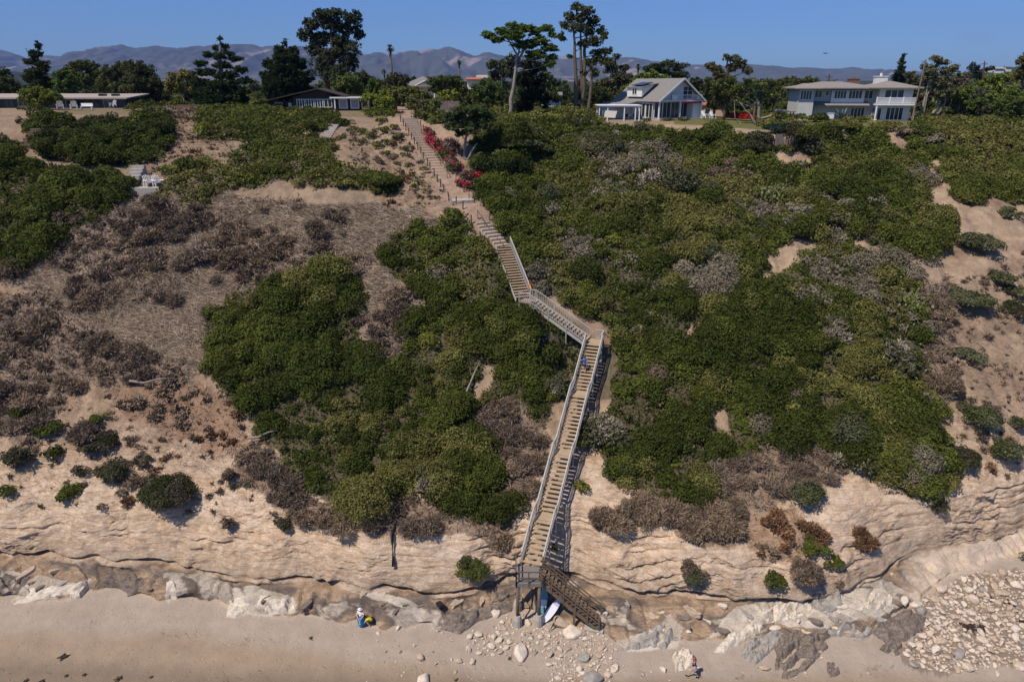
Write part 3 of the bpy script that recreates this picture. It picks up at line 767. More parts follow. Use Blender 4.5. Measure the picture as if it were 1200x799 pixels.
GREY = [(.135, .135, .07), (.10, .105, .05), (.085, .095, .035)]
DKB = [(.060, .066, .024), (.075, .075, .036), (.085, .07, .05)]
hedge = thicket('hedge', 'broad dark green hedge mass below the white lawn chairs', 'hedge', 'hedge', 1.9, (.65, 1.05), 1.1, [GD, (.05, .058, .016), GM], [6, 4, 1.5], 131, lift=.9, kind=None)
thicket('garden_shrubbery', 'mixed green garden shrubbery around the clifftop houses', 'shrubbery', 'garden', .45, (.45, 1.1), .9, [GD, GM, GO, GB], [3, 4, 3, 1.5], 133, floor=8, scale=4)
R_ = 'grey green shrubs on the bare right slope'
for px, py, rx, ry, cl_, lb in [
    (1140, 282, 24, 18, GREY, 'large grey green shrub on the right slope below the clipped cover'), (1187, 250, 14, 9, GREY, 'small grey green shrub at the right edge under the clipped cover'),
    (1132, 347, 25, 15, GREY, 'rounded grey green shrub alone on bare soil below the large right-slope shrub'), (1172, 322, 15, 17, GREY, 'dark grey green shrub between two others on the right slope'),
    (1188, 340, 14, 12, GREY, 'grey green shrub touching the right edge at mid slope'), (1190, 362, 16, 12, DKB, 'dusky shrub at the right edge below the grey green pair'),
    (1137, 418, 18, 12, [(.15, .15, .085)], 'pale yellowish shrub on the open right slope'), (1145, 484, 22, 18, GREY, 'grey green shrub on the steep right slope above the sandstone'),
    (1180, 520, 18, 24, GREY, 'tall grey green shrub at the right edge above the sandstone'), (1190, 492, 12, 14, GREY, 'small grey green shrub at the right edge beside a tall one'),
    (1128, 530, 18, 16, DKB, 'dusky shrub at the lower right end of the green thicket'), (944, 572, 20, 22, GREY, 'grey green shrub on the bluff face beside brown ground cover'),
    (1100, 590, 10, 14, DKB, 'dark shrub hanging at the right end of the brush'), (1200, 650, 8, 14, [GM], 'green shrub at the right edge above the cobbles'),
    (955, 640, 16, 12, [GM, GO], 'green shrub above the recess at the foot of the right bluff'), (975, 654, 13, 9, [GM], 'small green shrub right of another above the recess'), (905, 674, 13, 16, [GM, GREY[2]], 'green shrub alone on the sandstone above the rock shelf'),
    (812, 668, 15, 13, [GREY[1], BP], 'dusky grey shrub hanging on the sandstone right of the staircase'), (942, 665, 17, 24, [BP, BR], 'dark leafless shrub beside the green shrubs above the recess'),
    (1012, 632, 13, 18, [RU, (.17, .09, .05)], 'rust coloured shrub on the bare right sandstone'), (985, 682, 6, 8, [BR], 'small dry shrub on the lip of the right recess')]:
    shrub(px, py, rx, ry, cl_, lb, stick=1 if ('leafless' in lb or 'rust' in lb or 'dry shrub' in lb) else 0)
for px, py, rx, ry, cl_, lb in [
    (197, 572, 30, 24, DKB, 'large dark shrub on the left bluff face, half dry'), (84, 576, 15, 11, [GD, GM], 'dark green shrub low on the far left bluff face'), (8, 571, 12, 9, [GD], 'dark shrub at the left edge of the bluff face'),
    (60, 500, 16, 9, [GD, GM], 'small dark green shrub high on the left bare slope'), (62, 526, 11, 14, [GD, DKB[0]], 'narrow dark shrub below a small one on the left bare slope'), (120, 516, 20, 16, DKB, 'dark green and grey shrub in the middle of the left bare slope'),
    (134, 546, 18, 17, [BP, DKB[1]], 'purplish grey shrub below others on the left bare slope'), (100, 505, 18, 16, [BP], 'purple grey leafless shrub on the left bare slope'), (168, 536, 10, 14, [GD, BP], 'small dark shrub right of the purplish one'),
    (116, 486, 11, 9, [GM], 'little green shrub at the top of the left bare slope'), (24, 480, 12, 18, [GD], 'dark shrub in the cleft at the left edge'), (22, 530, 14, 24, DKB, 'dusky shrub column under the cleft at the left edge'),
    (268, 608, 8, 18, [BP], 'thin dark leafless shrub hanging on the left sandstone'), (221, 598, 5, 10, [BP], 'tiny dark leafless shrub on the brow of the left sandstone'), (332, 610, 12, 14, DKB, 'dark shrub at the brow of the left sandstone'),
    (270, 553, 10, 12, [BP], 'purple grey bush near the lower end of the left slope'), (150, 560, 6, 9, [BR], 'small dry bush beside the large dark shrub'), (553, 664, 18, 16, [GREY[2], GM], 'round grey green shrub alone on the sandstone left of the staircase'),
    (96, 548, 10, 12, [BR, DKB[0]], 'small half dry shrub on the pale left slope'), (85, 507, 7, 6, [GM], 'tiny green shrub beside the purple grey one')]:
    shrub(px, py, rx, ry, cl_, lb, stick=1 if 'leafless' in lb or 'dry bush' in lb else 0)
# by the path and below the houses
for px, py, rx, ry, cl_, lb in [
    (445, 208, 24, 15, [GD, GM], 'dark green shrub at the end of the olive cover by the path'), (404, 212, 12, 9, [GB, GO], 'bright green shrub at the edge of the olive cover'), (440, 216, 9, 6, [GB], 'bright green low shrub under the dark one by the path'),
    (274, 203, 14, 6, [GB], 'yellow green low shrub in the olive cover on the left'), (62, 116, 10, 8, [GO], 'yellowish shrub in front of the long house'),
    (240, 148, 11, 20, [GM, GB], 'upright green hedge at the end of the left lawn'), (275, 155, 12, 12, [GM, GO, GREY[0]], 'grey green shrub on the slope under the layered conifer'),
    (588, 190, 32, 22, [GD, (.02, .03, .01)], 'big dark green shrub in the hollow right of the leaning cypress'), (610, 165, 24, 13, [GM, GREY[1]], 'green shrub under the umbrella pine'), (562, 165, 14, 10, [GD, GM], 'dark shrub behind the leaning cypress'),
    (582, 228, 16, 15, [GM, GO], 'green shrub beside the platform of the earth path'), (650, 155, 12, 12, [GD], 'dark shrub left of the yellowish shrub mound'), (630, 172, 18, 14, [GREY[1], GM], 'grey green shrub below the rail on the upper slope'),
    (688, 166, 40, 28, [(.12, .12, .05), GO, (.15, .14, .075)], 'large yellowish shrub mound below the cottage terrace'), (664, 128, 14, 16, [GB, GO], 'bright olive shrub beside the tall eucalyptus trunks'),
    (760, 163, 26, 18, [GD, GM], 'dark green shrub on the edge below the cottage'), (833, 156, 22, 14, [GD, GM], 'dark green shrub at the edge of the cottage lawn'), (880, 168, 26, 16, [GD, DKB[1]], 'dusky green shrub below the crooked tree'),
    (940, 155, 20, 20, [(.07, .06, .03), GM], 'brownish green shrub above the retaining wall'), (985, 146, 24, 10, [GM, GO], 'clipped green hedge in front of the big house'), (1040, 146, 20, 8, [GO], 'low clipped hedge under the balcony of the big house'),
    (1066, 152, 16, 10, [BR, GREY[0]], 'grey half dry shrub at the right corner of the big house'), (1092, 162, 14, 14, [GS, GREY[0]], 'silvery grey shrub at the edge of the clipped cover'), (928, 122, 22, 13, [GD, GM], 'round green shrub at the left end of the big house'),
    (908, 148, 16, 10, [(.03, .05, .03)], 'dark blue green shrub above the retaining wall'), (960, 218, 20, 24, [GD], 'dark shrub below the bare scar on the upper right slope')]:
    shrub(px, py, rx, ry, cl_, lb)
# silvery dead-tipped shrubs in the thicket
for px, py, rx, ry, lb in [(705, 515, 34, 34, 'large silvery dry shrub right of the main staircase'), (920, 355, 26, 18, 'silvery shrub in the middle of the right thicket'), (1005, 550, 18, 16, 'grey leafless shrub at the foot of the right thicket'),
                           (515, 578, 24, 15, 'silvery dry shrub at the foot of the left thicket'), (980, 395, 18, 14, 'silvery shrub low in the right thicket'), (930, 205, 16, 18, 'grey dead shrub in the bare scar on the upper right slope'),
                           (1050, 432, 26, 9, 'pale flowering shrub near the right end of the thicket'), (655, 460, 14, 14, 'pale grey shrub left of the main staircase'), (780, 222, 30, 16, 'pale silvery shrub in the upper part of the right thicket')]:
    base = hit(px, py); s = (base.y * CP + (H - base.z) * SP) / F
    k = 10; cent = np.array([[base.x + RNG.normal(0, .42) * rx * s, base.y + RNG.normal(0, .3) * rx * s, 0] for _ in range(k)])
    for c_ in cent: c_[2] = gz(c_[0], c_[1]) + .75
    v, c = domes(cent, RNG.uniform(.4, .6, k) * rx * s, .9, np.array([(.30, .255, .19), (.21, .18, .125), (.10, .10, .05), (.07, .075, .022)])[RNG.integers(0, 4, k)], 150, stick=1, aspect=4, var=.3)
    tag(leaf_object('silver_shrub', v, c, M['dry']), lb, 'shrub')
# low shrubs along the earth path
spots = [(418,150,12,7),(434,158,11,7),(450,150,10,7),(455,165,9,7),(461,148,8,7),(467,160,8,7),(472,172,7,6),(476,181,7,7),(461,181,6,4),(464,192,6,4),(471,201,6,5),(482,205,5,4),(485,218,7,6),(493,212,7,6),(500,222,6,5),(492,230,6,5),(507,230,6,4),(480,193,5,4),(440,170,11,6),(425,165,9,6),(452,178,8,5),(497,198,7,5),(400,160,8,5),(446,141,9,6),(410,141,8,5)]
for j, (px, py, rx, ry) in enumerate(spots):
    shrub(px, py, rx, ry, [GM, GREY[1], GO], 'small rounded green shrub planted on the bare earth left of the path', name='low_shrub', group='low shrubs left of the earth path', parts=False)
# bougainvillea along the path
for j, (px, py, rx, ry, lb) in enumerate([(501, 150, 5, 10, 'red bougainvillea spilling over the top of the earth path'), (508, 163, 8, 10, 'red bougainvillea beside the upper posts of the earth path'), (519, 174, 11, 9, 'broad red bougainvillea beside the middle of the earth path'),
                                          (527, 186, 9, 10, 'red and grey bougainvillea left of the cypress trunk'), (545, 204, 8, 8, 'red bougainvillea at the foot of the cypress trunk'), (556, 202, 9, 7, 'red bougainvillea on the right of the cypress trunk'), (514, 168, 8, 9, 'red bougainvillea between the upper and the broad one along the path'), (534, 194, 9, 8, 'red bougainvillea in front of the cypress trunk'), (504, 157, 6, 9, 'red bougainvillea right of the uppermost path posts'), (523, 181, 9, 8, 'red bougainvillea between the broad one and the grey streaked one'), (539, 212, 7, 7, 'red bougainvillea at the right edge of the path above its platform'), (565, 207, 8, 6, 'red bougainvillea at the far right end of the row'), (549, 217, 7, 7, 'lowest red bougainvillea above the path platform')]):
    shrub(px, py, rx * 1.15, ry * 1.2, [(.50, .015, .05), (.38, .012, .035), (.46, .05, .09), (.16, .12, .08), (.08, .09, .03), (.07, .08, .025)], lb, name='bougainvillea', cat='bougainvillea', mat='petal', parts=False, k=16, dens=.55)
shrub(526, 168, 12, 12, [(.20, .13, .11), (.15, .10, .08)], 'grey bare bramble between the hedge and the bougainvillea', cat='shrub', stick=1)
shrub(868, 134, 14, 8, [(.50, .018, .012), (.38, .02, .012)], 'bright red flowering bush on the cottage lawn', name='flowering_bush', cat='flowering bush', d=122, mat='petal', parts=False, k=9)
shrub(800, 138, 10, 3, [(.34, .14, .38), (.1, .12, .03)], 'purple flower bed along the cottage porch', name='flower_bed', cat='flower bed', d=117, mat='petal', parts=False, k=8, hf=.4)
shrub(758, 136, 6, 4, [GM], 'small round shrub by the cottage porch step', d=115.5, parts=False)
shrub(782, 138, 7, 2, [GM, (.3, .12, .05)], 'low flower edging in front of the cottage porch', name='flower_bed', cat='flower bed', d=116, parts=False, hf=.5, k=14)
shrub(1022, 138, 7, 5, [(.28, .22, .03), GB], 'yellow flowering shrub below the balcony', d=120, parts=False, name='flowering_bush', cat='flowering bush')
for px, py, rx, ry, cl_, lb in [(948, 134, 17, 10, [GD, GM], 'dark green shrub against the left wall of the big house'), (968, 139, 14, 6, [GM, GO], 'low green shrub between the white box and the dark wall shrub'), (1005, 139, 13, 5, [GO, GM], 'trimmed green shrub below the agave'), (612, 138, 16, 7, [GB, GO], 'yellow green hedge at the foot of the umbrella pine'), (640, 134, 18, 6, [GB, GM], 'yellow green hedge behind the green slope shrubs'), (655, 146, 14, 9, [GM, GREY[1]], 'grey green shrub right of the umbrella pine foot'), (590, 140, 14, 9, [GREY[0], GM], 'grey green shrub left of the umbrella pine trunk'), (575, 134, 12, 9, [GM, GB], 'green shrub beside the feathery tree'), (468, 136, 7, 6, [GD], 'small dark shrub at the top of the earth path'),
    (250, 126, 10, 4, [GREY[0], GM], 'low grey green garden shrub under the layered conifer'), (160, 125, 12, 5, [GM, GD], 'low round shrub at the end of the long low house'), (185, 126, 11, 4, [GM, GREY[0]], 'low grey green garden shrub on the left lawn'), (32, 126, 11, 5, [GREY[0], BP], 'dusky garden shrub left of the yellow green bushes')]:
    shrub(px, py, rx, ry, cl_, lb, d=117 if px > 300 else 124)
shrub(592, 548, 8, 6, [(.30, .22, .02), GO], 'yellow flowering patch in the dry brush left of the staircase', parts=False, name='flowering_bush', cat='flowering bush')
shrub(793, 543, 9, 4, [(.28, .22, .02), GB], 'yellow flowering patch in the right thicket', parts=False, name='flowering_bush', cat='flowering bush')
shrub(680, 566, 11, 12, [GB, GO], 'bright green shrub right of the lower staircase', parts=False)
shrub(652, 640, 6, 8, [GD], 'dark little shrub in the shade right of the staircase', parts=False)

def spiky(px, py, rx, ry, col, label, name, cat, n=60, d=None, wid=.12):
    base = hit(px, py + ry * .6) if d is None else at_d(px, py + ry, d)
    if d is not None: base.z = gz(base.x, base.y)
    s = (base.y * CP + (H - base.z) * SP) / F; mb = MB(); Lr = rx * s
    for j in range(n):
        a = RNG.uniform(0, 2 * math.pi); e = RNG.uniform(.15, 1.35); l = Lr * RNG.uniform(.75, 1.15)
        dv = Vector((math.cos(a) * math.cos(e), math.sin(a) * math.cos(e), math.sin(e)))
        sd_ = Vector((-math.sin(a), math.cos(a), 0)) * wid
        p1 = dv * l * .55; p2 = dv * l + Vector((0, 0, -.12 * l * math.cos(e)))
        upv = dv.cross(sd_).normalized() * wid * .5
        mb.add([-sd_ * .6, sd_ * .6, p1 + sd_, p1 - sd_, p2, p1 - upv], [(0, 1, 2, 5), (0, 5, 3), (3, 5, 4), (5, 2, 4)])
    o = mb.build(name, paint(name + '_leaf', col, .3, 2, .6), None, fix=False); o.location = base + Vector((0, 0, .1))
    return tag(o, label, cat)
spiky(986, 130, 15, 8, (.15, .19, .17), 'large blue grey agave in front of the big house', 'agave', 'agave', 40, d=121, wid=.16)
spiky(735, 152, 14, 15, (.08, .11, .03), 'spiky green yucca clump below the cottage terrace', 'yucca', 'yucca', 120, wid=.14)
# prickly pears: stacked pads
def cactus(px, py, n, spread, label):
    base = hit(px, py); s = (base.y * CP + (H - base.z) * SP) / F; root = empty('prickly_pear', base, 0, label, 'cactus')
    for nm, col, k in (('pad', (.13, .15, .035), n), ('dry_pad', (.21, .18, .12), n // 3)):
        vs, fs = [], []
        mb = MB()
        for j in range(k):
            c_ = Vector((RNG.normal(0, .5) * spread * s, RNG.normal(0, .35) * spread * s, 0)); c_.z = gz(base.x + c_.x, base.y + c_.y) - base.z + RNG.uniform(.9, 2.0)
            nrm = Vector(RNG.normal(0, 1, 3)); nrm.z *= .4; nrm.normalize(); t = nrm.cross(Vector((0, 0, 1))).normalized(); u = nrm.cross(t); r = RNG.uniform(.11, .2)
            ring = [c_ + t * math.cos(a) * r * .75 + u * math.sin(a) * r for a in np.linspace(0, 2 * math.pi, 9)[:-1]]
            mb.prism(ring, nrm * -.03, nrm * .03)
        o = mb.build(nm, paint(nm + '_skin', col, .25, 3, .6), root); o['kind'] = 'stuff'
cactus(1066, 368, 90, 22, 'yellow green prickly pear low on the right side of the thicket')
cactus(906, 240, 110, 22, 'tall yellow green prickly pear in the upper right thicket')
# pale dead branches lying about
for j, (px, py, a, l, lb) in enumerate([(640, 165, .2, 2.0, 'pale fallen trunk under the umbrella pine'), (668, 195, .8, 2.2, 'pale dead branches below the yellowish shrub mound'), (552, 452, 1.1, 4.2, 'bleached root ridge slanting through the left thicket'), (180, 453, .15, 4, 'long pale dead stem lying on the left slope'),
                                        (310, 515, .4, 2.5, 'pale dead stem in the brush below the left thicket'), (840, 135, -.9, 0, '')]):
    if not lb: continue
    b_ = hit(px, py); mb = MB()
    for q in range(5 if j == 1 else 1):
        aa = a + q * .5 - (1 if j == 1 else 0); dv = Vector((math.cos(aa), .2 * math.sin(aa * 3), math.sin(aa))) * l
        pts = []
        for f in (-.5, -.2, .15, .5):
            p = b_ + Vector((dv.x, abs(dv.z) * .9 * (1 if f > 0 else 1) * f * 2 * .5 * (1 if dv.z > 0 else -1), 0)) * 0 + Vector((dv.x * f, dv.z * f * 1.2, 0)); p.z = gz(p.x, p.y) + .55 + .1 * math.sin(f * 9 + q); pts.append(p)
        mb.tube(pts, [.10, .12, .08, .03], 6)
    tag(mb.build('dead_branch', M['palebark'], None, True), lb, 'dead branch')

# ------------------------------------------------------------------ trees
def crown(root, base, blobs, d, cols, style, dens=1.0, lsize=None):
    s = scale_at(d); vs, cs = [], []
    cols = np.array(cols if hasattr(cols[0], '__len__') else [cols]) * np.array([1.3, 1.38, 1.15])
    Lf = lsize or s * 2.0
    for bl in blobs:
        bx, by, rx, ry = bl[:4]
        if style == 'umbrella': rx, ry = rx * 1.15, ry * 1.25
        dd = d + (bl[4] if len(bl) > 4 else RNG.uniform(-.5, .5) * min(rx * s, 3))
        c0 = np.array(at_d(bx, by, dd)) - np.array(base)
        Rx, Rz = rx * s, ry * s; Ry = Rx * .9
        flat = style in ('pine', 'umbrella')
        # small clumps filling the lobe, most of them near its skin
        rc = max(min(Rx, Rz) * (.29 if not flat else .45), s * 1.8)
        k = int(np.clip(2.9 * (Rx * Ry * Rz) ** (2 / 3) / rc ** 2, 5, 150))
        u = unit(RNG.normal(0, 1, (k, 3))); q = RNG.random(k) ** .45
        ctr = c0 + u * q[:, None] * np.array([Rx, Ry, Rz]) * .92
        n = np.maximum((dens * 20 * (rc / Lf) ** 2 * RNG.uniform(.6, 1.3, k)).astype(int), 6)
        own = np.repeat(np.arange(k), n); m = len(own)
        w = unit(RNG.normal(0, 1, (m, 3)) + (np.array([0, 0, .25])))
        rr = rc * (1 - .55 * RNG.random(m) ** 2 + .9 * (RNG.random(m) < .16) * RNG.random(m)) * RNG.uniform(.75, 1.25, k)[own]
        sq = np.array([1.25, 1.25, .55]) if flat else np.array([1, 1, .9])
        P_ = ctr[own] + w * rr[:, None] * sq
        cc = cols[RNG.integers(0, len(cols), k)][own] * RNG.uniform(.72, 1.3, k)[own][:, None] * (1 + RNG.normal(0, .2, (m, 1)))
        if style == 'conifer':
            out = unit((P_ - c0) * np.array([1, 1, .15]) + RNG.normal(0, .25, (m, 3))); out[:, 2] += .35; out = unit(out)
            v = leaves(P_, w, np.full(m, Lf * 2.0), 3.2, .5, T=unit(out + RNG.normal(0, .35, (m, 3))))
        elif style == 'wispy':
            v = leaves(P_, w, Lf * 1.5 * RNG.uniform(.6, 1.4, m), 3.5, .8)
        else:
            v = leaves(P_, w + np.array([0, 0, .35]), Lf * RNG.uniform(.7, 1.5, m), 1.5 if not flat else 2.0, .55)
        vs.append(v); cs.append(np.clip(cc, .004, .9))
    return leaf_object('crown', np.concatenate(vs), np.concatenate(cs), M['leaf'], root)

def tree(name, label, d, blobs, cols, style='leafy', trunks=None, group=None, bark='bark', dens=1.0, r0=.28, cat='tree', lsize=None):
    b = np.array([bl[:4] for bl in blobs], float)
    if trunks is None:
        mx = float(np.average(b[:, 0], weights=b[:, 2] * b[:, 3])); ty = float(b[:, 1].min() + 2)
        trunks = [[(mx, None, r0), (mx + RNG.uniform(-1.5, 1.5), (b[:, 1].max() + ty) / 2, r0 * .7), (mx, ty, r0 * .25)]]
    x0 = at_d(trunks[0][0][0], 120, d)
    base = Vector((x0.x, d, gz(x0.x, d)))
    root = empty(name, base, 0, label, cat, group)
    mb = MB()
    for tr in trunks:
        pts, rad = [], []
        for (px, py, r) in tr:
            if py is None:
                p = at_d(px, 120, d); p.z = gz(p.x, d) - .3
            else: p = at_d(px, py, d)
            pts.append(p - base); rad.append(r)
        # limbs follow a slightly wandering line
        P2, R2 = [], []
        for i in range(len(pts) - 1):
            for f in (0, .33, .66):
                q = pts[i].lerp(pts[i + 1], f)
                if i + f > 0: q = q + Vector(RNG.normal(0, .06, 3))
                P2.append(q); R2.append(rad[i] * (1 - f) + rad[i + 1] * f)
        P2.append(pts[-1]); R2.append(rad[-1])
        mb.tube(P2, R2, 7)
    # limbs out to the lobes
    top = trunks[0]
    for bl in blobs[:: max(1, len(blobs) // 7)]:
        c_ = at_d(bl[0], bl[1], d) - base
        q = mb.v; tp = at_d(top[-1][0], top[-1][1] if top[-1][1] is not None else 110, d) - base
        bp_ = at_d(top[0][0], 120, d) - base; bp_.z = 0
        f = np.clip((c_.z - 1.2) / max(tp.z, 1), .25, .95)
        st_ = bp_.lerp(tp, float(f))
        mb.tube([st_, st_.lerp(c_, .5) + Vector((0, 0, -.15)), c_], [r0 * .35, r0 * .25, r0 * .1], 5)
    mb.build('trunk', M[bark], root, True)
    crown(root, base, blobs, d, cols, style, dens, lsize)
    return root

DK = [(.036, .042, .016), (.045, .052, .018)]; MD = [(.058, .066, .022), (.068, .074, .026)]; OL = [(.075, .075, .032), (.06, .064, .026)]
BRT = [(.12, .15, .03), (.10, .125, .025)]; YG = [(.19, .20, .03), (.14, .16, .028)]; BRN = [(.095, .075, .035), (.07, .065, .03)]; PALE = [(.14, .135, .08), (.11, .105, .06)]
tree('conifer', 'dark pointed conifer left of the long low house', 150, [(45,54,4,5),(41,63,8,5),(37,72,8,5),(51,76,9,5),(44,84,13,6),(38,92,13,6),(52,96,13,6),(45,104,16,6)], DK, 'conifer')
tree('dark_tree', 'dark round tree cut by the left edge of the photo', 152, [(2,88,11,10),(10,100,14,10),(-2,105,14,10)], DK)
tree('round_tree', 'bright green round tree above the long house roof', 148, [(70,92,9,9),(82,94,9,10),(76,86,8,5),(76,104,13,8)], [(.075,.10,.02),(.06,.085,.02)])
tree('broad_tree', 'grey green broad tree behind the bright round one', 156, [(95,77,12,6),(85,82,10,8),(108,78,9,8),(100,92,18,14),(117,94,10,12)], MD)
tree('broad_tree', 'large olive brown tree over the right end of the long house', 146, [(132,86,13,10),(145,80,14,8),(128,98,14,12),(150,94,14,14),(140,106,18,10)], OL)
tree('broad_tree', 'large dark tree right of the olive brown one', 143, [(160,78,11,7),(172,84,12,9),(166,96,18,14),(180,102,11,14),(170,114,20,10)], [(.05,.05,.022),(.042,.046,.02)])
tree('round_tree', 'yellow green rounded bush tree in front of the long house', 126, [(30,112,10,8),(42,106,10,6),(55,112,12,9),(66,116,8,8),(48,118,18,7)], [(.13,.135,.025),(.09,.10,.022)])
tree('yellow_tree', 'yellowish tree with a pale trunk left of the layered conifer', 142, [(205,92,9,8),(218,88,10,7),(200,102,8,7),(224,98,8,9),(212,102,9,8)], [(.16,.125,.03),(.12,.11,.03),(.08,.085,.025)], trunks=[[(216,None,.22),(215,110,.18),(212,92,.08)]], bark='palebark')
tree('round_tree', 'olive tree half hidden by the layered conifer', 150, [(228,100,12,13),(236,112,12,10),(192,112,9,8)], OL)
tree('layered_conifer', 'tall dark conifer with upswept layered branches', 128, [(258,47,2.2,5),(252,57,4,3.5),(263,56,4,4),(268,63,6,3),(243,64,7,3),(257,67,9,4),(276,70,8,3),(236,75,9,3),(262,77,13,4),(282,82,9,4),(240,85,14,4),(265,89,16,5),(286,95,10,4),(235,97,12,5),(258,100,20,5),(280,107,16,5),(240,109,16,5),(262,115,26,5),(284,117,9,4),(245,121,17,4)], [(.028,.042,.018),(.036,.052,.02)], 'conifer', r0=.4)
tree('dark_pine', 'broad dark pine beside the brown house', 133, [(334,50,2.2,6),(328,59,8,5),(343,60,8,5),(335,68,16,6),(318,75,11,6),(350,76,12,7),(334,82,24,7),(314,90,11,7),(356,91,12,7),(335,96,28,8),(318,106,14,7),(353,106,15,7),(336,112,26,7)], [(.024,.034,.015),(.03,.042,.018)], 'conifer', trunks=[[(345,None,.55),(342,100,.4),(335,52,.1)]])
tree('eucalyptus', 'tallest dark eucalyptus behind the brown house', 152, [(376,17,12,6),(392,16,12,6),(412,20,13,7),(366,28,12,7),(385,28,16,9),(405,32,14,9),(420,38,8,10),(359,42,10,8),(378,45,16,10),(400,48,16,11),(414,58,10,11),(368,58,12,9),(388,64,18,11),(408,74,12,11),(375,78,14,11),(393,88,18,12)], [(.05,.055,.028),(.062,.062,.032),(.04,.045,.022)], trunks=[[(392,None,.7),(392,85,.5),(386,20,.12)],[(395,None,.5),(402,70,.35),(412,25,.1)],[(388,None,.5),(376,60,.35),(365,35,.1)]])
tree('round_tree', 'light green dome shaped tree behind the brown house', 139, [(398,98,10,8),(410,95,12,8),(405,104,18,8),(420,104,8,7)], [(.10,.115,.035),(.085,.10,.03)])
tree('dark_tree', 'dark spreading tree between the brown house and the olive tree', 146, [(425,92,9,9),(422,104,10,10),(434,98,7,9)], DK)
tree('dark_tree', 'mid green tree behind the yellow green bushes', 142, [(440,100,9,8),(436,108,12,8)], [(.06,.085,.02),(.05,.07,.02)])
tree('round_tree', 'bright yellow green bush tree by the top of the earth path', 121, [(452,112,9,7),(447,121,9,9),(456,120,7,9)], YG)
tree('round_tree', 'yellow green low tree right of the brown house', 125, [(436,113,10,5),(428,116,8,5)], YG)
tree('broad_tree', 'olive brown tree over the top of the earth path', 134, [(460,91,9,6),(470,95,11,8),(455,101,11,9),(470,107,9,9),(464,115,9,7)], [(.065,.06,.03),(.055,.055,.028)])
tree('tall_hedge', 'long tall hedge sloping down along the earth path', 106, [(466,109,8,8,3),(474,111,9,11,2.5),(482,113,9,13,2),(490,117,9,15,1.5),(498,121,9,17,1),(505,126,9,18,.5),(512,132,8,18,0),(517,142,6,14,-1),(486,124,9,14,2),(494,132,9,15,1),(503,140,9,14,-.5),(510,146,8,10,-1)], [(.13, .125, .05), (.10, .105, .03), (.115, .11, .04)], cat='hedge', r0=.1, dens=1.8)
tree('round_tree', 'bright green feathery tree above the cypress', 131, [(560,105,10,9),(572,99,10,7),(582,106,10,9),(565,115,14,9),(583,118,10,9)], [(.085,.11,.028),(.07,.095,.025)])
tree('broad_tree', 'green tree left of the wooden fence behind the hedge', 146, [(508,97,10,6),(520,93,12,6),(533,96,11,7),(515,105,14,8),(540,104,9,9)], [(.07,.08,.022),(.055,.068,.02)])
tree('yellow_shrub_tree', 'lime yellow feathery shrub over the wooden fence', 124, [(516,112,6,4),(523,108,5,3),(532,109,4,5),(524,115,8,4)], YG, r0=.08)
tree('dark_tree', 'dusky tree behind the feathery tree', 150, [(584,76,9,7),(594,84,11,9),(580,88,9,9),(575,76,6,6),(600,72,10,8)], [(.045,.05,.024),(.055,.058,.028)])
tree('umbrella_pine', 'flat topped umbrella pine with a bare grey trunk', 118, [(572,41,8,3.5),(582,47,8,3),(590,37,10,4),(602,31,11,3.5),(616,33,10,4),(604,42,14,4.5),(626,37,9,4),(640,34,8,4),(648,42,5,3.5),(632,48,12,4.5),(615,53,14,4.5),(643,57,10,4),(628,64,12,4.5),(647,68,6,3.5),(645,75,7,3)], [(.075, .10, .022), (.09, .12, .025), (.05, .07, .02)], 'umbrella', dens=1.9, trunks=[[(598,None,.36),(599,118,.33),(603,92,.27),(606,68,.2),(611,48,.1)],[(606,70,.22),(618,55,.16),(634,42,.08)],[(607,66,.18),(597,48,.12),(585,40,.06)]], bark='palebark')
tree('dark_tree', 'very dark tree massed behind the umbrella pine trunk', 124, [(620,78,12,9),(632,80,9,8),(615,92,14,11),(630,98,12,12),(622,112,16,10),(612,125,16,8),(640,118,8,10)], [(.016,.022,.011),(.02,.026,.012)])
tree('round_tree', 'mid green tree between the umbrella pine and the eucalyptus', 134, [(640,92,8,10),(638,106,10,12),(648,112,10,10)], [(.06,.075,.022),(.05,.065,.02)])
tree('eucalyptus', 'tall eucalyptus with several bare brown trunks beside the cottage', 122, [(677,9,9,5),(688,13,9,6),(667,20,9,6),(681,21,11,6),(695,24,9,6),(662,29,6,5),(675,33,11,6),(690,35,11,7),(704,36,6,7),(658,43,6,6),(708,43,6,5),(697,49,10,6),(684,52,8,5),(667,67,4,2.2),(712,60,7,5),(700,64,10,6),(692,74,9,6),(706,72,6,5),(684,84,4,4),(697,85,6,6)], [(.06,.062,.026),(.085,.078,.032),(.05,.053,.024)], trunks=[[(676,None,.4),(675,105,.34),(674,65,.26),(672,25,.1)],[(680,None,.45),(684,105,.36),(685,60,.26),(692,22,.1)],[(682,115,.3),(681,70,.22),(680,18,.09)],[(685,90,.2),(696,75,.15),(710,60,.07)],[(688,None,.3),(693,100,.25),(694,78,.12)]], bark='bark', dens=.9)
tree('grey_tree', 'loose grey green tree between the eucalyptus and the cottage', 142, [(713,72,8,5),(722,66,5,4),(716,82,10,8),(732,80,6,5),(728,92,12,9),(712,97,12,10),(736,96,8,9),(722,108,16,9)], [(.075,.075,.04),(.06,.062,.034),(.12,.095,.05)])
tree('dark_tree', 'dark green tree left of the cottage pergola', 136, [(700,112,14,10),(715,118,14,9),(690,122,12,10),(732,116,8,9),(703,124,14,7)], DK)
tree('round_tree', 'smooth light green dome tree directly behind the cottage roof', 141, [(752,92,10,6),(764,89,11,6),(778,92,9,5),(742,100,10,8),(758,99,16,8),(735,108,9,7)], [(.115,.135,.026),(.10,.12,.024)], dens=1.3)
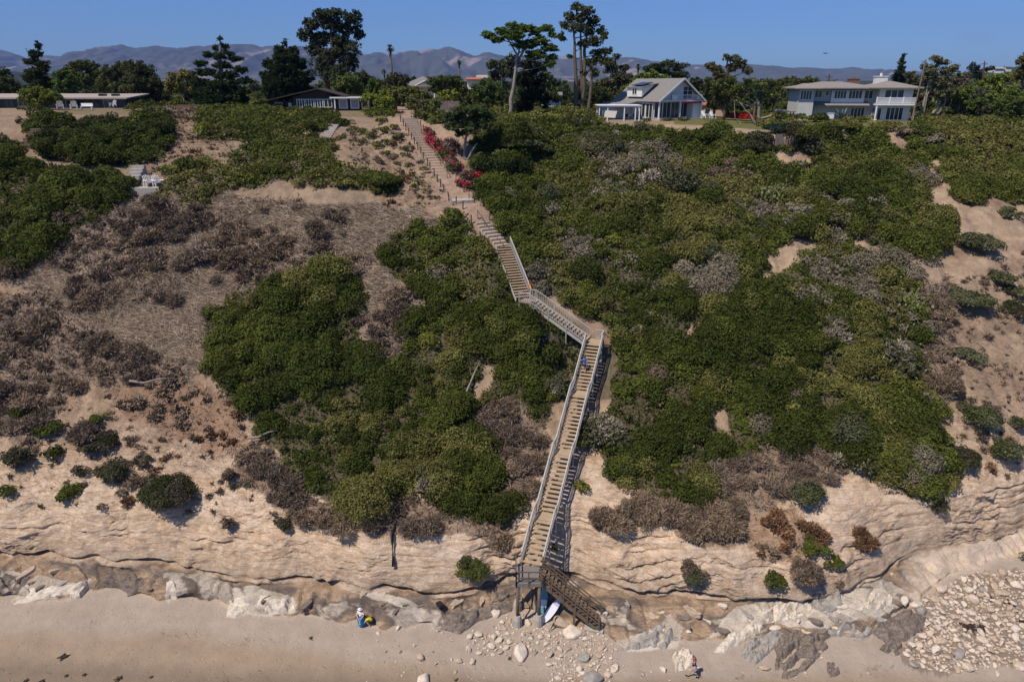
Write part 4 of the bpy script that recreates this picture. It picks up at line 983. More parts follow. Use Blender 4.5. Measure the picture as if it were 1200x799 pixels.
tree('umbrella_pine', 'dark flat pine behind the cottage gable', 168, [(772,78,9,4),(785,75,9,4),(797,79,9,4.5),(778,85,10,4),(795,88,12,5),(760,82,7,4)], DK, 'umbrella')
tree('broad_tree', 'brownish pine right of the cottage beside a bare pole', 130, [(834,78,8,6),(842,83,8,7),(853,68,6,4),(862,70,7,5),(868,76,9,6),(876,83,6,5),(858,79,8,5),(845,91,11,6)], BRN)
tree('broad_tree', 'green tree right of the cottage gable', 128, [(830,100,11,9),(842,104,12,10),(825,112,8,8),(850,112,9,9),(838,120,10,8)], [(.07,.075,.025),(.06,.068,.022)])
tree('crooked_tree', 'crooked sparse tree with bare grey limbs on the cliff edge', 114, [(866,101,9,4),(878,95,9,4),(890,99,10,5),(902,97,8,4),(874,110,9,5),(889,112,9,5),(904,112,9,6),(862,117,6,4),(912,106,7,4),(868,115,5,2.5)], [(.06,.062,.028),(.085,.075,.045),(.14,.16,.03)], trunks=[[(886,None,.34),(889,146,.28),(890,128,.22),(885,104,.08)],[(887,148,.2),(878,134,.14),(867,120,.06)],[(889,140,.2),(903,136,.15),(912,118,.07),(915,108,.04)],[(885,158,.2),(872,148,.15),(862,140,.09),(861,118,.04)]], bark='palebark', dens=.7)
tree('broad_tree', 'olive tree hiding the lower part of the bare pole', 121, [(842, 100, 9, 8), (855, 96, 9, 7), (850, 108, 12, 9), (862, 106, 8, 8), (845, 118, 10, 8)], [(.085,.085,.03),(.065,.07,.026)])
tree('round_tree', 'bright green tree mass behind the right garden wall', 124, [(1108,118,10,8),(1120,112,10,8),(1132,108,9,7),(1125,122,12,8),(1138,124,9,7)], [(.10,.12,.03),(.13,.14,.03)])
tree('round_tree', 'yellow green tree filling the far right garden', 122, [(1186,106,9,6),(1196,112,9,7),(1180,114,9,6),(1200,122,8,7),(1162,112,8,6)], [(.13,.15,.03),(.10,.12,.028)])
tree('broad_tree', 'green tree behind the crooked tree', 128, [(880,112,14,10),(898,118,12,9),(868,122,12,8),(905,104,9,7)], [(.05,.06,.024),(.04,.05,.02)])
tree('broad_tree', 'olive tree row above the left part of the big house roof', 152, [(915,97,8,5),(926,94,8,4),(938,96,8,4),(948,94,7,4),(956,96,6,4)], [(.085,.085,.03),(.07,.072,.026)])
tree('narrow_conifer', 'narrow dark conifer rising behind the big house chimney', 150, [(1059,67,1.3,4),(1057,73,3,4),(1056,80,4.5,4),(1053,87,6,4.5),(1053,94,8,5),(1052,101,9,5)], [(.02,.032,.016),(.025,.038,.018)], 'conifer')
tree('grey_tree', 'olive tree between the big house and the pale eucalyptus', 132, [(1066,88,6,5),(1072,97,9,9),(1070,110,9,10),(1082,118,10,10),(1074,126,10,8)], [(.085,.082,.04),(.07,.07,.034)])
tree('eucalyptus', 'pale shaggy eucalyptus with several bleached trunks', 121, [(1086,78,7,5),(1096,69,7,4),(1104,74,8,5),(1092,85,9,7),(1108,86,10,7),(1118,80,7,5),(1084,92,8,6),(1100,97,11,8),(1116,96,9,7),(1126,88,6,5),(1110,108,10,8),(1094,110,9,8)], [(.15,.13,.085),(.12,.105,.065),(.085,.08,.045)], 'leafy', trunks=[[(1091,None,.3),(1098,126,.22),(1104,108,.16),(1110,88,.06)],[(1096,None,.22),(1106,122,.18),(1114,104,.08)],[(1080,None,.22),(1084,115,.18),(1088,95,.07)],[(1084,None,.16),(1087,112,.12),(1094,92,.05)],[(1103,None,.12),(1112,126,.08),(1116,116,.04)]], bark='palebark', dens=.8)
tree('grey_tree', 'grey leafless bush tree right of the pale eucalyptus', 126, [(1120,92,9,6),(1132,90,7,6),(1118,104,9,8),(1126,100,8,7)], [(.15,.12,.095),(.12,.095,.075)], 'wispy')
tree('dark_tree', 'small dark tree beside the distant utility pole', 205, [(1141,80,6,6),(1148,87,6,6),(1138,88,5,5),(1156,82,3.5,3),(1163,80,3,3)], [(.03,.04,.03),(.035,.045,.034)])
tree('bright_tree', 'yellow green feathery tree mass at the right', 138, [(1150,100,8,6),(1160,94,9,6),(1172,92,9,6),(1184,92,9,6),(1196,96,9,8),(1140,108,7,6),(1158,104,9,6),(1134,116,7,6),(1176,102,9,6)], [(.12,.14,.03),(.15,.165,.032),(.085,.10,.024)])
tree('grey_tree', 'grey green rounded tree in the right garden', 128, [(1145,110,9,7),(1155,108,8,6),(1150,117,11,7)], [(.11,.11,.07),(.09,.09,.055)])
tree('grey_tree', 'grey dusty tree at the right edge', 130, [(1184,103,9,7),(1194,104,9,8),(1188,112,10,7)], [(.13,.12,.085),(.10,.10,.065)])
tree('cypress', 'flat layered cypress with a short leaning trunk at the right edge of the lawn', 118, [(1142,121,7,4),(1150,118,7,3),(1164,126,9,4),(1172,119,8,3.5),(1182,123,8,4),(1175,131,9,4),(1192,118,8,4),(1192,128,8,4)], [(.085,.105,.028),(.065,.08,.024)], 'umbrella', trunks=[[(1169,None,.3),(1172,138,.26),(1176,128,.1)]])
tree('dark_tree', 'shadowy dark tree under the layered cypress', 124, [(1140,132,10,7),(1152,136,10,7),(1185,136,11,6),(1198,134,9,7),(1128,134,8,6),(1112,138,9,5)], [(.022,.026,.014),(.03,.034,.018)])
tree('broad_tree', 'brown green tree rising at the right edge against the sky', 126, [(1196,72,6,5),(1203,80,9,8),(1195,88,8,7),(1206,66,7,6)], BRN)
tree('cypress', 'small cypress with a forked leaning trunk beside the bougainvillea', 93, [(527,137,7,5),(538,131,9,5),(551,128,9,4.5),(563,130,9,4.5),(574,137,8,4),(540,140,13,5),(560,140,12,5),(530,148,10,4.5),(549,149,14,5),(568,147,8,4),(540,156,7,3.5)], [(.055,.07,.028),(.045,.058,.025),(.065,.08,.03)], 'umbrella', dens=1.7, trunks=[[(545,None,.22),(544,178,.19),(546,164,.16),(549,148,.08)],[(546,190,.17),(553,178,.13),(559,168,.09)]], bark='palebark')

def palm(px, top, d, rpx, label, skirt=True, group=None):
    p = at_d(px, top, d); g = gz(p.x, d); s = scale_at(d); root = empty('palm_tree', (p.x, d, g), 0, label, 'palm tree', group)
    hgt = p.z - g
    MB().tube([(0, 0, -.3), (.15, 0, hgt * .5), (0, 0, hgt)], [.3, .24, .2], 8).build('trunk', M['bark'], root, True)
    mb = MB(); Lf = rpx * s
    for j in range(46):
        a = RNG.uniform(0, 2 * math.pi); e = RNG.uniform(-.7, 1.2); dv = Vector((math.cos(a) * math.cos(e), math.sin(a) * math.cos(e), math.sin(e)))
        sd_ = Vector((-math.sin(a), math.cos(a), 0)) * Lf * .16
        pts = [Vector((0, 0, hgt)), Vector((0, 0, hgt)) + dv * Lf * .55, Vector((0, 0, hgt)) + dv * Lf * .95 + Vector((0, 0, -Lf * .3))]
        mb.add([pts[0] - sd_ * .2, pts[0] + sd_ * .2, pts[1] + sd_, pts[1] - sd_, pts[2]], [(0, 1, 2, 3), (3, 2, 4)])
    mb.build('fronds', paint('palm_fronds', (.05, .058, .028), .3, 2, .6), root, fix=False)
    if skirt:
        mb = MB()
        for j in range(40):
            a = RNG.uniform(0, 2 * math.pi); z = hgt - RNG.uniform(0, Lf * 1.1); dv = Vector((math.cos(a), math.sin(a), -1.3)).normalized(); sd_ = Vector((-math.sin(a), math.cos(a), 0)) * Lf * .12
            q = Vector((0, 0, z)); mb.add([q - sd_, q + sd_, q + dv * Lf * .75], [(0, 1, 2)])
        mb.build('dry_skirt', paint('palm_skirt', (.13, .10, .06), .3, 2, .9), root, fix=False)
    return root
palm(457, 56, 172, 6.5, 'tall slim palm standing alone against the mountains')
palm(450, 84, 205, 4.5, 'short distant palm left of the tall slim one', False)
palm(538, 73, 232, 4, 'distant palm among the trees behind the hedge')
palm(748, 78, 182, 4.5, 'slim palm rising left of the dark flat pine')

# the belt of trees behind the gardens
for j in range(66):
    px = -30 + 1270 * (j + RNG.uniform(-.4, .4)) / 66; d = RNG.uniform(175, 330)
    lo = np.interp(px, [0, 250, 480, 620, 700, 830, 960, 1060, 1200], [101, 98, 95, 92, 96, 93, 97, 96, 95])
    top = lo - RNG.uniform(0, 6); rx = RNG.uniform(9, 17) * 190 / d + 3; ry = RNG.uniform(7, 10)
    q = [(px, top + ry * .6, rx * .6, ry * .6), (px - rx * .5, top + ry * 1.2, rx * .6, ry * .7), (px + rx * .5, top + ry * 1.3, rx * .65, ry * .7), (px, top + ry * 2.0, rx, ry * .9), (px + RNG.uniform(-6, 6), top + ry * 3.0, rx, ry)]
    tree('garden_tree', 'distant garden tree in the belt of trees behind the clifftop houses', d, q, [DK, MD, OL, DK][j % 4], group='trees in the belt behind the houses', dens=.55, r0=.2, lsize=scale_at(d) * 2.6)
for j in range(46):
    px = -40 + 1290 * (j + RNG.uniform(-.4, .4)) / 46; d = RNG.uniform(137, 168)
    top = np.interp(px, [0, 250, 480, 620, 700, 830, 960, 1060, 1200], [106, 104, 106, 104, 104, 104, 110, 108, 104]) + RNG.uniform(-4, 5); rx = RNG.uniform(11, 18); ry = RNG.uniform(6, 9)
    if 925 < px < 1065: d = RNG.uniform(146, 172)
    if 330 < px < 440 or 690 < px < 835 or px < 160: d = RNG.uniform(150, 172)
    q = [(px, top + ry * .6, rx * .6, ry * .6), (px - rx * .5, top + ry * 1.4, rx * .6, ry * .7), (px + rx * .5, top + ry * 1.5, rx * .65, ry * .7), (px, top + ry * 2.4, rx, ry * .9), (px + RNG.uniform(-6, 6), top + ry * 3.6, rx, ry)]
    tree('garden_tree', 'leafy garden tree filling the gaps between the clifftop houses', d, q, [DK, OL, DK, MD][j % 4], group='trees filling the gardens between the houses', dens=.6, r0=.2)
# ------------------------------------------------------------------ the wooden staircase
stair = empty('wooden_staircase', (B0.x, B0.y, gz(B0.x, B0.y)), 0, 'long wooden staircase with railings climbing from the rocks up the green bluff', 'staircase')
S0 = stair.location.copy()
treads, balus, posts = [], [], []      # gathered first, so that the hundred largest become parts and the rest one part
def frame_along(a, b):
    d = Vector((b.x - a.x, b.y - a.y, 0)); l = d.length; d.normalize()
    return d, Vector((-d.y, d.x, 0)), l
W2 = .78
def flight(a, b, segs, mat, rails=(1, -1), railmat='greywood', run_land=1.1, bal=True, bstep=.21, railh=.98, width=W2, stringer='darkwood'):
    """steps and landings from a (low) to b (high); segs = steps in each flight"""
    d, n, l = frame_along(a, b)
    ns = sum(segs); nl = len(segs) - 1; run = (l - nl * run_land) / ns; rise = (b.z - a.z) / ns
    prof = [(0, a.z)]; s = 0; z = a.z
    for k, cnt in enumerate(segs):
        for i in range(cnt):
            z += rise
            p = Vector((a.x, a.y, 0)) + d * (s + run * .42); mb = MB()
            mb.obox((p.x, p.y), (d.x, d.y), -run * .52, run * .40, -width + .02, width - .02, z - .05, z)
            treads.append((p, mb, mat)); s += run
        prof.append((s, z))
        if k < nl:
            p = Vector((a.x, a.y, 0)) + d * s; mb = MB()
            mb.obox((p.x, p.y), (d.x, d.y), 0, run_land, -width + .02, width - .02, z - .06, z + .002)
            mb.build('landing', M[mat], stair_child(p, z)); s += run_land; prof.append((s, z))
    at = lambda s_, off, dz: Vector((a.x, a.y, 0)) + d * s_ + n * off + Vector((0, 0, np.interp(s_, [q[0] for q in prof], [q[1] for q in prof]) + dz))
    for sd_ in (1, -1):
        mb = MB()
        for (s1, z1), (s2, z2) in zip(prof[:-1], prof[1:]):
            mb.beam(at(s1, sd_ * width, -.2), at(s2, sd_ * width, -.2), .06, .28)
        o = mb.build('stringer', M[stringer]); attach(o)
    for sd_ in rails:
        off = sd_ * (width + .05); mb = MB(); lo = MB()
        for (s1, z1), (s2, z2) in zip(prof[:-1], prof[1:]):
            mb.beam(at(s1, off, railh), at(s2, off, railh), .10, .05); lo.beam(at(s1, off, .16), at(s2, off, .16), .045, .07)
        mb.v += []; attach(mb.build('handrail', M[railmat])); attach(lo.build('bottom_rail', M[railmat]))
        s_ = .05
        while s_ < l:
            if bal:
                m_ = MB(); m_.beam(at(s_, off, .12), at(s_, off, railh - .03), .075, .04, (d.x, d.y, 0)); balus.append((at(s_, off, 0), m_, railmat))
            s_ += bstep
        for s_ in np.linspace(.06, l - .06, max(2, int(l / 1.9) + 1)):
            p = at(s_, off, 0); m_ = MB(); g = gz(p.x, p.y)
            m_.beam((p.x, p.y, min(g - .2, p.z - .3)), (p.x, p.y, p.z + railh + .02), .10, .10); posts.append((p, m_, railmat if p.z - g < .4 else 'greywood' if mat != 'darkwood' else 'darkwood'))
    return prof
pend = []
def attach(o): pend.append(o); return o
def stair_child(p, z): return None
_build = MB.build
n_before = set(COL.objects)
flight(B0, T0, [9, 13, 14, 14], 'tread')
# corner landing at the top of the main flight
d_, n_, _ = frame_along(B0, T0)
mb = MB(); mb.obox((T0.x, T0.y), (d_.x, d_.y), 0, 1.5, -.75, .75, 14.22, 14.3); attach(mb.build('landing', M['tread']))
def rail(pts, mat='greywood', h=.98, bstep=.2, bal=True):
    mb, lo = MB(), MB()
    for a, b in zip(pts[:-1], pts[1:]):
        a, b = Vector(a), Vector(b); u = Vector((0, 0, 1))
        mb.beam(a + u * h, b + u * h, .13, .05); lo.beam(a + u * .14, b + u * .14, .045, .07)
        k = max(2, int((b - a).length / bstep))
        for i in range(k + 1):
            p = a.lerp(b, i / k); m_ = MB()
            if i in (0, k):
                m_.beam((p.x, p.y, min(gz(p.x, p.y) - .2, p.z - .3)), p + u * (h + .02), .10, .10); posts.append((p, m_, mat))
            elif bal:
                m_.beam(p + u * .1, p + u * (h - .03), .08, .04, b - a); balus.append((p, m_, mat))
    attach(mb.build('handrail', M[mat])); attach(lo.build('bottom_rail', M[mat]))
P_ = lambda s, t, z: (T0.x + d_.x * s + n_.x * t, T0.y + d_.y * s + n_.y * t, z)
rail([P_(1.45, .1, 14.3), P_(1.45, -.72, 14.3), P_(0, -.72, 14.3)])
for t in (-.7, .7):
    for s in (.05, 1.4):
        m_ = MB(); p = Vector(P_(s, t, 14.2)); m_.beam((p.x, p.y, gz(p.x, p.y) - .3), p, .14, .14); posts.append((p, m_, 'darkwood'))
# the linking flight up to the left, railed on both sides
LK0 = Vector(P_(.75, .75, 14.3)); LK1 = Vector((2.1, 66.0, 17.6))
flight(LK0, LK1, [17], 'tread', rails=(1, -1), stringer='greywood')
mb = MB(); dl, nl_, _ = frame_along(LK0, LK1); mb.obox((LK1.x, LK1.y), (dl.x, dl.y), 0, 1.2, -.7, .7, 17.52, 17.6); attach(mb.build('landing', M['tread']))
LP = lambda s, t: (LK1.x + dl.x * s + nl_.x * t, LK1.y + dl.y * s + nl_.y * t, 17.6)
rail([LP(.05, .72), LP(1.2, .72)]); rail([LP(.05, -.72), LP(.6, -.72)])
# the flight above it, railed on the right
UP0 = Vector((1.15, 67.0, 17.6)); UP1 = Vector((-1.0, 73.4, 21.6))
flight(UP0, UP1, [20], 'tread', rails=(-1,), stringer='greywood')
# bottom platform on posts in concrete piers
px0, px1, py0, py1, pz = .30, 2.12, 40.25, 42.15, 4.2
mb = MB()
for k in range(12):
    y = py0 + (py1 - py0) * k / 12; mb.box(px0, px1, y + .008, y + (py1 - py0) / 12 - .008, pz - .05, pz)
attach(mb.build('platform_deck', M['platwood']))
mb = MB()
for y in (py0 + .05, py1 - .05): mb.box(px0 - .1, px1 + .1, y - .06, y + .06, pz - .33, pz - .055)
for x in (px0 + .02, (px0 + px1) / 2, px1 - .02): mb.box(x - .04, x + .04, py0 + .12, py1 - .12, pz - .26, pz - .06)
attach(mb.build('platform_frame', M['platwood']))
for x in (px0 + .12, px1 - .12):
    for y in (py0 + .15, py1 - .25):
        g = gz(x, y)
        mb = MB(); mb.tube([(x, y, g + .3), (x, y, pz - .33)], .13, 10); attach(mb.build('support_post', M['darkwood'], None, True))
        mb = MB(); mb.tube([(x, y, g - .5), (x, y, g + .55), (x, y, g + .95)], [.34, .33, .24], 12); attach(mb.build('concrete_pier', M['concrete']))
mb = MB(); mb.beam((px0 + .12, py0 + .15, 1.2), (px0 + .12, py1 - .25, 3.6), .06, .14); mb.beam((px1 - .12, py0 + .2, 1.2), (px1 - .12, py1 - .25, 3.6), .06, .14); attach(mb.build('cross_brace', M['darkwood']))
def bars(pts, mat, hs=(.45, .98), posts_at=1.1):
    for h in hs:
        mb = MB()
        for a, b in zip(pts[:-1], pts[1:]): mb.beam(Vector(a) + Vector((0, 0, h)), Vector(b) + Vector((0, 0, h)), .06, .09)
        attach(mb.build('handrail', M[mat]))
    for a, b in zip(pts[:-1], pts[1:]):
        a, b = Vector(a), Vector(b); k = max(1, round((b - a).length / posts_at))
        for i in range(k + 1):
            p = a.lerp(b, i / k); m_ = MB(); m_.beam(p + Vector((0, 0, -.25)), p + Vector((0, 0, 1.02)), .09, .09); posts.append((p, m_, mat))
bars([(px0, py1, pz), (px0, py0, pz), (px1, py0, pz)], 'darkwood')
# steep dark flight from the platform down to the rocks
LW1 = Vector((px1 + .03, 41.2, pz)); LW0 = Vector((6.55, 40.2, .55))
flight(LW0, LW1, [16], 'darkwood', rails=(), bal=False, width=.62)
dw, nw_, lw = frame_along(LW0, LW1)
for sd_ in (1, -1):
    o_ = nw_ * (.67 * sd_); bars([LW1 + o_, LW0 + o_ + Vector((0, 0, .15))], 'darkwood', (.35, .66, 1.0), 1.2)
mb = MB(); mb.obox((LW0.x, LW0.y), (dw.x, dw.y), -.3, 1.1, -.8, .8, gz(LW0.x, LW0.y) - .6, .5); attach(mb.build('concrete_footing', M['concrete']))
mid = LW0.lerp(LW1, .42)
for t in (-.5, .5):
    p = mid + nw_ * t; mb = MB(); mb.beam((p.x, p.y, gz(p.x, p.y) - .3), (p.x, p.y, mid.z - .3), .16, .16); attach(mb.build('support_post', M['darkwood']))
def split_parts(items, name, most=100):
    items = sorted(items, key=lambda q: (q[0] - Vector((0, 0, H))).length)
    for p, mb, mt in items[:most]: attach(mb.build(name, M[mt]))
    rest = {}
    for p, mb, mt in items[most:]: rest.setdefault(mt, MB()).add(mb.v, mb.f)
    for mt, mb in rest.items():
        o = attach(mb.build(name + ('' if name != 'post' else ''), M[mt])); o['kind'] = 'stuff'
split_parts(treads, 'tread'); split_parts(balus, 'baluster'); split_parts(posts, 'post')
for o in set(COL.objects) - n_before:
    if o.parent is None and o is not stair and o.type == 'MESH':
        o.parent = stair; o.matrix_parent_inverse = Matrix.Translation(-S0)
tag(MB().box(1.62, 1.9, 67.55, 67.9, 18.45, 18.9).beam((1.75, 67.7, 18.4), (1.75, 67.7, 19.3), .05, .05).build('marker_flag', M['orange']), 'small orange cloth on the railing corner at the middle landing', 'cloth')

# ------------------------------------------------------------------ earth path with timber steps, above the wooden flights
steps = empty('earth_path', PATH[1] + Vector((0, 0, -.1)), 0, 'pale earth path with timber steps leading up to the clifftop', 'path')
steps['kind'] = 'structure'
p0 = PATH[1]
cnt = 0
nodes = [(PATH[1], PATH[2], 15), (PATH[2], PATH[3], 30)]
for a, b, k in nodes:
    d, n, l = frame_along(a, b)
    if a is PATH[2]: a = a + d * 2.0 + Vector((0, 0, .1)); l -= 2.0
    run = l / k; rise = (b.z - a.z) / k; w = .85 if k == 15 else 1.05
    for i in range(k):
        p = Vector((a.x, a.y, 0)) + d * (i * run) - Vector((p0.x, p0.y, 0)); z = a.z + rise * (i + 1) - p0.z
        mb = MB(); mb.obox((p.x, p.y), (d.x, d.y), 0, .26, -w, w, z - rise - .25, z + .03); o = mb.build('step_timber', M['steptimber'], steps); o.location.z = .1
        mb = MB(); mb.obox((p.x, p.y), (d.x, d.y), .263, run - .003, -w + .03, w - .03, z - .4, z); o = mb.build('step_earth', M['pathearth'], steps); o.location.z = .1
mb = MB(); d, n, l = frame_along(PATH[2], PATH[3]); q = PATH[2] - p0; mb.obox((q.x, q.y), (d.x, d.y), -.6, 2.0, -1.5, 1.2, q.z - .3, q.z + .14); o = mb.build('path_platform', M['concrete'], steps); o.location.z = .1
g_ = 'posts along the earth path'
for a, b, step in ((PATH[1], PATH[2], 1.55), (PATH[2], PATH[3], 1.6)):
    d, n, l = frame_along(a, b)
    for side, off in ((1, 1.3), (-1, 1.15)):
        k = int(l / step)
        for i in range(k):
            f = (i + .5 + .2 * RNG.uniform(-1, 1)) / k; p = a.lerp(b, f) + n * side * off; g = gz(p.x, p.y)
            mb = MB(); mb.tube([(0, 0, -.3), (RNG.normal(0, .02), RNG.normal(0, .02), .98 if side > 0 else .85)], .07, 8)
            o = mb.build('path_post', M['post'] if side > 0 or i % 3 else M['palebark']); o.location = (p.x, p.y, g)
            tag(o, 'short dark wooden post on the left edge of the earth path' if side > 0 else 'short wooden post on the right edge of the earth path', 'post', g_ + (' left' if side > 0 else ' right'))
# low rails beside the path
for pts, lb, nm in (([(464,131),(472,140),(481,152),(490,168),(493,180),(499,195),(508,205),(520,220),(531,240)], 'grey low drain kerb running down left of the earth path', 'drain_kerb'),
                    ([(560,256),(568,268),(578,282),(590,296)], 'slim wooden handrail right of the steps above the white railing', 'handrail'), ([(482,138),(494,158),(505,176),(516,193),(524,208)], 'slim low handrail along the right edge of the upper earth path', 'handrail')):
    P3 = []
    for q in pts:
        h_ = hit(*q); P3.append(Vector((h_.x, h_.y, gz(h_.x, h_.y) + (.12 if nm == 'drain_kerb' else .95))))
    mb = MB()
    if nm == 'drain_kerb':
        mb.tube(P3, .11, 6)
    else:
        P3 = [p + Vector((.0, 0, 0)) for p in P3]; mb.tube(P3, .05, 6)
        for p in P3: mb.beam((p.x, p.y, gz(p.x, p.y) - .2), p, .09, .09)
    tag(mb.build(nm, M['fence'] if nm == 'drain_kerb' else M['darkwood']), lb, 'kerb' if nm == 'drain_kerb' else 'handrail')
def small_steps(px, py, n, w, run, rise, ang, mat, label, name='garden_steps'):
    b_ = hit(px, py); r = empty(name, b_, ang, label, 'steps'); r['kind'] = 'structure'
    for i in range(n):
        MB().box(-w / 2, w / 2, i * run, i * run + run - .004, -.6 + i * rise, .05 + (i + 1) * rise).build('step', M[mat], r)
small_steps(381, 165, 7, 1.5, .55, .26, R(-8), 'concrete', 'pale garden steps climbing the slope below the brown house')
small_steps(152, 218, 6, 1.5, .5, .34, 0, 'concrete', 'short pale garden steps beside the two deck chairs')
small_steps(29, 174, 6, 1.6, .6, .36, 0, 'darkwood', 'dark timber garden steps in the gap at the far left')
# drain pipe hanging on the sandstone
a_, b_ = hit(460, 622), hit(462, 658)
tag(MB().tube([a_ + Vector((0, .5, .3)), a_ + Vector((0, -.35, .1)), b_ + Vector((0, -.4, -.1))], .16, 8).build('drain_pipe', M['metalpipe'], None, True), 'dark drain pipe hanging down the sandstone face left of the staircase', 'pipe')
# rails and walls on the slope
pA, pB = hit(565, 158), hit(604, 157)
root = empty('railing', pA, 0, 'pale low railing on the upper slope right of the leaning cypress', 'railing')
mb = MB(); mb.beam((0, 0, 1.0), pB - pA + Vector((0, 0, 1)), .1, .08); mb.beam((0, 0, .5), pB - pA + Vector((0, 0, .5)), .06, .06); mb.build('top_rail', M['concrete'], root)
for i in range(6):
    q = (pB - pA) * (i / 5); g = gz(pA.x + q.x, pA.y + q.y) - pA.z; MB().beam((q.x, q.y, g - .2), (q.x, q.y, max(q.z, g) + 1.0), .09, .09).build('post', M['concrete'], root)
def board_fence(pa, pb, d, h, mat, label, bw=.16, name='board_fence', cat='fence', lift=None):
    A, B = at_d(*pa, d), at_d(*pb, d); ga, gb = gz(A.x, d), gz(B.x, d)
    if lift is not None: ga = gb = lift
    r = empty(name, (A.x, d, ga), 0, label, cat); l = B.x - A.x; mb = MB(); k = int(l / bw)
    for i in range(k):
        f = i / k; z = (gb - ga) * f; mb.box(i * bw, i * bw + bw - .02, -.02, .02, z - .5, z + h + RNG.uniform(-.04, .04))
    o = mb.build('boards', M[mat], r); MB().box(0, l, .03, .09, h * .75, h * .75 + .1).build('rail', M[mat], r)
    return r
board_fence((516, 128), (539, 128), 121, 1.45, 'fence', 'weathered board fence behind the tall hedge', lift=at_d(520, 129.5, 121).z)
a_ = at_d(515, 133, 119.5); tag(MB().box(0, 3.6, 0, .4, -1.2, .35).build('low_wall', M['concrete']), 'pale low wall under the weathered board fence', 'wall'); bpy.data.objects['low_wall'].location = (a_.x, 119.5, a_.z)
h_ = hit(908, 170); board_fence((908, 168), (931, 168), h_.y - .3, 1.5, 'fence', 'weathered timber retaining wall on the slope below the crooked tree', .3, 'retaining_wall', 'retaining wall', lift=h_.z + .1)
for j, (px, w_, lb) in enumerate([(1095, 2.4, 'pink low garden wall left of the small gap'), (1116, 2.2, 'pink low garden wall right of the small gap')]):
    a_ = at_d(px, 145, 117); g = gz(a_.x, 117); mb = MB(); mb.box(0, w_, 0, .3, -.6, .75).box(-.05, w_ + .05, -.05, .35, .752, .82)
    o = mb.build('garden_wall', M['pinkwall']); o.location = (a_.x, 117, max(g, a_.z)); tag(o, lb, 'wall')

# ------------------------------------------------------------------ houses
def window(parent, o, a, s0, s1, z0, z1, panes=2, out=0.0, fmat='white', gmat='glass', fw=.09, rows=1, name='window'):
    """frame standing proud of the wall on its outer side (to the right of direction a) with its panes behind"""
    mb = MB()
    mb.obox(o, a, s0, s1, -.07 - out, -.003 - out, z0, z0 + fw).obox(o, a, s0, s1, -.07 - out, -.003 - out, z1 - fw, z1)
    for i in range(panes + 1):
        x = s0 + (s1 - s0 - fw) * i / panes; mb.obox(o, a, x, x + fw, -.067 - out, -.004 - out, z0 + fw + .002, z1 - fw - .002)
    for r_ in range(1, rows):
        z = z0 + (z1 - z0) * r_ / rows; mb.obox(o, a, s0 + fw, s1 - fw, -.06 - out, -.006 - out, z - .03, z + .03)
    f = mb.build(name, M[fmat], parent)
    MB().obox(o, a, s0 + .02, s1 - .02, -.03 - out, -.01 - out, z0 + .02, z1 - .02).build('pane', M[gmat], f)
    return f
# -- white cottage
d = 116; A = at_d(772, 138, d); zc = max(gz(A.x, d), A.z - .2)
cot = empty('cottage', (A.x, d, zc), R(28), 'white gabled cottage with a grey shingle roof and a flat pergola on the cliff edge', 'house')
W, L_, eh, ap = 9.0, 12.0, 2.8, 6.05
X1 = (1, 0); Y1 = (0, -1); O = (0, 0)
mb = MB(); mb.box(0, W, 1.7, L_, -.6, eh); mb.box(7.3, W, .3, 1.7, -.6, eh); mb.box(-3.2, 0, 5.5, L_, -.6, 2.1); mb.build('wall', M['offwhite'], cot)
mb = MB(); mb.prism([(0.05, 0, eh + .02), (W - .05, 0, eh + .02), (W / 2, 0, ap - .05)], (0, .35, 0), (0, L_ - .2, 0)); mb.build('gable_wall', M['offwhite'], cot)
mb = MB(); mb.box(-.1, W + .1, -.1, 1.75, eh - .18, eh + .015); mb.build('porch_roof', M['white'], cot)
hgt = ap - eh; ov = .45; sl = hgt / (W / 2)
mb = MB(); mb.slab([(W / 2, -.35, ap + .12), (W / 2, L_ + .3, ap + .12), (-ov, L_ + .3, ap + .12 - sl * (W / 2 + ov)), (-ov, -.35, ap + .12 - sl * (W / 2 + ov))], .16)
mb.slab([(W / 2 + .001, -.35, ap + .12), (W + ov, -.35, ap + .12 - sl * (W / 2 + ov)), (W + ov, L_ + .3, ap + .12 - sl * (W / 2 + ov)), (W / 2 + .001, L_ + .3, ap + .12)], .16)
mb.slab([(-ov - .002, 5.2, eh - .18), (-ov - .002, L_ + .3, eh - .18), (-3.7, L_ + .3, 1.95), (-3.7, 5.2, 1.95)], .14)
roof = mb.build('roof', M['greyroof'], cot)
mb = MB(); zb = ap + .1 - sl * (W / 2 + ov)
mb.beam((W / 2, -.40, ap + .05), (-ov, -.40, zb), .06, .24); mb.beam((W / 2, -.40, ap + .05), (W + ov, -.40, zb), .06, .24); mb.build('bargeboard', M['white'], cot)
mb = MB(); mb.prism([(-.1, 0, 3.3), (2.6, 0, 5.25), (-.1, 0, 4.75)], (0, 4.6, 0), (0, 8.6, 0)); mb.build('dormer', M['offwhite'], cot)
mb = MB(); mb.slab([(-.4, 4.3, 4.8), (3.1, 4.3, 5.48), (3.1, 8.9, 5.48), (-.4, 8.9, 4.8)], .12); mb.build('dormer_roof', M['greyroof'], cot)
mb = MB(); mb.slab([(-.1, 4.7, 5.15), (2.2, 4.7, 5.6), (2.2, 7.6, 5.6), (-.1, 7.6, 5.15)], .08); mb.build('solar_panel', M['solar'], cot)
window(cot, (-.1, 7.2), (0, -1), 0, 1.3, 3.6, 4.65, 2)
window(cot, (0, .35), X1, 4.9, 6.9, eh + .12, 4.95, 2, rows=3, gmat='glass')
for i in range(4): window(cot, (0, 1.7), X1, .3 + i * 1.75, 1.98 + i * 1.75, .05, 2.5, 2, fmat='greywall' if i > 1 else 'white', fw=.07)
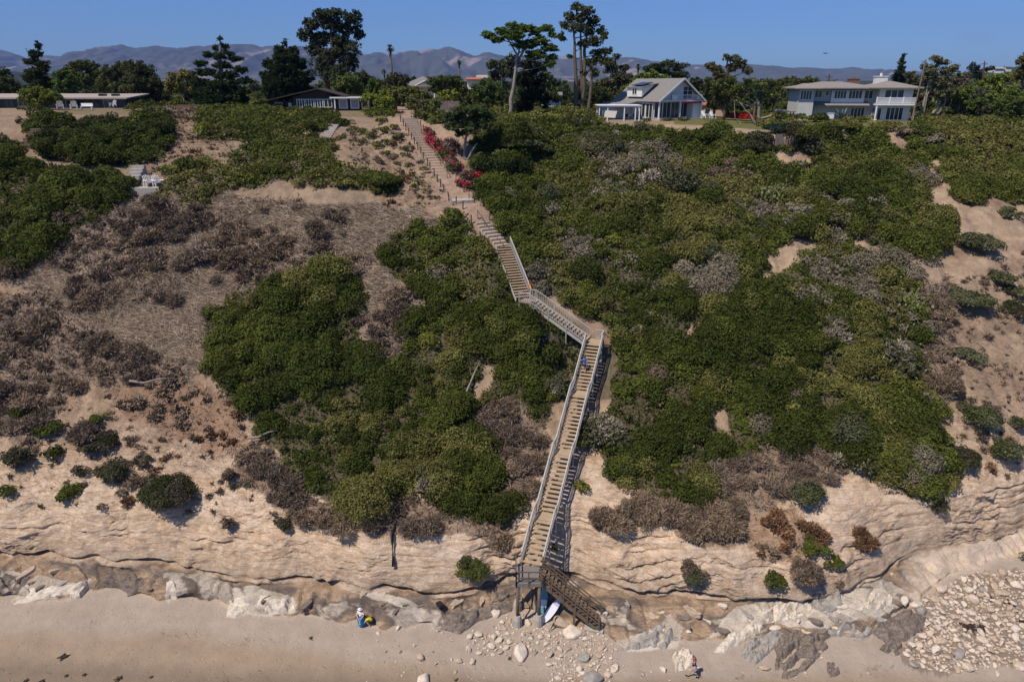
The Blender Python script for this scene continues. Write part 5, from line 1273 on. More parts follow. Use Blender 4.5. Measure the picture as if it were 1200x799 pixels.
for i in range(2): window(cot, (0, 5.3 - i * 1.9), (0, -1), 0, 1.75, .05, 2.35, 2, fw=.1)
mb = MB(); mb.box(2.4, W - .1, -.08, -.03, eh + .75, eh + .85); mb.box(2.4, 3.5, -.07, -.04, eh + .1, eh + .75); mb.box(7.6, W - .1, -.07, -.04, eh + .1, eh + .75)
for i in range(11): mb.box(3.6 + i * .37, 3.66 + i * .37, -.07, -.04, eh + .1, eh + .75)
mb.build('balcony_rail', M['white'], cot)
for x in (.05, 4.4, W - .1): MB().box(x - .1, x + .1, -.02, .18, -.6, eh - .185).build('porch_post', M['white'], cot)
mb = MB(); mb.tube([(4.6, -.1, eh - .32), (W - .5, -.1, eh - .32)], .16, 8); mb.build('awning', M['maroon'], cot)
mb = MB(); mb.box(-.3, W + .2, -.6, 1.69, -.7, -.02); mb.build('porch_floor', M['concrete'], cot)
v, c = domes(np.array([(-.3 + i * .1, .2 + i * .55, eh - .35) for i in range(8)]), np.full(8, .32), .6, np.array([(.30, .015, .05)] * 8), 350)
leaf_object('vine', v * 1.0, c, M['petal'], cot)
pg = empty('pergola', at_d(722, 138, 117), 0, 'flat roofed white pergola attached to the left of the cottage', 'pergola'); pg.location.z = gz(pg.location.x, 117)
s_ = scale_at(117); zt = at_d(722, 123, 117).z - pg.location.z; xl, xr = -23 * s_, 27 * s_
MB().box(xl, xr, -1.6, 3.2, zt - .12, zt).box(xl + .1, xr - .1, -1.5, -1.4, zt - .3, zt - .123).build('roof_panel', M['white'], pg)
for x in (xl + .25, xl + 1.6, (xl + xr) / 2 + .8, xr - .9, xr - .25): MB().box(x - .08, x + .08, -1.45, -1.29, -.5, zt - .125).build('post', M['white'], pg)
for x in (xl + .4, xr - .6): MB().box(x - .08, x + .08, 2.9, 3.06, -.5, zt - .125).build('post', M['white'], pg)
MB().box(xl + .2, xr + 1, -1.3, 4, -.6, .06).build('terrace_floor', M['concrete'], pg)
for k, (px, lb) in enumerate([(736, 'dark garden chair under the right end of the pergola'), (743, 'dark garden chair beside the terrace table')]):
    a_ = at_d(px, 137, 115.6); r = empty('garden_chair', (a_.x, 115.9, pg.location.z + .06), .5 - k, lb, 'chair')
    MB().box(-.25, .25, -.25, .25, .42, .47).build('seat', M['black'], r); MB().box(-.25, .25, .21, .26, .47, .95).build('backrest', M['black'], r)
    for x in (-.22, .22):
        for y in (-.22, .22): MB().box(x - .02, x + .02, y - .02, y + .02, 0, .418).build('leg', M['black'], r)
a_ = at_d(740, 137, 116.3); r = empty('terrace_table', (a_.x, 116.6, pg.location.z + .06), 0, 'pale terrace table between the two dark garden chairs', 'table')
MB().box(-.6, .6, -.4, .4, .70, .75).build('tabletop', M['white'], r)
for x in (-.5, .5):
    for y in (-.3, .3): MB().box(x - .03, x + .03, y - .03, y + .03, 0, .698).build('leg', M['white'], r)
def lawn_chair(px, py, d, label, rz=0.0, k=1.0, ground_hit=False, mat='white'):
    if ground_hit: p = hit(px, py)
    else: p = at_d(px, py, d); p.z = max(gz(p.x, d), p.z)
    r = empty('lawn_chair', p, rz, label, 'chair')
    s = k
    MB().add([(-.32*s,-.35*s,.38*s),(.32*s,-.35*s,.38*s),(.3*s,.25*s,.26*s),(-.3*s,.25*s,.26*s),(-.32*s,-.35*s,.42*s),(.32*s,-.35*s,.42*s),(.3*s,.25*s,.30*s),(-.3*s,.25*s,.30*s)], [(0,3,2,1),(4,5,6,7),(0,1,5,4),(1,2,6,5),(2,3,7,6),(3,0,4,7)]).build('seat', M[mat], r)
    mb = MB(); 
    for i in range(5):
        x = (-.26 + i * .13) * s; top = (1.0 + .10 * (1 - abs(i - 2) / 2)) * s; mb.beam((x, .22 * s, .28 * s), (x * 1.15, .55 * s, top), .11 * s, .03 * s, (1, 0, 0))
    mb.build('backrest', M[mat], r)
    for x in (-.38, .38):
        MB().box((x - .07) * s, (x + .07) * s, -.42 * s, .38 * s, .58 * s, .62 * s).build('armrest', M[mat], r)
        MB().box((x - .04) * s, (x + .04) * s, -.36 * s, -.28 * s, 0, .578 * s).build('leg', M[mat], r)
        MB().box((x - .04) * s, (x + .04) * s, .22 * s, .30 * s, 0, .578 * s).build('leg', M[mat], r)
lawn_chair(71, 128, 123, 'white slatted garden chair nearest the yellow green bushes on the left lawn', .5, 1.25)
lawn_chair(87, 128, 123, 'white slatted garden chair right of another on the left lawn', .4, 1.25)
lawn_chair(133, 125, 126, 'white slatted garden chair by the wall of the long low house', -.3, 1.0)
lawn_chair(826, 139, 117.5, 'white slatted garden chair at the right corner of the cottage', .8, 1.1)
lawn_chair(835, 139, 117.5, 'white slatted garden chair on the cottage lawn furthest from the porch', .5, 1.0)
pp = hit(169, 222); r = empty('deck', pp, 0, 'small pale deck with two lawn chairs on the left slope', 'deck'); MB().box(-2.2, 2.2, -1.0, 1.2, -.5, .35).build('deck_boards', M['concrete'], r)
for x, lb, rz in ((.6, 'pale deck chair on the left of the small slope deck', .9), (1.65, 'pale deck chair on the right of the small slope deck', .9)):
    p = pp + Vector((x, .2, .35)); lawn_chair(0, 0, 0, lb, rz, 1.2); o = [q for q in COL.objects if q.get('label') == lb][0]; o.location = p
def bench(px, py, d, w, label, mat='darkwood'):
    p = at_d(px, py, d); p.z = max(gz(p.x, d), p.z); r = empty('garden_bench', p, 0, label, 'bench')
    MB().box(-w/2, w/2, -.25, .25, .42, .48).build('seat', M[mat], r); MB().box(-w/2, w/2, .2, .25, .481, .95).build('backrest', M[mat], r)
    for x in (-w/2 + .1, w/2 - .1): MB().box(x - .05, x + .05, -.22, .22, -.1, .418).build('leg', M[mat], r)
bench(102, 128, 124, 2.0, 'pale bench right of the white lawn chairs', 'white'); bench(216, 130, 121, 2.3, 'dark bench at the right end of the left lawn', 'darkwood'); bench(234, 130, 121, 2.0, 'dark bench under the layered conifer', 'darkwood')
a_ = at_d(918, 143, 116); a_.z = max(gz(a_.x, 116), a_.z - .3); r = empty('garden_arbor', a_, 0, 'brown timber seat shelter beside the crooked tree', 'shelter')
MB().slab([(-1.5, -.8, 1.9), (1.5, -.8, 1.9), (1.4, .8, 2.05), (-1.4, .8, 2.05)], .12).build('roof', M['shingle'], r)
for x in (-1.2, 1.2):
    for y in (-.6, .6): MB().box(x - .07, x + .07, y - .07, y + .07, -.3, 1.78).build('post', M['darkwood'], r)
MB().box(-1.1, 1.1, .1, .6, .4, .48).build('seat', M['tread'], r)
a_ = at_d(973, 137, 116); o = MB().box(-.45, .45, -.3, .3, -.3, .5).box(-.5, .5, -.35, .35, .502, .56).build('storage_box', M['white']); o.location = (a_.x, 116, max(gz(a_.x, 116), a_.z)); tag(o, 'white storage box on the hedge in front of the big house', 'box')

# -- big two storey house on the right
d = 120; s_ = scale_at(d); A = at_d(1064, 141.5, d); zc = A.z
big = empty('two_storey_house', (A.x, d, zc), R(-9), 'big two storey white house with a low hipped shingle roof and balcony', 'house')
E1 = 5.0
mb = MB(); mb.box(-5.2, 0, 0, 9, -1.0, E1 - .02); mb.build('right_wing_wall', M['offwhite'], big)
mb = MB(); mb.box(-15.4, -5.2, 2.2, 10, -1.0, E1 - .02); mb.build('middle_wing_wall', M['greywall'], big)
mb = MB(); mb.box(-17.9, -15.4, .2, 8, -1.0, E1 - .02); mb.build('left_wing_wall', M['greywall'], big)
mb = MB(); mb.box(-12.3, -7.0, 1.6, 2.2, 2.65, E1 - .3); mb.build('bay', M['white'], big)
def hip(mb, x0, x1, y0, y1, z, h, ov=.7):
    x0 -= ov; x1 += ov; y0 -= ov; y1 += ov; r_ = (y1 - y0) / 2; 
    a, b = (x0 + r_, (y0 + y1) / 2, z + h), (x1 - r_, (y0 + y1) / 2, z + h)
    if x1 - x0 < y1 - y0:
        r_ = (x1 - x0) / 2; a, b = ((x0 + x1) / 2, y0 + r_, z + h), ((x0 + x1) / 2, y1 - r_, z + h)
        mb.add([(x0,y0,z),(x1,y0,z),(x1,y1,z),(x0,y1,z),a,b,(x0,y0,z-.16),(x1,y0,z-.16),(x1,y1,z-.16),(x0,y1,z-.16)], [(0,1,4),(1,2,5,4),(2,3,5),(3,0,4,5),(6,7,1,0),(7,8,2,1),(8,9,3,2),(9,6,0,3),(9,8,7,6)])
    else:
        mb.add([(x0,y0,z),(x1,y0,z),(x1,y1,z),(x0,y1,z),a,b,(x0,y0,z-.16),(x1,y0,z-.16),(x1,y1,z-.16),(x0,y1,z-.16)], [(0,1,5,4),(1,2,5),(2,3,4,5),(3,0,4),(6,7,1,0),(7,8,2,1),(8,9,3,2),(9,6,0,3),(9,8,7,6)])
mb = MB(); hip(mb, -6.2, .4, -.6, 9, E1 + .18, 1.05); rw = mb.build('roof', M['shingle'], big)
mb = MB(); hip(mb, -18.0, -5.4, 1.0, 10.2, E1 + .14, 1.0, .8); mb.build('roof', M['shingle'], big)
mb = MB(); hip(mb, -18.1, -15.0, -.2, 6, E1 + .10, .75, .6); mb.build('roof', M['shingle'], big)
for (x0, x1, y, n_) in ((-4.4, -1.4, 0, 3),): window(big, (0, y), X1, x0, x1, 3.55, 4.85, n_)
window(big, (0, 2.2), X1, -6.9, -5.5, 3.35, 4.75, 2); window(big, (0, 1.6), X1, -11.9, -9.9, 3.35, 4.75, 4); window(big, (0, 1.6), X1, -9.6, -7.4, 3.35, 4.75, 4)
window(big, (0, 2.2), X1, -14.9, -13.7, 3.5, 4.7, 2); window(big, (0, 2.2), X1, -13.2, -12.6, 3.8, 4.7, 1); window(big, (0, .2), X1, -17.7, -15.8, 3.2, 4.7, 4)
window(big, (0, 0), X1, -3.7, -1.0, .05, 2.1, 4); window(big, (0, 0), X1, -5.1, -4.4, .05, 2.0, 1)
window(big, (0, 2.2), X1, -8.7, -6.4, .2, 2.0, 4)
window(big, (-5.2, 2.15), (0, -1), .2, 1.8, .3, 2.0, 2)
mb = MB(); mb.box(-5.9, .35, -1.25, -.003, 2.42, 2.66); mb.build('balcony_floor', M['white'], big)
mb = MB(); mb.box(-5.9, .35, -1.25, -1.13, 3.5, 3.62); mb.box(-5.9, .35, -1.22, -1.16, 2.75, 2.85); mb.box(.25, .35, -1.12, -.01, 3.5, 3.62)
for i in range(44): mb.box(-5.8 + i * .14, -5.74 + i * .14, -1.21, -1.17, 2.852, 3.498)
for x in (-5.9, -3.9, -1.8, .2): mb.box(x, x + .16, -1.27, -1.11, 2.662, 3.75)
mb.build('balcony_rail', M['white'], big)
for x in (-5.75, .15): MB().box(x, x + .2, -1.2, -1.0, -1, 2.418).build('porch_post', M['white'], big)
mb = MB(); mb.slab([(-15.2, .6, 2.35), (-6.2, .6, 2.35), (-6.2, 2.19, 2.95), (-15.2, 2.19, 2.95)], .14); mb.build('lower_roof', M['shingle'], big)
ch = MB().box(-4.6, -2.6, 5.2, 6.3, 5.0, 6.9).box(-4.7, -2.5, 5.1, 6.4, 6.902, 7.03).build('chimney', M['offwhite'], big); MB().tube([(-3.6, 5.75, 7.03), (-3.6, 5.75, 7.5)], .22, 8).build('chimney_pot', M['offwhite'], ch)
ch = MB().box(-8.3, -6.5, 7.2, 8.2, 5.2, 6.5).box(-8.4, -6.4, 7.1, 8.3, 6.502, 6.64).build('chimney', M['brick'], big); tag(ch, 'brown brick chimney'); MB().box(-7.8, -7.1, 7.5, 7.9, 6.64, 6.8).build('chimney_pot', M['brick'], ch)
# -- dark brown house
d = 127; s_ = scale_at(d); A = at_d(378, 130, d); zc = A.z
br = empty('brown_house', (A.x, d, zc), R(6), 'low dark brown house with white framed windows above the garden steps', 'house')
MB().box(-4.9, 2.3, 0, 8, -1.0, 2.25).box(2.3, 8.2, -.6, 7, -1, 2.1).box(-9, -4.9, 1.2, 7, -1, 1.6).build('wall', M['brownwall'], br)
MB().prism([(-4.9, 0, 2.252), (2.3, 0, 2.252), (0, 0, 3.55), (-1.0, 0, 3.55)], (0, 0.02, 0), (0, 8, 0)).build('gable_wall', M['brownwall'], br)
MB().slab([(-.5, -.7, 3.72), (-.5, 8.5, 3.72), (-9.6, 8.5, 1.75), (-9.6, -.7, 1.75)], .16).slab([(-.499, -.7, 3.72), (4.2, -.7, 2.45), (4.2, 8.5, 2.45), (-.499, 8.5, 3.72)], .16).build('roof', M['darkroof'], br)
MB().box(1.7, 8.9, -1.5, 7.2, 2.12, 2.28).build('flat_roof', M['tanroof'], br)
MB().box(1.6, 8.95, -1.56, -1.503, 2.06, 2.3).build('fascia', M['white'], br)
for i in range(4): window(br, (0, 0), X1, -4.3 + i * 1.55, -2.9 + i * 1.55, .55, 1.95, 3 if i < 3 else 2, gmat='glass')
for x in (3.0, 5.0, 6.9): window(br, (0, -.6), X1, x, x + 1.5, .35, 1.95, 1, gmat='curtain' if x < 6 else 'glass', fw=.14)
window(br, (0, 1.2), X1, -8.4, -7.0, .5, 1.4, 3); MB().box(-6.0, -5.4, 1.1, 1.197, -.3, 1.3).build('door', M['white'], br)
MB().box(2.32, 2.5, -1.45, -1.27, -.8, 2.118).build('post', M['white'], br)
MB().box(-2.6, 1.5, -.5, -.003, -.9, .12).build('stone_base', M['concrete'], br)
# -- long low house on the left
d = 132; s_ = scale_at(d); A = at_d(155, 127, d); zc = A.z
lo_ = empty('long_low_house', (A.x, d, zc), 0, 'long low slate grey house with a flat pale roof at the left', 'house')
wl = 34; hz = at_d(155, 115.5, d).z - zc
MB().box(-wl, -1.0, 0, 7, -1, hz).build('wall', M['slate'], lo_)
MB().slab([(-wl - .5, -1.3, hz + .12), (0, -1.3, hz + .12), (0, 7.3, hz + .75), (-wl - .5, 7.3, hz + .75)], .2).build('roof', M['tanroof'], lo_)
MB().box(-wl - .5, 0.0, -1.38, -1.303, hz - .1, hz + .16).build('fascia', M['tanroof'], lo_)
for i in range(11):
    x = -3.2 - i * 2.6
    window(lo_, (0, 0), X1, x - 1.9, x, .05, hz - .25, 2, fmat='slate' if i % 3 else 'greywall', fw=.1)
for x in (-4.5, -6.9, -20, -17.5): MB().box(x, x + 1.1, 2, 3, hz + .2, hz + .75).build('skylight', M['solar'], lo_)
# -- grey roofed house behind the path
d = 152; A = at_d(492, 108, d)
gr = empty('grey_roofed_house', (A.x, d, A.z - .6), R(-6), 'grey roofed house with white gable trim above the hedge', 'house')
MB().box(-3, 3.2, 1.2, 8, -4, 1.6).build('wall', M['greywall'], gr); MB().box(-3.2, 3.4, -.2, 1.2, 1.45, 1.62).build('porch_roof', M['white'], gr)
for x in (-2.9, 3.1): MB().box(x - .1, x + .1, -.1, .1, -4, 1.448).build('porch_post', M['white'], gr)
mb = MB(); hip(mb, -3.6, 3.4, 0, 8, 1.8, 1.9, .4); mb.build('roof', M['greyroof'], gr)
mb = MB(); mb.prism([(-1.0, 0, 1.75), (3.3, 0, 1.75), (1.15, 0, 2.75)], (0, -.3, 0), (0, 2.5, 0)); mb.build('gable', M['greyroof'], gr)
mb = MB(); mb.beam((-1.1, -.35, 1.75), (1.15, -.35, 2.8), .08, .2); mb.beam((1.15, -.35, 2.8), (3.4, -.35, 1.75), .08, .2); mb.build('bargeboard', M['white'], gr)
window(gr, (0, 1.2), X1, -1.5, 1.0, -.4, 1.2, 2)
def far_house(px, py, d, w, h, label, rmat, wmat='offwhite', name='distant_house'):
    s = scale_at(d, H - 2); A = at_d(px, py, d); r = empty(name, A, 0, label, 'house')
    MB().box(-w/2, w/2, 0, w * .7, -1.5, h).build('wall', M[wmat], r)
    MB().slab([(-w*.58, -.8, h + .05), (w*.58, -.8, h + .05), (w*.58, w*.36, h + w*.16), (-w*.58, w*.36, h + w*.16)], .25).slab([(-w*.58, w*.36, h + w*.16), (w*.58, w*.36, h + w*.16), (w*.58, w*.78, h + .05), (-w*.58, w*.78, h + .05)], .25).build('roof', M[rmat], r)
    for k in (-.3, .05): window(r, O, X1, k * w, (k + .22) * w, h * .3, h * .8, 1, fw=.2)
far_house(555, 98, 200, 3.6, 1.0, 'small red roofed house far behind the feathery tree', 'tileroof')
far_house(572, 96, 215, 6, .9, 'low pale roofed house far behind the dusky tree', 'tanroof')
far_house(646, 119, 150, 4, 1.2, 'little grey roofed house between the eucalyptus and the dark trees', 'greyroof')
a_ = at_d(822, 134, 133); o = empty('pink_house', (a_.x, 133, a_.z - 1), R(-15), 'pinkish house wall behind the right corner of the cottage', 'house'); MB().box(-1, 4, 0, 4, -2, 2.6).build('wall', M['pinkwall'], o); MB().slab([(-1.3, -.4, 2.65), (4.3, -.4, 2.65), (4.3, 4.4, 3.2), (-1.3, 4.4, 3.2)], .15).build('roof', M['tileroof'], o); window(o, O, X1, .5, 1.6, .5, 2.0, 1)
# -- poles and the dead trunk
def pole(px, py0, py1, d, r, label, arm=0, mat='post', name='utility_pole', cat='utility pole', lean=0):
    p = at_d(px, py1, d); g = gz(p.x, d); t = at_d(px + lean, py0, d) - Vector((p.x, d, g)); q = empty(name, (p.x, d, g), 0, label, cat)
    MB().tube([(0, 0, -.4), (t.x, 0, t.z)], [r, r * .7], 8).build('shaft', M[mat], q)
    if arm: MB().box(t.x - arm, t.x + arm, -.12, -.02, t.z - .75, t.z - .6).build('crossarm', M[mat], q)
    return q
pole(852, 71, 118, 133, .2, 'bare orange brown pole beside the brownish pine', mat='tread', name='timber_pole', cat='pole')
pole(970, 87, 120, 175, .2, 'dark utility pole behind the left end of the big house roof', .9, lean=2)
pole(1152, 72, 110, 190, .22, 'dark utility pole with crossarm at the far right', .9, lean=2)
pole(1068, 70, 143, 117, .14, 'leaning bare grey trunk beside the corner of the big house', mat='fence', name='bare_leaning_tree', cat='bare tree', lean=17)
# ------------------------------------------------------------------ stones
def rock_mesh(name, sd, flat=.62, pts=26):
    rg = np.random.default_rng(sd); bm = bmesh.new()
    u = rg.normal(0, 1, (pts, 3)); u /= np.linalg.norm(u, axis=1)[:, None]; u *= rg.uniform(.82, 1.12, (pts, 1))
    for p in u * np.array([1, rg.uniform(.62, .9), flat * rg.uniform(.8, 1.2)]): bm.verts.new(p)
    bmesh.ops.convex_hull(bm, input=bm.verts)
    bmesh.ops.delete(bm, geom=[v for v in bm.verts if not v.link_faces], context='VERTS')
    bmesh.ops.dissolve_limit(bm, angle_limit=R(14), verts=bm.verts, edges=bm.edges)
    bmesh.ops.bevel(bm, geom=list(bm.edges), offset=.10, segments=2, affect='EDGES', profile=.6)
    bmesh.ops.triangulate(bm, faces=bm.faces)
    me = bpy.data.meshes.new(name); bm.to_mesh(me); bm.free()
    me.polygons.foreach_set('use_smooth', np.ones(len(me.polygons), bool))
    return me
SM = [paint('pale_stone', (.52, .415, .325), .25, 3, .9, .4, .15), paint('cream_stone', (.57, .475, .385), .2, 3, .9, .4, .15), paint('buff_stone', (.41, .31, .225), .3, 3, .9, .5, .15), paint('grey_stone', (.28, .25, .22), .3, 3, .9, .5, .15), paint('dark_rock', (.17, .135, .11), .5, 2.2, .9, .9, .2, stretch=(1, 2.5, 2)), paint('chalk_rock', (.54, .46, .37), .28, 2.0, .9, .8, .15, stretch=(1, 2.5, 2))]
RK = []
for j in range(12):
    for mi in (0, 1, 2, 3):
        me = rock_mesh('stone', 100 + j); me.materials.append(SM[mi]); RK.append(me)
def rock_np(me):
    v = np.empty(len(me.vertices) * 3, np.float32); me.vertices.foreach_get('co', v)
    f = np.empty(len(me.polygons) * 3, np.int32); me.loops.foreach_get('vertex_index', f)
    return v.reshape(-1, 3), f.reshape(-1, 3)
FIELD = [(1062,722),(1082,702),(1100,690),(1120,678),(1150,672),(1215,668),(1215,775),(1165,780),(1110,788),(1068,778),(1058,760),(1078,745)]
PILE = [(600,716),(640,724),(700,742),(722,755),(715,799),(640,799),(640,770),(570,770),(540,748),(575,738)]
stones = []
def darts(poly, n, lo, hi, power, grp, tries=14000, pal=None):
    poly = np.array(poly); x0, y0 = poly.min(0); x1, y1 = poly.max(0); k = 0
    for _ in range(tries):
        px, py = RNG.uniform(x0, x1), RNG.uniform(y0, y1)
        if not inpoly(np.array([px]), np.array([py]), poly)[0]: continue
        r = lo + (hi - lo) * RNG.random() ** power
        if any((px - a) ** 2 + ((py - b) * 1.25) ** 2 < ((r + c) * .70) ** 2 for a, b, c, *_ in stones): continue
        stones.append((px, py, r, grp)); k += 1
        if k >= n: break
named = [(580,720,9.5,'pale round boulder on the brown rock left of the staircase',1),(610,766,14,'large cream boulder low on the sand in the middle of the beach',1),(671,743,13,'long pale boulder beside the foot of the dark stairs',1),(654,733,13,'rounded pinkish boulder under the white surfboard',2),(684,772,8.5,'dark grey boulder in the pebbles below the staircase',3),
         (695,797,13,'large grey boulder cut by the bottom edge',3),(496,798,11,'pale boulder cut by the bottom edge left of centre',1),(492,772,7,'flat buff stone alone on the sand',2),(549,761,6,'rounded pale stone near the boulder pile',0),(538,775,5.5,'buff round stone on the sand near the pile',2),(554,774,5.5,'pale oval stone right of the buff round one',0),
         (467,735,4.5,'pale stone near the yellow clad person',1),(443,741,3.6,'small pale stone nearest the person in the towel',1),(778,786,5,'pale flat stone on the sand left of the walker',1),(807,740,3.5,'little white stone in the tide pool',1),(935,728,5,'white stone at the edge of the shelf pool',1),(908,737,7,'pale stone at the left end of the striped rocks',1),
         (1035,708,7,'pale squarish stone beside the white rock bed',1),(1072,710,7,'pale rounded stone next to the squarish one',1),(1060,704,7,'cream stone between two others by the white rock bed',1),(720,785,7,'pale flat boulder at the right end of the pebbles',0),(1196,783,8,'pale stone at the bottom right corner',0),(1168,788,5,'small pale stone left of the bottom right corner',0),(1045,672,2.5,'little white stone under the right bank',1),(896,783,7,'buff stone on the sand right of the walker',2)]
for px, py, r, lb, mi in named: stones.append((px, py, r, lb))
darts(FIELD, 200, 3.4, 9.5, 2.2, 'F'); darts(FIELD, 800, 1.6, 3.4, 1.3, 'F', 22000)
darts(PILE, 80, 2.6, 7.0, 2.4, 'P'); darts(PILE, 330, 1.1, 2.5, 1.3, 'P', 22000)
darts([(435,735),(560,735),(570,799),(440,790)], 40, 1.0, 3.4, 2.5, 'S'); darts([(720,770),(1060,770),(1060,799),(720,799)], 26, .9, 2.6, 2.2, 'S'); darts([(0,720),(430,745),(430,799),(0,799)], 26, .5, 1.2, 2, 'S')
order = sorted(range(len(stones)), key=lambda i: -stones[i][2])
GL = {'F': ('pale cobble lying in the cobble field at the right of the beach', 'cobbles of the field on the right'), 'P': ('pale stone in the rubble at the foot of the staircase', 'rubble stones under the staircase'), 'S': ('small stone scattered on the open sand', 'stones scattered on the sand')}
TINT = {lb: mi for _, _, _, lb, mi in named}
bulk = {}
for q, i in enumerate(order):
    px, py, r, g = stones[i]; p = hit(px, py); s = (p.y * CP + (H - p.z) * SP) / F * r
    mi = TINT.get(g, int(RNG.choice(4, p=[.40, .24, .31, .05]))); me = RK[int(RNG.integers(0, 12)) * 4 + mi]
    rot = Matrix.Rotation(RNG.uniform(0, 6.28), 4, 'Z') @ Matrix.Rotation(RNG.normal(0, .22), 4, 'X') @ Matrix.Rotation(RNG.normal(0, .22), 4, 'Y')
    mw = Matrix.Translation(p + Vector((0, 0, s * .14))) @ rot @ Matrix.Diagonal((s * RNG.uniform(.9, 1.22), s * RNG.uniform(.82, 1.12), s * RNG.uniform(.8, 1.2), 1))
    if q < 300 or g in TINT:
        o = link('boulder' if g in TINT else 'cobble', me); o.matrix_world = mw
        if g in TINT: tag(o, g, 'boulder' if r > 6 else 'stone')
        else: tag(o, GL[g][0], 'stone', GL[g][1])
    else:
        v, f = rock_np(me); m4 = np.array(mw); bulk.setdefault(mi, []).append((v @ m4[:3, :3].T + m4[:3, 3], f))
for mi, lst in bulk.items():
    vs, fs, b = [], [], 0
    for v, f in lst: vs.append(v); fs.append(f + b); b += len(v)
    tag(link('pebbles', np_mesh('pebbles', np.concatenate(vs), np.concatenate(fs), smooth=True), SM[mi]), 'small %s pebbles between the larger stones of the beach' % ['pale', 'cream', 'buff', 'grey'][mi], 'pebbles', kind='stuff')

# tilted slabs and outcrops of the rock shelf
def outcrop(outline, h, mi, label, tilt=(0, 0), name='rock_outcrop', cat='rock', rough=.2, base=-.5):
    """a slab of rock whose plan follows an outline on the shelf, cracked and uneven on top"""
    P3 = [hit(px, py) for px, py in outline]; c = sum(P3, Vector()) / len(P3); bm = bmesh.new()
    n = 44; pts = np.array([(p.x, p.y) for p in P3]); x0, y0 = pts.min(0); x1, y1 = pts.max(0)
    gx, gy = np.meshgrid(np.linspace(x0, x1, n * 2), np.linspace(y0, y1, n))
    ins = inpoly(gx + fbm(gx / .6, gy / .6, s=300) * .12, gy + fbm(gx / .6, gy / .6, s=301) * .1, pts)
    # distance to the rim, in cells
    dist = ins.astype(float)
    cur = ins.copy()
    for k in range(9):
        e = cur.copy(); e[1:] &= cur[:-1]; e[:-1] &= cur[1:]; e[:, 1:] &= cur[:, :-1]; e[:, :-1] &= cur[:, 1:]; e[0] = e[-1] = False; e[:, 0] = e[:, -1] = False
        dist += e; cur = e
    gzv = np.array([gz(a, b) for a, b in zip(gx.ravel(), gy.ravel())]).reshape(gx.shape)
    base_z = np.minimum(gzv, np.median(gzv) + .2)
    prof = np.clip(dist / 6.0, 0, 1) ** .5
    ra = fbm((gx * .8 + gy * .6) / .9 + c.x, (gy * .8 - gx * .6) / .35, s=302, o=5); sq = np.floor(ra * 6) / 6
    crk = np.clip(.07 - np.abs(fbm((gx + gy * .5) / 1.3, gy / .9 + c.x, s=304, o=4)), 0, 1) * 5
    z = base_z - .12 + prof * (h * .75 + (gx - c.x) * tilt[0] + (gy - c.y) * tilt[1] + (ra * .7 + sq * .9) * rough * 1.5 + fbm(gx / .25, gy / .2, s=303, o=4) * rough * .5 - crk * rough * 1.2)
    z = np.where(ins, z, base_z - .3)
    vv = np.stack([gx - c.x, gy - c.y, z - c.z], -1).reshape(-1, 3); ii = np.arange(gx.size).reshape(gx.shape)
    keep = ins[:-1, :-1] | ins[1:, :-1] | ins[:-1, 1:] | ins[1:, 1:]
    q = np.stack([ii[:-1, :-1], ii[:-1, 1:], ii[1:, 1:], ii[1:, :-1]], -1)[keep]
    used, inv = np.unique(q, return_inverse=True)
    o = link(name, np_mesh(name, vv[used], inv.reshape(q.shape), smooth=True), SM[mi]); o.location = c
    return tag(o, label, cat)
outcrop([(82,702),(84,690),(100,680),(112,668),(116,674),(104,688),(94,700)], .75, 5, 'narrow white fin of rock leaning across the left of the shelf', rough=.1)
outcrop([(14,708),(30,690),(40,676),(62,678),(94,682),(90,696),(55,699),(28,706)], .35, 5, 'broad white slab of rock at the far left of the shelf', (0, -.1), rough=.08)
outcrop([(-10,700),(10,694),(30,686),(38,674),(0,672)], .3, 4, 'dark grey rock bed at the left edge of the shelf')
outcrop([(104,692),(118,682),(140,688),(150,700),(162,690),(192,684),(190,674),(150,672),(120,674)], .45, 4, 'dark brown ragged rock between white slabs on the left')
outcrop([(264,722),(268,706),(280,692),(296,688),(300,702),(290,716),(276,724)], .42, 5, 'white slab with a dark edge left of the beachgoers', (-.1, 0), rough=.08)
outcrop([(300,716),(304,694),(322,694),(344,706),(348,718),(326,722)], .3, 5, 'rounded white rock bed left of the beachgoers', rough=.1)
outcrop([(195,700),(195,680),(202,676),(208,690),(205,702)], .3, 5, 'small whitish rock below the brown shelf on the left', rough=.1)
outcrop([(515,738),(525,712),(560,698),(600,700),(600,716),(560,728),(540,742)], .55, 4, 'brown sloping rock slab left of the staircase posts', rough=.15)
outcrop([(722,778),(728,764),(764,758),(776,770),(790,752),(786,722),(770,728),(745,748),(725,752)], .35, 3, 'grey jointed rock bed right of the stairs', rough=.3)
outcrop([(792,788),(788,770),(800,758),(815,770),(812,780)], .55, 5, 'white veined rock behind the walking person', rough=.25)
outcrop([(835,762),(852,742),(880,732),(900,734),(880,748),(850,766)], .5, 5, 'long white ridge of rock right of the walker', rough=.15)
outcrop([(868,770),(875,748),(905,736),(925,744),(905,762),(885,778)], .55, 3, 'grey striped rock in the middle of the right shelf', rough=.3)
outcrop([(905,795),(910,770),(905,745),(935,735),(955,742),(972,758),(960,768),(945,785),(928,796)], .6, 4, 'dark brown weedy rock standing out onto the sand', rough=.35)
outcrop([(962,742),(990,730),(1015,734),(1030,738),(1010,748),(975,746)], .4, 3, 'grey knobbly rock ridge on the right shelf', rough=.25)
outcrop([(1022,742),(1035,722),(1065,714),(1086,724),(1082,738),(1060,752),(1040,755)], .75, 4, 'big dark rounded rock at the left end of the cobbles', rough=.2)
outcrop([(1030,760),(1042,750),(1070,752),(1068,764),(1045,768)], .3, 4, 'low dark ragged rock below the big rounded one', rough=.3)
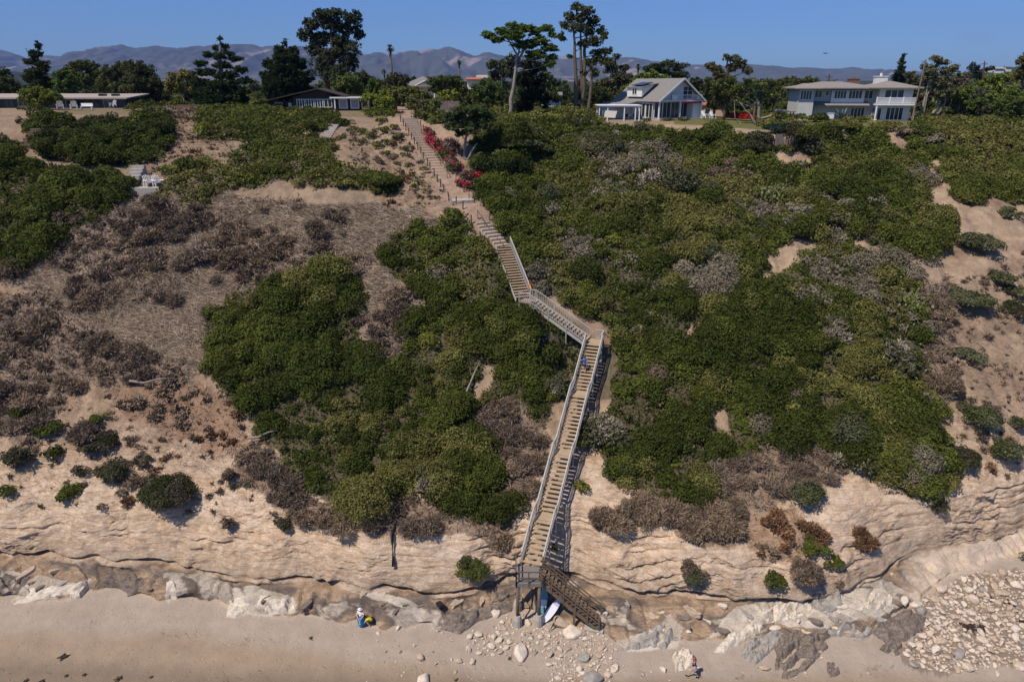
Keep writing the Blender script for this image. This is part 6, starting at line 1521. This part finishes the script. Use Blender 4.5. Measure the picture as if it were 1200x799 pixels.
outcrop([(950,705),(965,694),(985,694),(988,708),(975,718),(958,714)], .5, 3, 'round grey rock set in the white beds', rough=.15)
outcrop([(885,720),(925,704),(948,696),(958,714),(940,722),(905,730)], .4, 5, 'white wrinkled rock beds under the right recess', rough=.35)
outcrop([(1000,704),(1020,694),(1050,698),(1048,708),(1022,718),(1008,714)], .35, 5, 'bright white rock beds left of the cobble field', rough=.3)
outcrop([(1020,784),(1024,776),(1034,778),(1034,786)], .22, 3, 'small dark rock alone on the wet sand'); outcrop([(970,795),(968,775),(978,775),(985,790)], .25, 4, 'cluster of dark weedy rock on the wet sand')
outcrop([(1040,782),(1050,772),(1062,768),(1064,774),(1050,784)], .22, 3, 'grey flat rock near the lower cobbles')
# loose slabs lying in the shelf
SL = []
for j in range(8):
    bm = bmesh.new(); rg = np.random.default_rng(700 + j)
    q = [(math.cos(a) * rg.uniform(.75, 1.1), math.sin(a) * rg.uniform(.35, .6)) for a in np.linspace(0, 2 * math.pi, 8)[:-1] + rg.uniform(-.25, .25, 7)]
    top = [bm.verts.new((x * .9, y * .88, .2 + rg.uniform(-.05, .08) + x * .08)) for x, y in q]; bot = [bm.verts.new((x, y, -.35)) for x, y in q]
    bm.faces.new(top); bm.faces.new(bot[::-1])
    for i in range(7): bm.faces.new((bot[i], bot[(i + 1) % 7], top[(i + 1) % 7], top[i]))
    bmesh.ops.bevel(bm, geom=list(bm.edges), offset=.035, segments=1, affect='EDGES'); bmesh.ops.subdivide_edges(bm, edges=[e for e in bm.edges if e.calc_length() > .3], cuts=2, use_grid_fill=True)
    for v_ in bm.verts: v_.co += Vector(rg.normal(0, .018, 3))
    bmesh.ops.recalc_face_normals(bm, faces=bm.faces)
    for mi in (2, 4, 5, 3):
        me = bpy.data.meshes.new('shelf_rock'); bm.to_mesh(me); me.materials.append(SM[mi]); SL.append(me)
    bm.free()
done = []
for poly, n, ang, mats in (([(0,668),(120,664),(340,690),(440,694),(440,722),(300,716),(185,698),(60,694),(0,694)], 13, .9, (0, 1, 1, 3)), ([(450,704),(600,694),(600,712),(520,732),(450,722)], 14, .5, (0, 1, 1)), ([(700,705),(870,708),(1000,698),(1060,690),(1060,712),(1010,742),(870,742),(760,748),(700,735)], 38, -.5, (0, 1, 2, 2, 3, 3))):
    poly = np.array(poly); k = 0
    for _ in range(4000):
        px, py = RNG.uniform(poly[:, 0].min(), poly[:, 0].max()), RNG.uniform(poly[:, 1].min(), poly[:, 1].max())
        if not inpoly(np.array([px]), np.array([py]), poly)[0]: continue
        r = RNG.uniform(3.5, 11)
        if any((px - a) ** 2 + ((py - b) * 1.6) ** 2 < ((r + c) * .75) ** 2 for a, b, c in done): continue
        done.append((px, py, r)); p = hit(px, py); s = (p.y * CP + (H - p.z) * SP) / F * r
        o = link('shelf_rock', SL[int(RNG.integers(0, 8)) * 4 + mats[int(RNG.integers(0, len(mats)))]])
        o.matrix_world = Matrix.Translation(p + Vector((0, 0, -.04))) @ Matrix.Rotation(ang + RNG.normal(0, .3), 4, 'Z') @ Matrix.Rotation(RNG.normal(.12, .14), 4, 'X') @ Matrix.Rotation(RNG.normal(0, .12), 4, 'Y') @ Matrix.Diagonal((s * 1.25, s, s * .9, 1))
        tag(o, 'small angular rock bedded in the rock shelf at the foot of the bluff', 'rock', 'angular rocks on the rock shelf'); k += 1
        if k >= n: break
# kelp
def kelp(px, py, r, label):
    p = hit(px, py); s = (p.y * CP + (H - p.z) * SP) / F * r; mb = MB()
    for j in range(14):
        a = RNG.uniform(0, 6.28); l = s * RNG.uniform(.5, 1.3); q = Vector((math.cos(a), math.sin(a), 0)); m_ = q * l * .5 + Vector((RNG.normal(0, s * .15), RNG.normal(0, s * .15), .06 + .05 * s))
        mb.tube([(RNG.normal(0, s*.2), RNG.normal(0, s*.2), .05), m_, q * l + Vector((0, 0, .03))], [s * .16, s * .12, s * .04], 5)
    o = mb.build('kelp_clump', M['kelp'], None, True); o.location = p; return tag(o, label, 'kelp')
for px, py, r, lb in [(74,769,6,'largest dark kelp clump on the lower left sand'),(364,747,3.2,'dark kelp bit on the dry sand left of centre'),(48,798,5,'dark kelp at the bottom left edge'),(30,797,3.5,'kelp bit beside the bottom left clump'),(100,791,3,'small kelp bit on the lower left sand'),(78,792,2.5,'tiny kelp bit on the lower left sand'),(140,794,5,'stringy kelp strand at the bottom of the left sand'),(178,795,2.5,'little kelp bit right of the stringy strand'),(535,797,3,'kelp bit at the bottom edge near the pale boulder'),
                      (1135,734,11,'broad dark kelp mass lying on the cobbles'),(1152,737,8,'dark kelp at the right of the broad kelp mass'),(1184,707,8,'dark brown kelp on the upper cobbles'),(1160,702,6,'brown kelp strands on the upper cobbles'),(1199,728,7,'dark kelp on the cobbles at the right edge'),(597,771,3,'dark kelp tucked under the cream boulder')]:
    kelp(px, py, r, lb)
# ------------------------------------------------------------------ surfboards leaning under the stairs
def board(foot, head, w, mat, label, extra=None):
    a, b = hit(*foot), None
    a = a + Vector((0, 0, .12)); b = Vector(head); ax = (b - a); Ln = ax.length; ax.normalize(); side = ax.cross(Vector((0, -1, .5))).normalized(); nr = side.cross(ax).normalized()
    root = empty('surfboard', a, 0, label, 'surfboard'); mb = MB(); k = 22; ring = []
    def halfw(f): return w * (math.sin(math.pi * min(max(f, .0), 1) ** .85) ** .55) * .5 + .015
    top = [ax * (f * Ln) + side * halfw(f) for f in np.linspace(0, 1, k)] + [ax * (f * Ln) - side * halfw(f) for f in np.linspace(1, 0, k)]
    mb.prism(top, nr * -.035, nr * .035); mb.build('board_body', M[mat], root)
    if extra:
        q = [ax * (f * Ln) + side * halfw(f) * .98 for f in np.linspace(extra[1], extra[2], 8)] + [ax * (f * Ln) - side * halfw(f) * .98 for f in np.linspace(extra[2], extra[1], 8)]
        mb = MB(); mb.prism(q, nr * .0355, nr * .039); mb.prism(q, nr * -.039, nr * -.0355); mb.build('colour_panel', M[extra[0]], root)
    mb = MB(); mb.prism([ax * .12 + side * .01, ax * .34 + side * .01, ax * .15 + side * .01 - nr * .2], side * -.02, side * .0); mb.build('fin', M['black'], root)
    return root
b1 = hit(634, 722); board((634, 722), (b1.x + .35, b1.y + 1.0, b1.z + 2.3), .56, 'teal', 'blue green surfboard leaning under the wooden stairs', ('boardwhite', .3, .52))
b2 = hit(636, 731); board((636, 731), (b2.x + 1.45, b2.y + .9, b2.z + 1.75), .56, 'boardwhite', 'white and lilac surfboard leaning against the boulder under the stairs', ('boardlilac', .66, .97))
p = hit(516, 710); r = empty('backpack', p + Vector((0, 0, .05)), .6, 'small dark red and black bag lying on the rock shelf', 'bag'); MB().box(-.2, .2, -.32, .32, 0, .26).box(-.15, .15, -.25, .25, .262, .32).build('bag_body', M['black'], r); MB().box(.203, .25, -.26, .26, .04, .24).box(-.12, .12, .323, .36, .05, .22).build('bag_pocket', M['red'], r)

# ------------------------------------------------------------------ people
def skin_obj(name, J, E, mat, parent, sub=1):
    me = bpy.data.meshes.new(name); names = list(J); ix = {k: i for i, k in enumerate(names)}
    me.from_pydata([J[k][0] for k in names], [(ix[a], ix[b]) for a, b in E], [])
    o = link(name, me, mat, parent)
    o.modifiers.new('Skin', 'SKIN'); sd = o.modifiers.new('Sub', 'SUBSURF'); sd.levels = sd.render_levels = sub
    for i, k in enumerate(names):
        r = J[k][1]; me.skin_vertices[0].data[i].radius = (r, r)
    me.skin_vertices[0].data[0].use_root = True
    return o
def person(loc, rz, label, top, bottom, hair, pose, sleeves=.5, legs_cover=.55, hat=None, scale=1.0, shoes=None):
    """pose: joint positions (x right, y forward, z up) for a body of 1.72 m"""
    r = empty('person', loc, rz, label, 'person'); r.scale = (scale,) * 3
    P0 = {k: Vector(v) for k, v in pose.items()}
    rad = dict(pelvis=.125, waist=.115, chest=.14, neck=.055, jaw=.075, head=.098, crown=.07, lsh=.062, lel=.043, lwr=.03, lpalm=.035, rsh=.062, rel=.043, rwr=.03, rpalm=.035, lhip=.09, lkn=.058, lan=.042, ltoe=.035, rhip=.09, rkn=.058, ran=.042, rtoe=.035)
    J = {k: (P0[k], rad[k]) for k in rad}
    E = [('pelvis','waist'),('waist','chest'),('chest','neck'),('neck','jaw'),('jaw','head'),('head','crown')]
    for s in 'lr': E += [('chest', s+'sh'), (s+'sh', s+'el'), (s+'el', s+'wr'), (s+'wr', s+'palm'), ('pelvis', s+'hip'), (s+'hip', s+'kn'), (s+'kn', s+'an'), (s+'an', s+'toe')]
    for s in 'lr':      # four fingers and a thumb, bent and unequal
        d = (P0[s+'palm'] - P0[s+'wr']).normalized(); sd_ = d.cross(Vector((0, 1, .2))).normalized(); cu = sd_.cross(d)
        for k, (o_, l) in enumerate(((-.030, .062), (-.010, .074), (.010, .070), (.030, .055))):
            a = P0[s+'palm'] + sd_ * o_ + d * .03; m_ = a + d * l * .55; t = m_ + d * l * .4 + cu * .02
            for nm, q, rr in (('a', a, .010), ('b', m_, .009), ('c', t, .007)): J[f'{s}f{k}{nm}'] = (q, rr)
            E += [(s+'palm', f'{s}f{k}a'), (f'{s}f{k}a', f'{s}f{k}b'), (f'{s}f{k}b', f'{s}f{k}c')]
        a = P0[s+'palm'] - sd_ * .04; t = a - sd_ * .025 + d * .045
        J[s+'ta'] = (a, .011); J[s+'tb'] = (t, .009); E += [(s+'palm', s+'ta'), (s+'ta', s+'tb')]
    skin_obj('body', J, E, M['skin'], r)
    g = 1.22
    K = {k: (P0[k], rad[k] * g) for k in ('pelvis', 'waist', 'chest', 'lsh', 'rsh')}
    K['pelvis'] = (P0['waist'].lerp(P0['pelvis'], .75), .15); K['chest'] = (P0['chest'], .165); K['waist'] = (P0['waist'], .14)
    K['nk'] = (P0['chest'].lerp(P0['neck'], .6), .075)
    for s in 'lr': K[s+'cuff'] = (P0[s+'sh'].lerp(P0[s+'el'], sleeves) if sleeves <= 1 else P0[s+'el'].lerp(P0[s+'wr'], sleeves - 1), .056)
    skin_obj('shirt', K, [('pelvis','waist'),('waist','chest'),('chest','nk'),('chest','lsh'),('chest','rsh'),('lsh','lcuff'),('rsh','rcuff')], M[top], r)
    if bottom:
        K = {'pelvis': (P0['pelvis'] + Vector((0, 0, .03)), .15)}; E2 = []
        for s in 'lr':
            K[s+'hip'] = (P0[s+'hip'], .108); K[s+'hem'] = (P0[s+'hip'].lerp(P0[s+'kn'], legs_cover * 1.35) if legs_cover < .75 else P0[s+'kn'].lerp(P0[s+'an'], .85), .082 if legs_cover < .75 else .06)
            E2 += [('pelvis', s+'hip'), (s+'hip', s+'hem')]
        skin_obj('shorts' if legs_cover < .75 else 'trousers', K, E2, M[bottom], r)
    up = (P0['crown'] - P0['head']).normalized(); fw = (P0['nose'] - P0['head']).normalized(); hd = P0['head']
    K = {'a': (hd - fw * .035 + up * .045, .098), 'b': (hd - fw * .06 - up * .03, .075), 'c': (hd - fw * .005 + up * .075, .075)}
    skin_obj('hair', K, [('a', 'b'), ('a', 'c')], M[hair], r)
    rt = fw.cross(up).normalized()
    mb = MB(); mb.tube([hd + fw * .085 + up * .02, hd + fw * .125 - up * .015, hd + fw * .09 - up * .03], [.012, .018, .012], 6); mb.build('nose', M['skin'], r, True)
    for sd_ in (-1, 1):
        mb = MB(); mb.tube([hd + fw * .088 + rt * sd_ * .035 + up * .022, hd + fw * .100 + rt * sd_ * .035 + up * .022], [.013, .008], 8); mb.build('eye', M['black'], r, True)
        mb = MB(); mb.tube([hd + rt * sd_ * .092 + up * .025, hd + rt * sd_ * .108 - up * .005, hd + rt * sd_ * .092 - up * .035], [.012, .016, .01], 6); mb.build('ear', M['skin'], r, True)
    mb = MB(); mb.tube([hd + fw * .083 - up * .055 - rt * .025, hd + fw * .092 - up * .058, hd + fw * .083 - up * .055 + rt * .025], [.006, .009, .006], 6); mb.build('mouth', M['red'], r, True)
    if hat:
        mb = MB(); c_ = hd + up * .05; mb.tube([c_, c_ + up * .012], [.19, .185], 16); mb.tube([c_ + up * .013, c_ + up * .085, c_ + up * .10], [.118, .108, .07], 14); mb.build('hat', M[hat], r, True)
    if shoes:
        for s in 'lr':
            a, t = P0[s+'an'], P0[s+'toe']; mb = MB(); mb.tube([a + (a - t) * .35 + Vector((0, 0, -.02)), t + (t - a) * .25 + Vector((0, 0, .01))], [.05, .045], 8); mb.build('shoe', M[shoes], r, True)
    return r
STAND = dict(pelvis=(0,0,.95), waist=(0,.01,1.10), chest=(0,0,1.32), neck=(0,.01,1.46), jaw=(0,.04,1.53), head=(0,.03,1.60), crown=(0,.02,1.67), nose=(0,.15,1.60), lsh=(-.19,0,1.38), lel=(-.24,-.02,1.10), lwr=(-.24,.08,.87), lpalm=(-.24,.10,.80), rsh=(.19,0,1.38), rel=(.24,-.02,1.10), rwr=(.24,.08,.87), rpalm=(.24,.10,.80),
             lhip=(-.09,0,.90), lkn=(-.10,.02,.49), lan=(-.10,-.02,.08), ltoe=(-.11,.13,.035), rhip=(.09,0,.90), rkn=(.10,.02,.49), ran=(.10,-.02,.08), rtoe=(.11,.13,.035))
WALK = dict(STAND, lkn=(-.10,.20,.51), lan=(-.10,.30,.10), ltoe=(-.10,.44,.05), rkn=(.10,-.02,.48), ran=(.10,-.33,.16), rtoe=(.10,-.22,.04), lel=(-.25,-.16,1.13), lwr=(-.25,-.12,.89), lpalm=(-.25,-.09,.82), rel=(.25,.08,1.12), rwr=(.24,.26,.95), rpalm=(.24,.31,.90))
CLIMB = dict(STAND, chest=(0,.05,1.32), neck=(0,.09,1.45), jaw=(0,.12,1.52), head=(0,.11,1.59), crown=(0,.10,1.66), nose=(0,.23,1.58), lsh=(-.19,.05,1.38), rsh=(.19,.05,1.38), lkn=(-.10,.28,.63), lan=(-.10,.26,.27), ltoe=(-.10,.40,.23), rkn=(.10,.04,.49), ran=(.10,-.08,.09), rtoe=(.10,.06,.035), lel=(-.36,.12,1.20), lwr=(-.48,.32,1.12), lpalm=(-.52,.38,1.10), rel=(.26,.02,1.12), rwr=(.26,.18,.94), rpalm=(.26,.23,.88))
CROUCH = dict(pelvis=(0,-.12,.38), waist=(0,-.06,.52), chest=(0,.16,.68), neck=(0,.30,.76), jaw=(0,.38,.78), head=(0,.41,.84), crown=(0,.41,.91), nose=(0,.53,.81), lsh=(-.19,.18,.70), lel=(-.24,.36,.50), lwr=(-.16,.50,.32), lpalm=(-.14,.55,.26), rsh=(.19,.18,.70), rel=(.24,.36,.50), rwr=(.16,.50,.32), rpalm=(.14,.55,.26),
              lhip=(-.10,-.10,.36), lkn=(-.17,.28,.46), lan=(-.13,-.02,.09), ltoe=(-.14,.12,.035), rhip=(.10,-.10,.36), rkn=(.17,.28,.46), ran=(.13,-.02,.09), rtoe=(.14,.12,.035))
p = hit(812, 792); person(p, R(60), 'person walking on the sand in a navy shirt and pale patterned shorts', 'navy', 'patterncloth', 'redhair', WALK, .5, .5, shoes='black')
def on_flight(s):
    d, n, l = frame_along(B0, T0); q = Vector((B0.x, B0.y, 0)) + d * s; return q, d, n
q, d, n = on_flight(16.51 + .367 * 4.55); q = q + n * .18; person(Vector((q.x, q.y, 11.5 + .2 * 5)), math.atan2(-d.x, d.y), 'person in a blue shirt and dark shorts climbing the main staircase', 'royal', 'navy', 'hair', CLIMB, .5, .5, hat=None)
p = hit(424, 733); r = person(p, R(170), 'person in a white hat and white top standing wrapped in a blue towel', 'whitecloth', None, 'hair', dict(STAND, lel=(-.26,.10,1.14), lwr=(-.14,.26,1.02), lpalm=(-.09,.28,.98), rel=(.26,.10,1.14), rwr=(.14,.26,1.02), rpalm=(.09,.28,.98)), .9, hat='whitecloth')
t = empty('beach_towel', p, R(170), 'blue beach towel with a lime green print held by the person in the white hat', 'towel')
mb = MB(); mb.add([], []); ang = np.linspace(0, 2 * math.pi, 25)[:-1]; rows_ = [(.14, .19), (.5, .25), (.8, .22), (1.02, .20)]
for z, rr in rows_:
    for k, a in enumerate(ang): w = rr * (1 + .08 * math.sin(k * 2.1 + z * 4)); mb.v.append((math.cos(a) * w * 1.15, math.sin(a) * w * .9 + .02, z))
for i in range(3):
    for k in range(24): mb.f.append((i * 24 + k, i * 24 + (k + 1) % 24, (i + 1) * 24 + (k + 1) % 24, (i + 1) * 24 + k))
mb.build('towel_cloth', M['towel'], t, True)
mb = MB(); mb.prism([(-.07, .262, .82), (.07, .262, .78), (.02, .268, .65), (.08, .272, .45), (-.08, .272, .42), (-.02, .268, .6)], (0, 0, 0), (0, .015, 0)); mb.build('towel_print', M['lime'], t)
p = hit(434, 732); person(p, R(95), 'person in a bright yellow top crouching on the sand by the rocks', 'yellow', 'black', 'hair', CROUCH, 1.5, .5)
# ------------------------------------------------------------------ a gull gliding over the gardens
g0 = at_d(968, 63, 70); gl = empty('gliding_bird', g0, R(20), 'small brown bird gliding in the sky above the big house', 'bird'); gl.scale = (.62, .62, .62)
J = {'tail': (Vector((0, -.24, 0)), .03), 'rump': (Vector((0, -.1, 0)), .07), 'breast': (Vector((0, .1, 0)), .085), 'neck': (Vector((0, .22, .02)), .05), 'head': (Vector((0, .30, .04)), .05), 'beak': (Vector((0, .40, .02)), .012)}
skin_obj('body', J, [('breast', 'rump'), ('rump', 'tail'), ('breast', 'neck'), ('neck', 'head'), ('head', 'beak')], M['redhair'], gl)
for sx in (-1, 1):
    mb = MB(); mb.prism([(sx * .05, .14, .03), (sx * .38, .16, .12), (sx * .72, 0, .07), (sx * .40, -.04, .10), (sx * .05, -.12, .03)], (0, 0, -.008), (0, 0, .012)); mb.build('wing', M['redhair'] if sx > 0 else M['navy'], gl)
MB().prism([(-.05, -.2, 0), (.05, -.2, 0), (.09, -.42, 0), (-.09, -.42, 0)], (0, 0, -.006), (0, 0, .006)).build('tail', M['navy'], gl)
# ------------------------------------------------------------------ far hills and mountains
def far_ridge(name, label, d0, d1, sky, prof, rockamt, seed, cols, zb=20, nx=900, ny=150, pl=None):
    xs = np.linspace(-1.05, 1.05, nx); ys = np.linspace(0, 1, ny)
    sp = np.array(sky, float); dp = d0 + (d1 - d0) * .72
    tx = np.array([at_d(px, py, dp) for px, py in sky]); order = np.argsort(tx[:, 0])
    Xg = xs[None, :] * dp * .95 * np.ones((ny, 1)); Yg = (d0 + (d1 - d0) * ys)[:, None] * np.ones((1, nx))
    top = np.interp(xs * dp * .95, tx[order, 0], tx[order, 2]) - zb
    pr = np.interp(ys, [0, .72, 1], [0, 1, .45]) ** 1.0
    w = (d1 - d0)
    rdg = 1 - np.abs(fbm(Xg / (w * .13), Yg / (w * .4), s=seed, o=6)) * 2.3
    bump = (rdg - .62) * .42 * np.clip(np.sin(np.pi * np.clip(ys / .78, 0, 1)), 0, 1)[:, None]
    Zg = zb + top[None, :] * np.clip(pr[:, None] + bump * pr[:, None] ** .4, 0, 1.02) + fbm(Xg / (w * .03), Yg / (w * .03), s=seed + 5, o=5) * top.mean() * .03 * (pr[:, None] > .02)
    rk = np.clip(fbm(Xg / (w * .16), Yg / (w * .2), s=seed + 9, o=5) * 2.2 + rockamt(Xg / dp * 800 + 600, pr[:, None]), 0, 1)
    rk = np.clip((rk - .42) * 3 * np.clip(.35 + 2.2 * fbm(Xg / (w * .022), Yg / (w * .03), s=seed + 11, o=4), 0, 1.4), 0, 1)[..., None]
    cc = np.array(cols[0]) * (1 - rk) + np.array(cols[1]) * rk
    cc = cc * (1 + .25 * fbm(Xg / (w * .05), Yg / (w * .05), s=seed + 3)[..., None])
    ii = np.arange(nx * ny).reshape(ny, nx); q = np.stack([ii[:-1, :-1], ii[:-1, 1:], ii[1:, 1:], ii[1:, :-1]], -1).reshape(-1, 4)
    m, nt, b = nmat(name + '_cover'); at = nt.nodes.new('ShaderNodeAttribute'); at.attribute_name = 'Col'; nt.links.new(at.outputs['Color'], b.inputs['Base Color']); b.inputs['Roughness'].default_value = 1; b.inputs['Specular IOR Level'].default_value = 0
    tag(link(name, np_mesh(name, np.stack([Xg, Yg, Zg], -1).reshape(-1, 3), q, np.clip(cc, 0, 1).reshape(-1, 3), smooth=True), m), label, 'mountains', kind='structure')
SKY = [(-300,70),(-60,58),(0,57),(25,67),(55,64),(95,60),(118,58),(143,52.5),(165,58),(185,54.5),(230,53),(300,53),(360,54),(420,62),(430,64),(462,61),(490,55.5),(508,53),(530,57),(556,64),(572,62),(590,65),(640,65.5),(680,68),(700,68),(740,68),(770,73),(800,77),(822,76),(850,77),(880,75),(920,80),(950,80),(985,81),(1003,78.5),(1030,81),(1060,88),(1110,94),(1200,99),(1500,99)]
far_ridge('mountain_range', 'blue hazy mountain range with pale rocky patches along the horizon', 6200, 9800, SKY, None,
          lambda px, pr: .72 * np.exp(-((px - 500) / 60) ** 2) * pr + .5 * np.exp(-((px - 140) / 60) ** 2) * pr + .42 * np.exp(-((px - 290) / 40) ** 2) + .05 * np.clip((700 - px) / 300, 0, 1), 501, [(.070, .075, .055), (.24, .19, .155)])
far_ridge('foothills', 'dark wooded foothills below the mountains', 1500, 2600, [(-300,86),(0,84),(60,86),(120,90),(300,97),(480,94),(560,95),(660,96),(900,97),(1040,94),(1100,90),(1150,86),(1200,84),(1500,76)], None, lambda px, pr: -.3, 521, [(.035, .045, .03), (.16, .14, .09)], zb=10)
# the rise on the far right with its houses
rng2 = [(1060,99),(1100,92),(1140,84),(1160,80),(1185,80),(1200,77),(1500,60)]
far_ridge('hillside', 'wooded hillside with distant houses at the far right', 520, 900, [(-300,101),(900,101)] + rng2, None, lambda px, pr: -.4, 541, [(.045, .055, .025), (.12, .11, .06)], zb=30)
for px, py, w, lb, rm in [(1160, 83, 5, 'distant white house with a red roof on the far right hillside', 'tileroof'), (1171, 84, 8, 'distant long pale house on the far right hillside', 'tanroof'), (1182, 82, 5, 'distant pale house highest on the far right hillside', 'greyroof')]:
    far_house(px, py, 640, w, 2.2, lb, rm)
# ------------------------------------------------------------------ haze
m = bpy.data.materials.new('haze_air'); m.use_nodes = True; nt = m.node_tree; nt.nodes.clear()
out = nt.nodes.new('ShaderNodeOutputMaterial'); pv = nt.nodes.new('ShaderNodeVolumePrincipled')
pv.inputs['Color'].default_value = (.30, .45, 1, 1); pv.inputs['Density'].default_value = HAZE
pv.inputs['Anisotropy'].default_value = 0.0
nt.links.new(pv.outputs[0], out.inputs['Volume'])
if HAZE: tag(MB().box(-11500, 11500, -90, 10200, -9, 900).build('haze', m), 'thin blue haze over the distance', 'haze', kind='stuff')
# ------------------------------------------------------------------ sun, sky, camera
to_sun = Vector(SUNV).normalized()
el = math.asin(to_sun.z); az = math.atan2(to_sun.x, to_sun.y)
sl_ = bpy.data.lights.new('sun', 'SUN'); sl_.energy = SUN; sl_.angle = R(.53); sl_.color = (1, .92, .79)
so = bpy.data.objects.new('sun', sl_); COL.objects.link(so); so.rotation_euler = to_sun.to_track_quat('Z', 'Y').to_euler(); so.location = (-40, -40, 120)
w = bpy.data.worlds.new('World'); SC.world = w; w.use_nodes = True; nt = w.node_tree; nt.nodes.clear()
sk = nt.nodes.new('ShaderNodeTexSky'); sk.sky_type = 'NISHITA'; sk.sun_disc = False; sk.sun_elevation = el; sk.sun_rotation = az
sk.air_density = AIR; sk.dust_density = DUST; sk.ozone_density = OZ; sk.altitude = 30
bg = nt.nodes.new('ShaderNodeBackground'); bg.inputs[1].default_value = SKYS
# a faint wisp of cloud above the right hillside
tc = nt.nodes.new('ShaderNodeTexCoord')
dv = (at_d(1145, 44, 100) - Vector((0, 0, H))).normalized()
mp = nt.nodes.new('ShaderNodeVectorMath'); mp.operation = 'SUBTRACT'; nt.links.new(tc.outputs['Generated'], mp.inputs[0]); mp.inputs[1].default_value = dv
ms = nt.nodes.new('ShaderNodeVectorMath'); ms.operation = 'MULTIPLY'; nt.links.new(mp.outputs[0], ms.inputs[0]); ms.inputs[1].default_value = (38, 38, 150)
nz = N(nt, 'ShaderNodeTexNoise', Scale=1.4, Detail=4.0); nt.links.new(ms.outputs[0], nz.inputs['Vector'])
ln = nt.nodes.new('ShaderNodeVectorMath'); ln.operation = 'LENGTH'; nt.links.new(ms.outputs[0], ln.inputs[0])
ad = nt.nodes.new('ShaderNodeMath'); ad.operation = 'MULTIPLY_ADD'; nt.links.new(nz.outputs['Fac'], ad.inputs[0]); ad.inputs[1].default_value = 1.6; nt.links.new(ln.outputs['Value'], ad.inputs[2])
fac = ramp(nt, ad.outputs[0], [(.0, .3), (.45, .26), (1.0, 0)])
ad2 = nt.nodes.new('ShaderNodeMath'); ad2.operation = 'MULTIPLY'; ad2.inputs[1].default_value = .55; nt.links.new(ad.outputs[0], ad2.inputs[0])
nt.links.new(ad2.outputs[0], fac.node.inputs[0])
cm = mixc(nt, mixc(nt, sk.outputs[0], SKYT, 1.0, 'MULTIPLY'), (2.2, 2.4, 3.6), fac)
nt.links.new(cm, bg.inputs[0])
wo = nt.nodes.new('ShaderNodeOutputWorld'); nt.links.new(bg.outputs[0], wo.inputs[0])
cam = bpy.data.cameras.new('camera'); cam.sensor_fit = 'HORIZONTAL'; cam.sensor_width = 36; cam.lens = 36 * F / 1200; cam.clip_start = .5; cam.clip_end = 40000
co = bpy.data.objects.new('camera', cam); COL.objects.link(co); co.location = (0, 0, H); co.rotation_euler = (R(90) - PITCH, 0, 0); SC.camera = co
vs_ = SC.view_settings; SC.display_settings.display_device = 'sRGB'; vs_.view_transform = 'Standard'; vs_.look = 'None'; vs_.exposure = EXPO; vs_.gamma = 1; vs_.use_curve_mapping = False
SC.render.engine = 'CYCLES'
SC.cycles.volume_bounces = 0; SC.cycles.max_bounces = 5; SC.cycles.diffuse_bounces = 2; SC.cycles.glossy_bounces = 2; SC.cycles.transmission_bounces = 2; SC.cycles.use_denoising = True
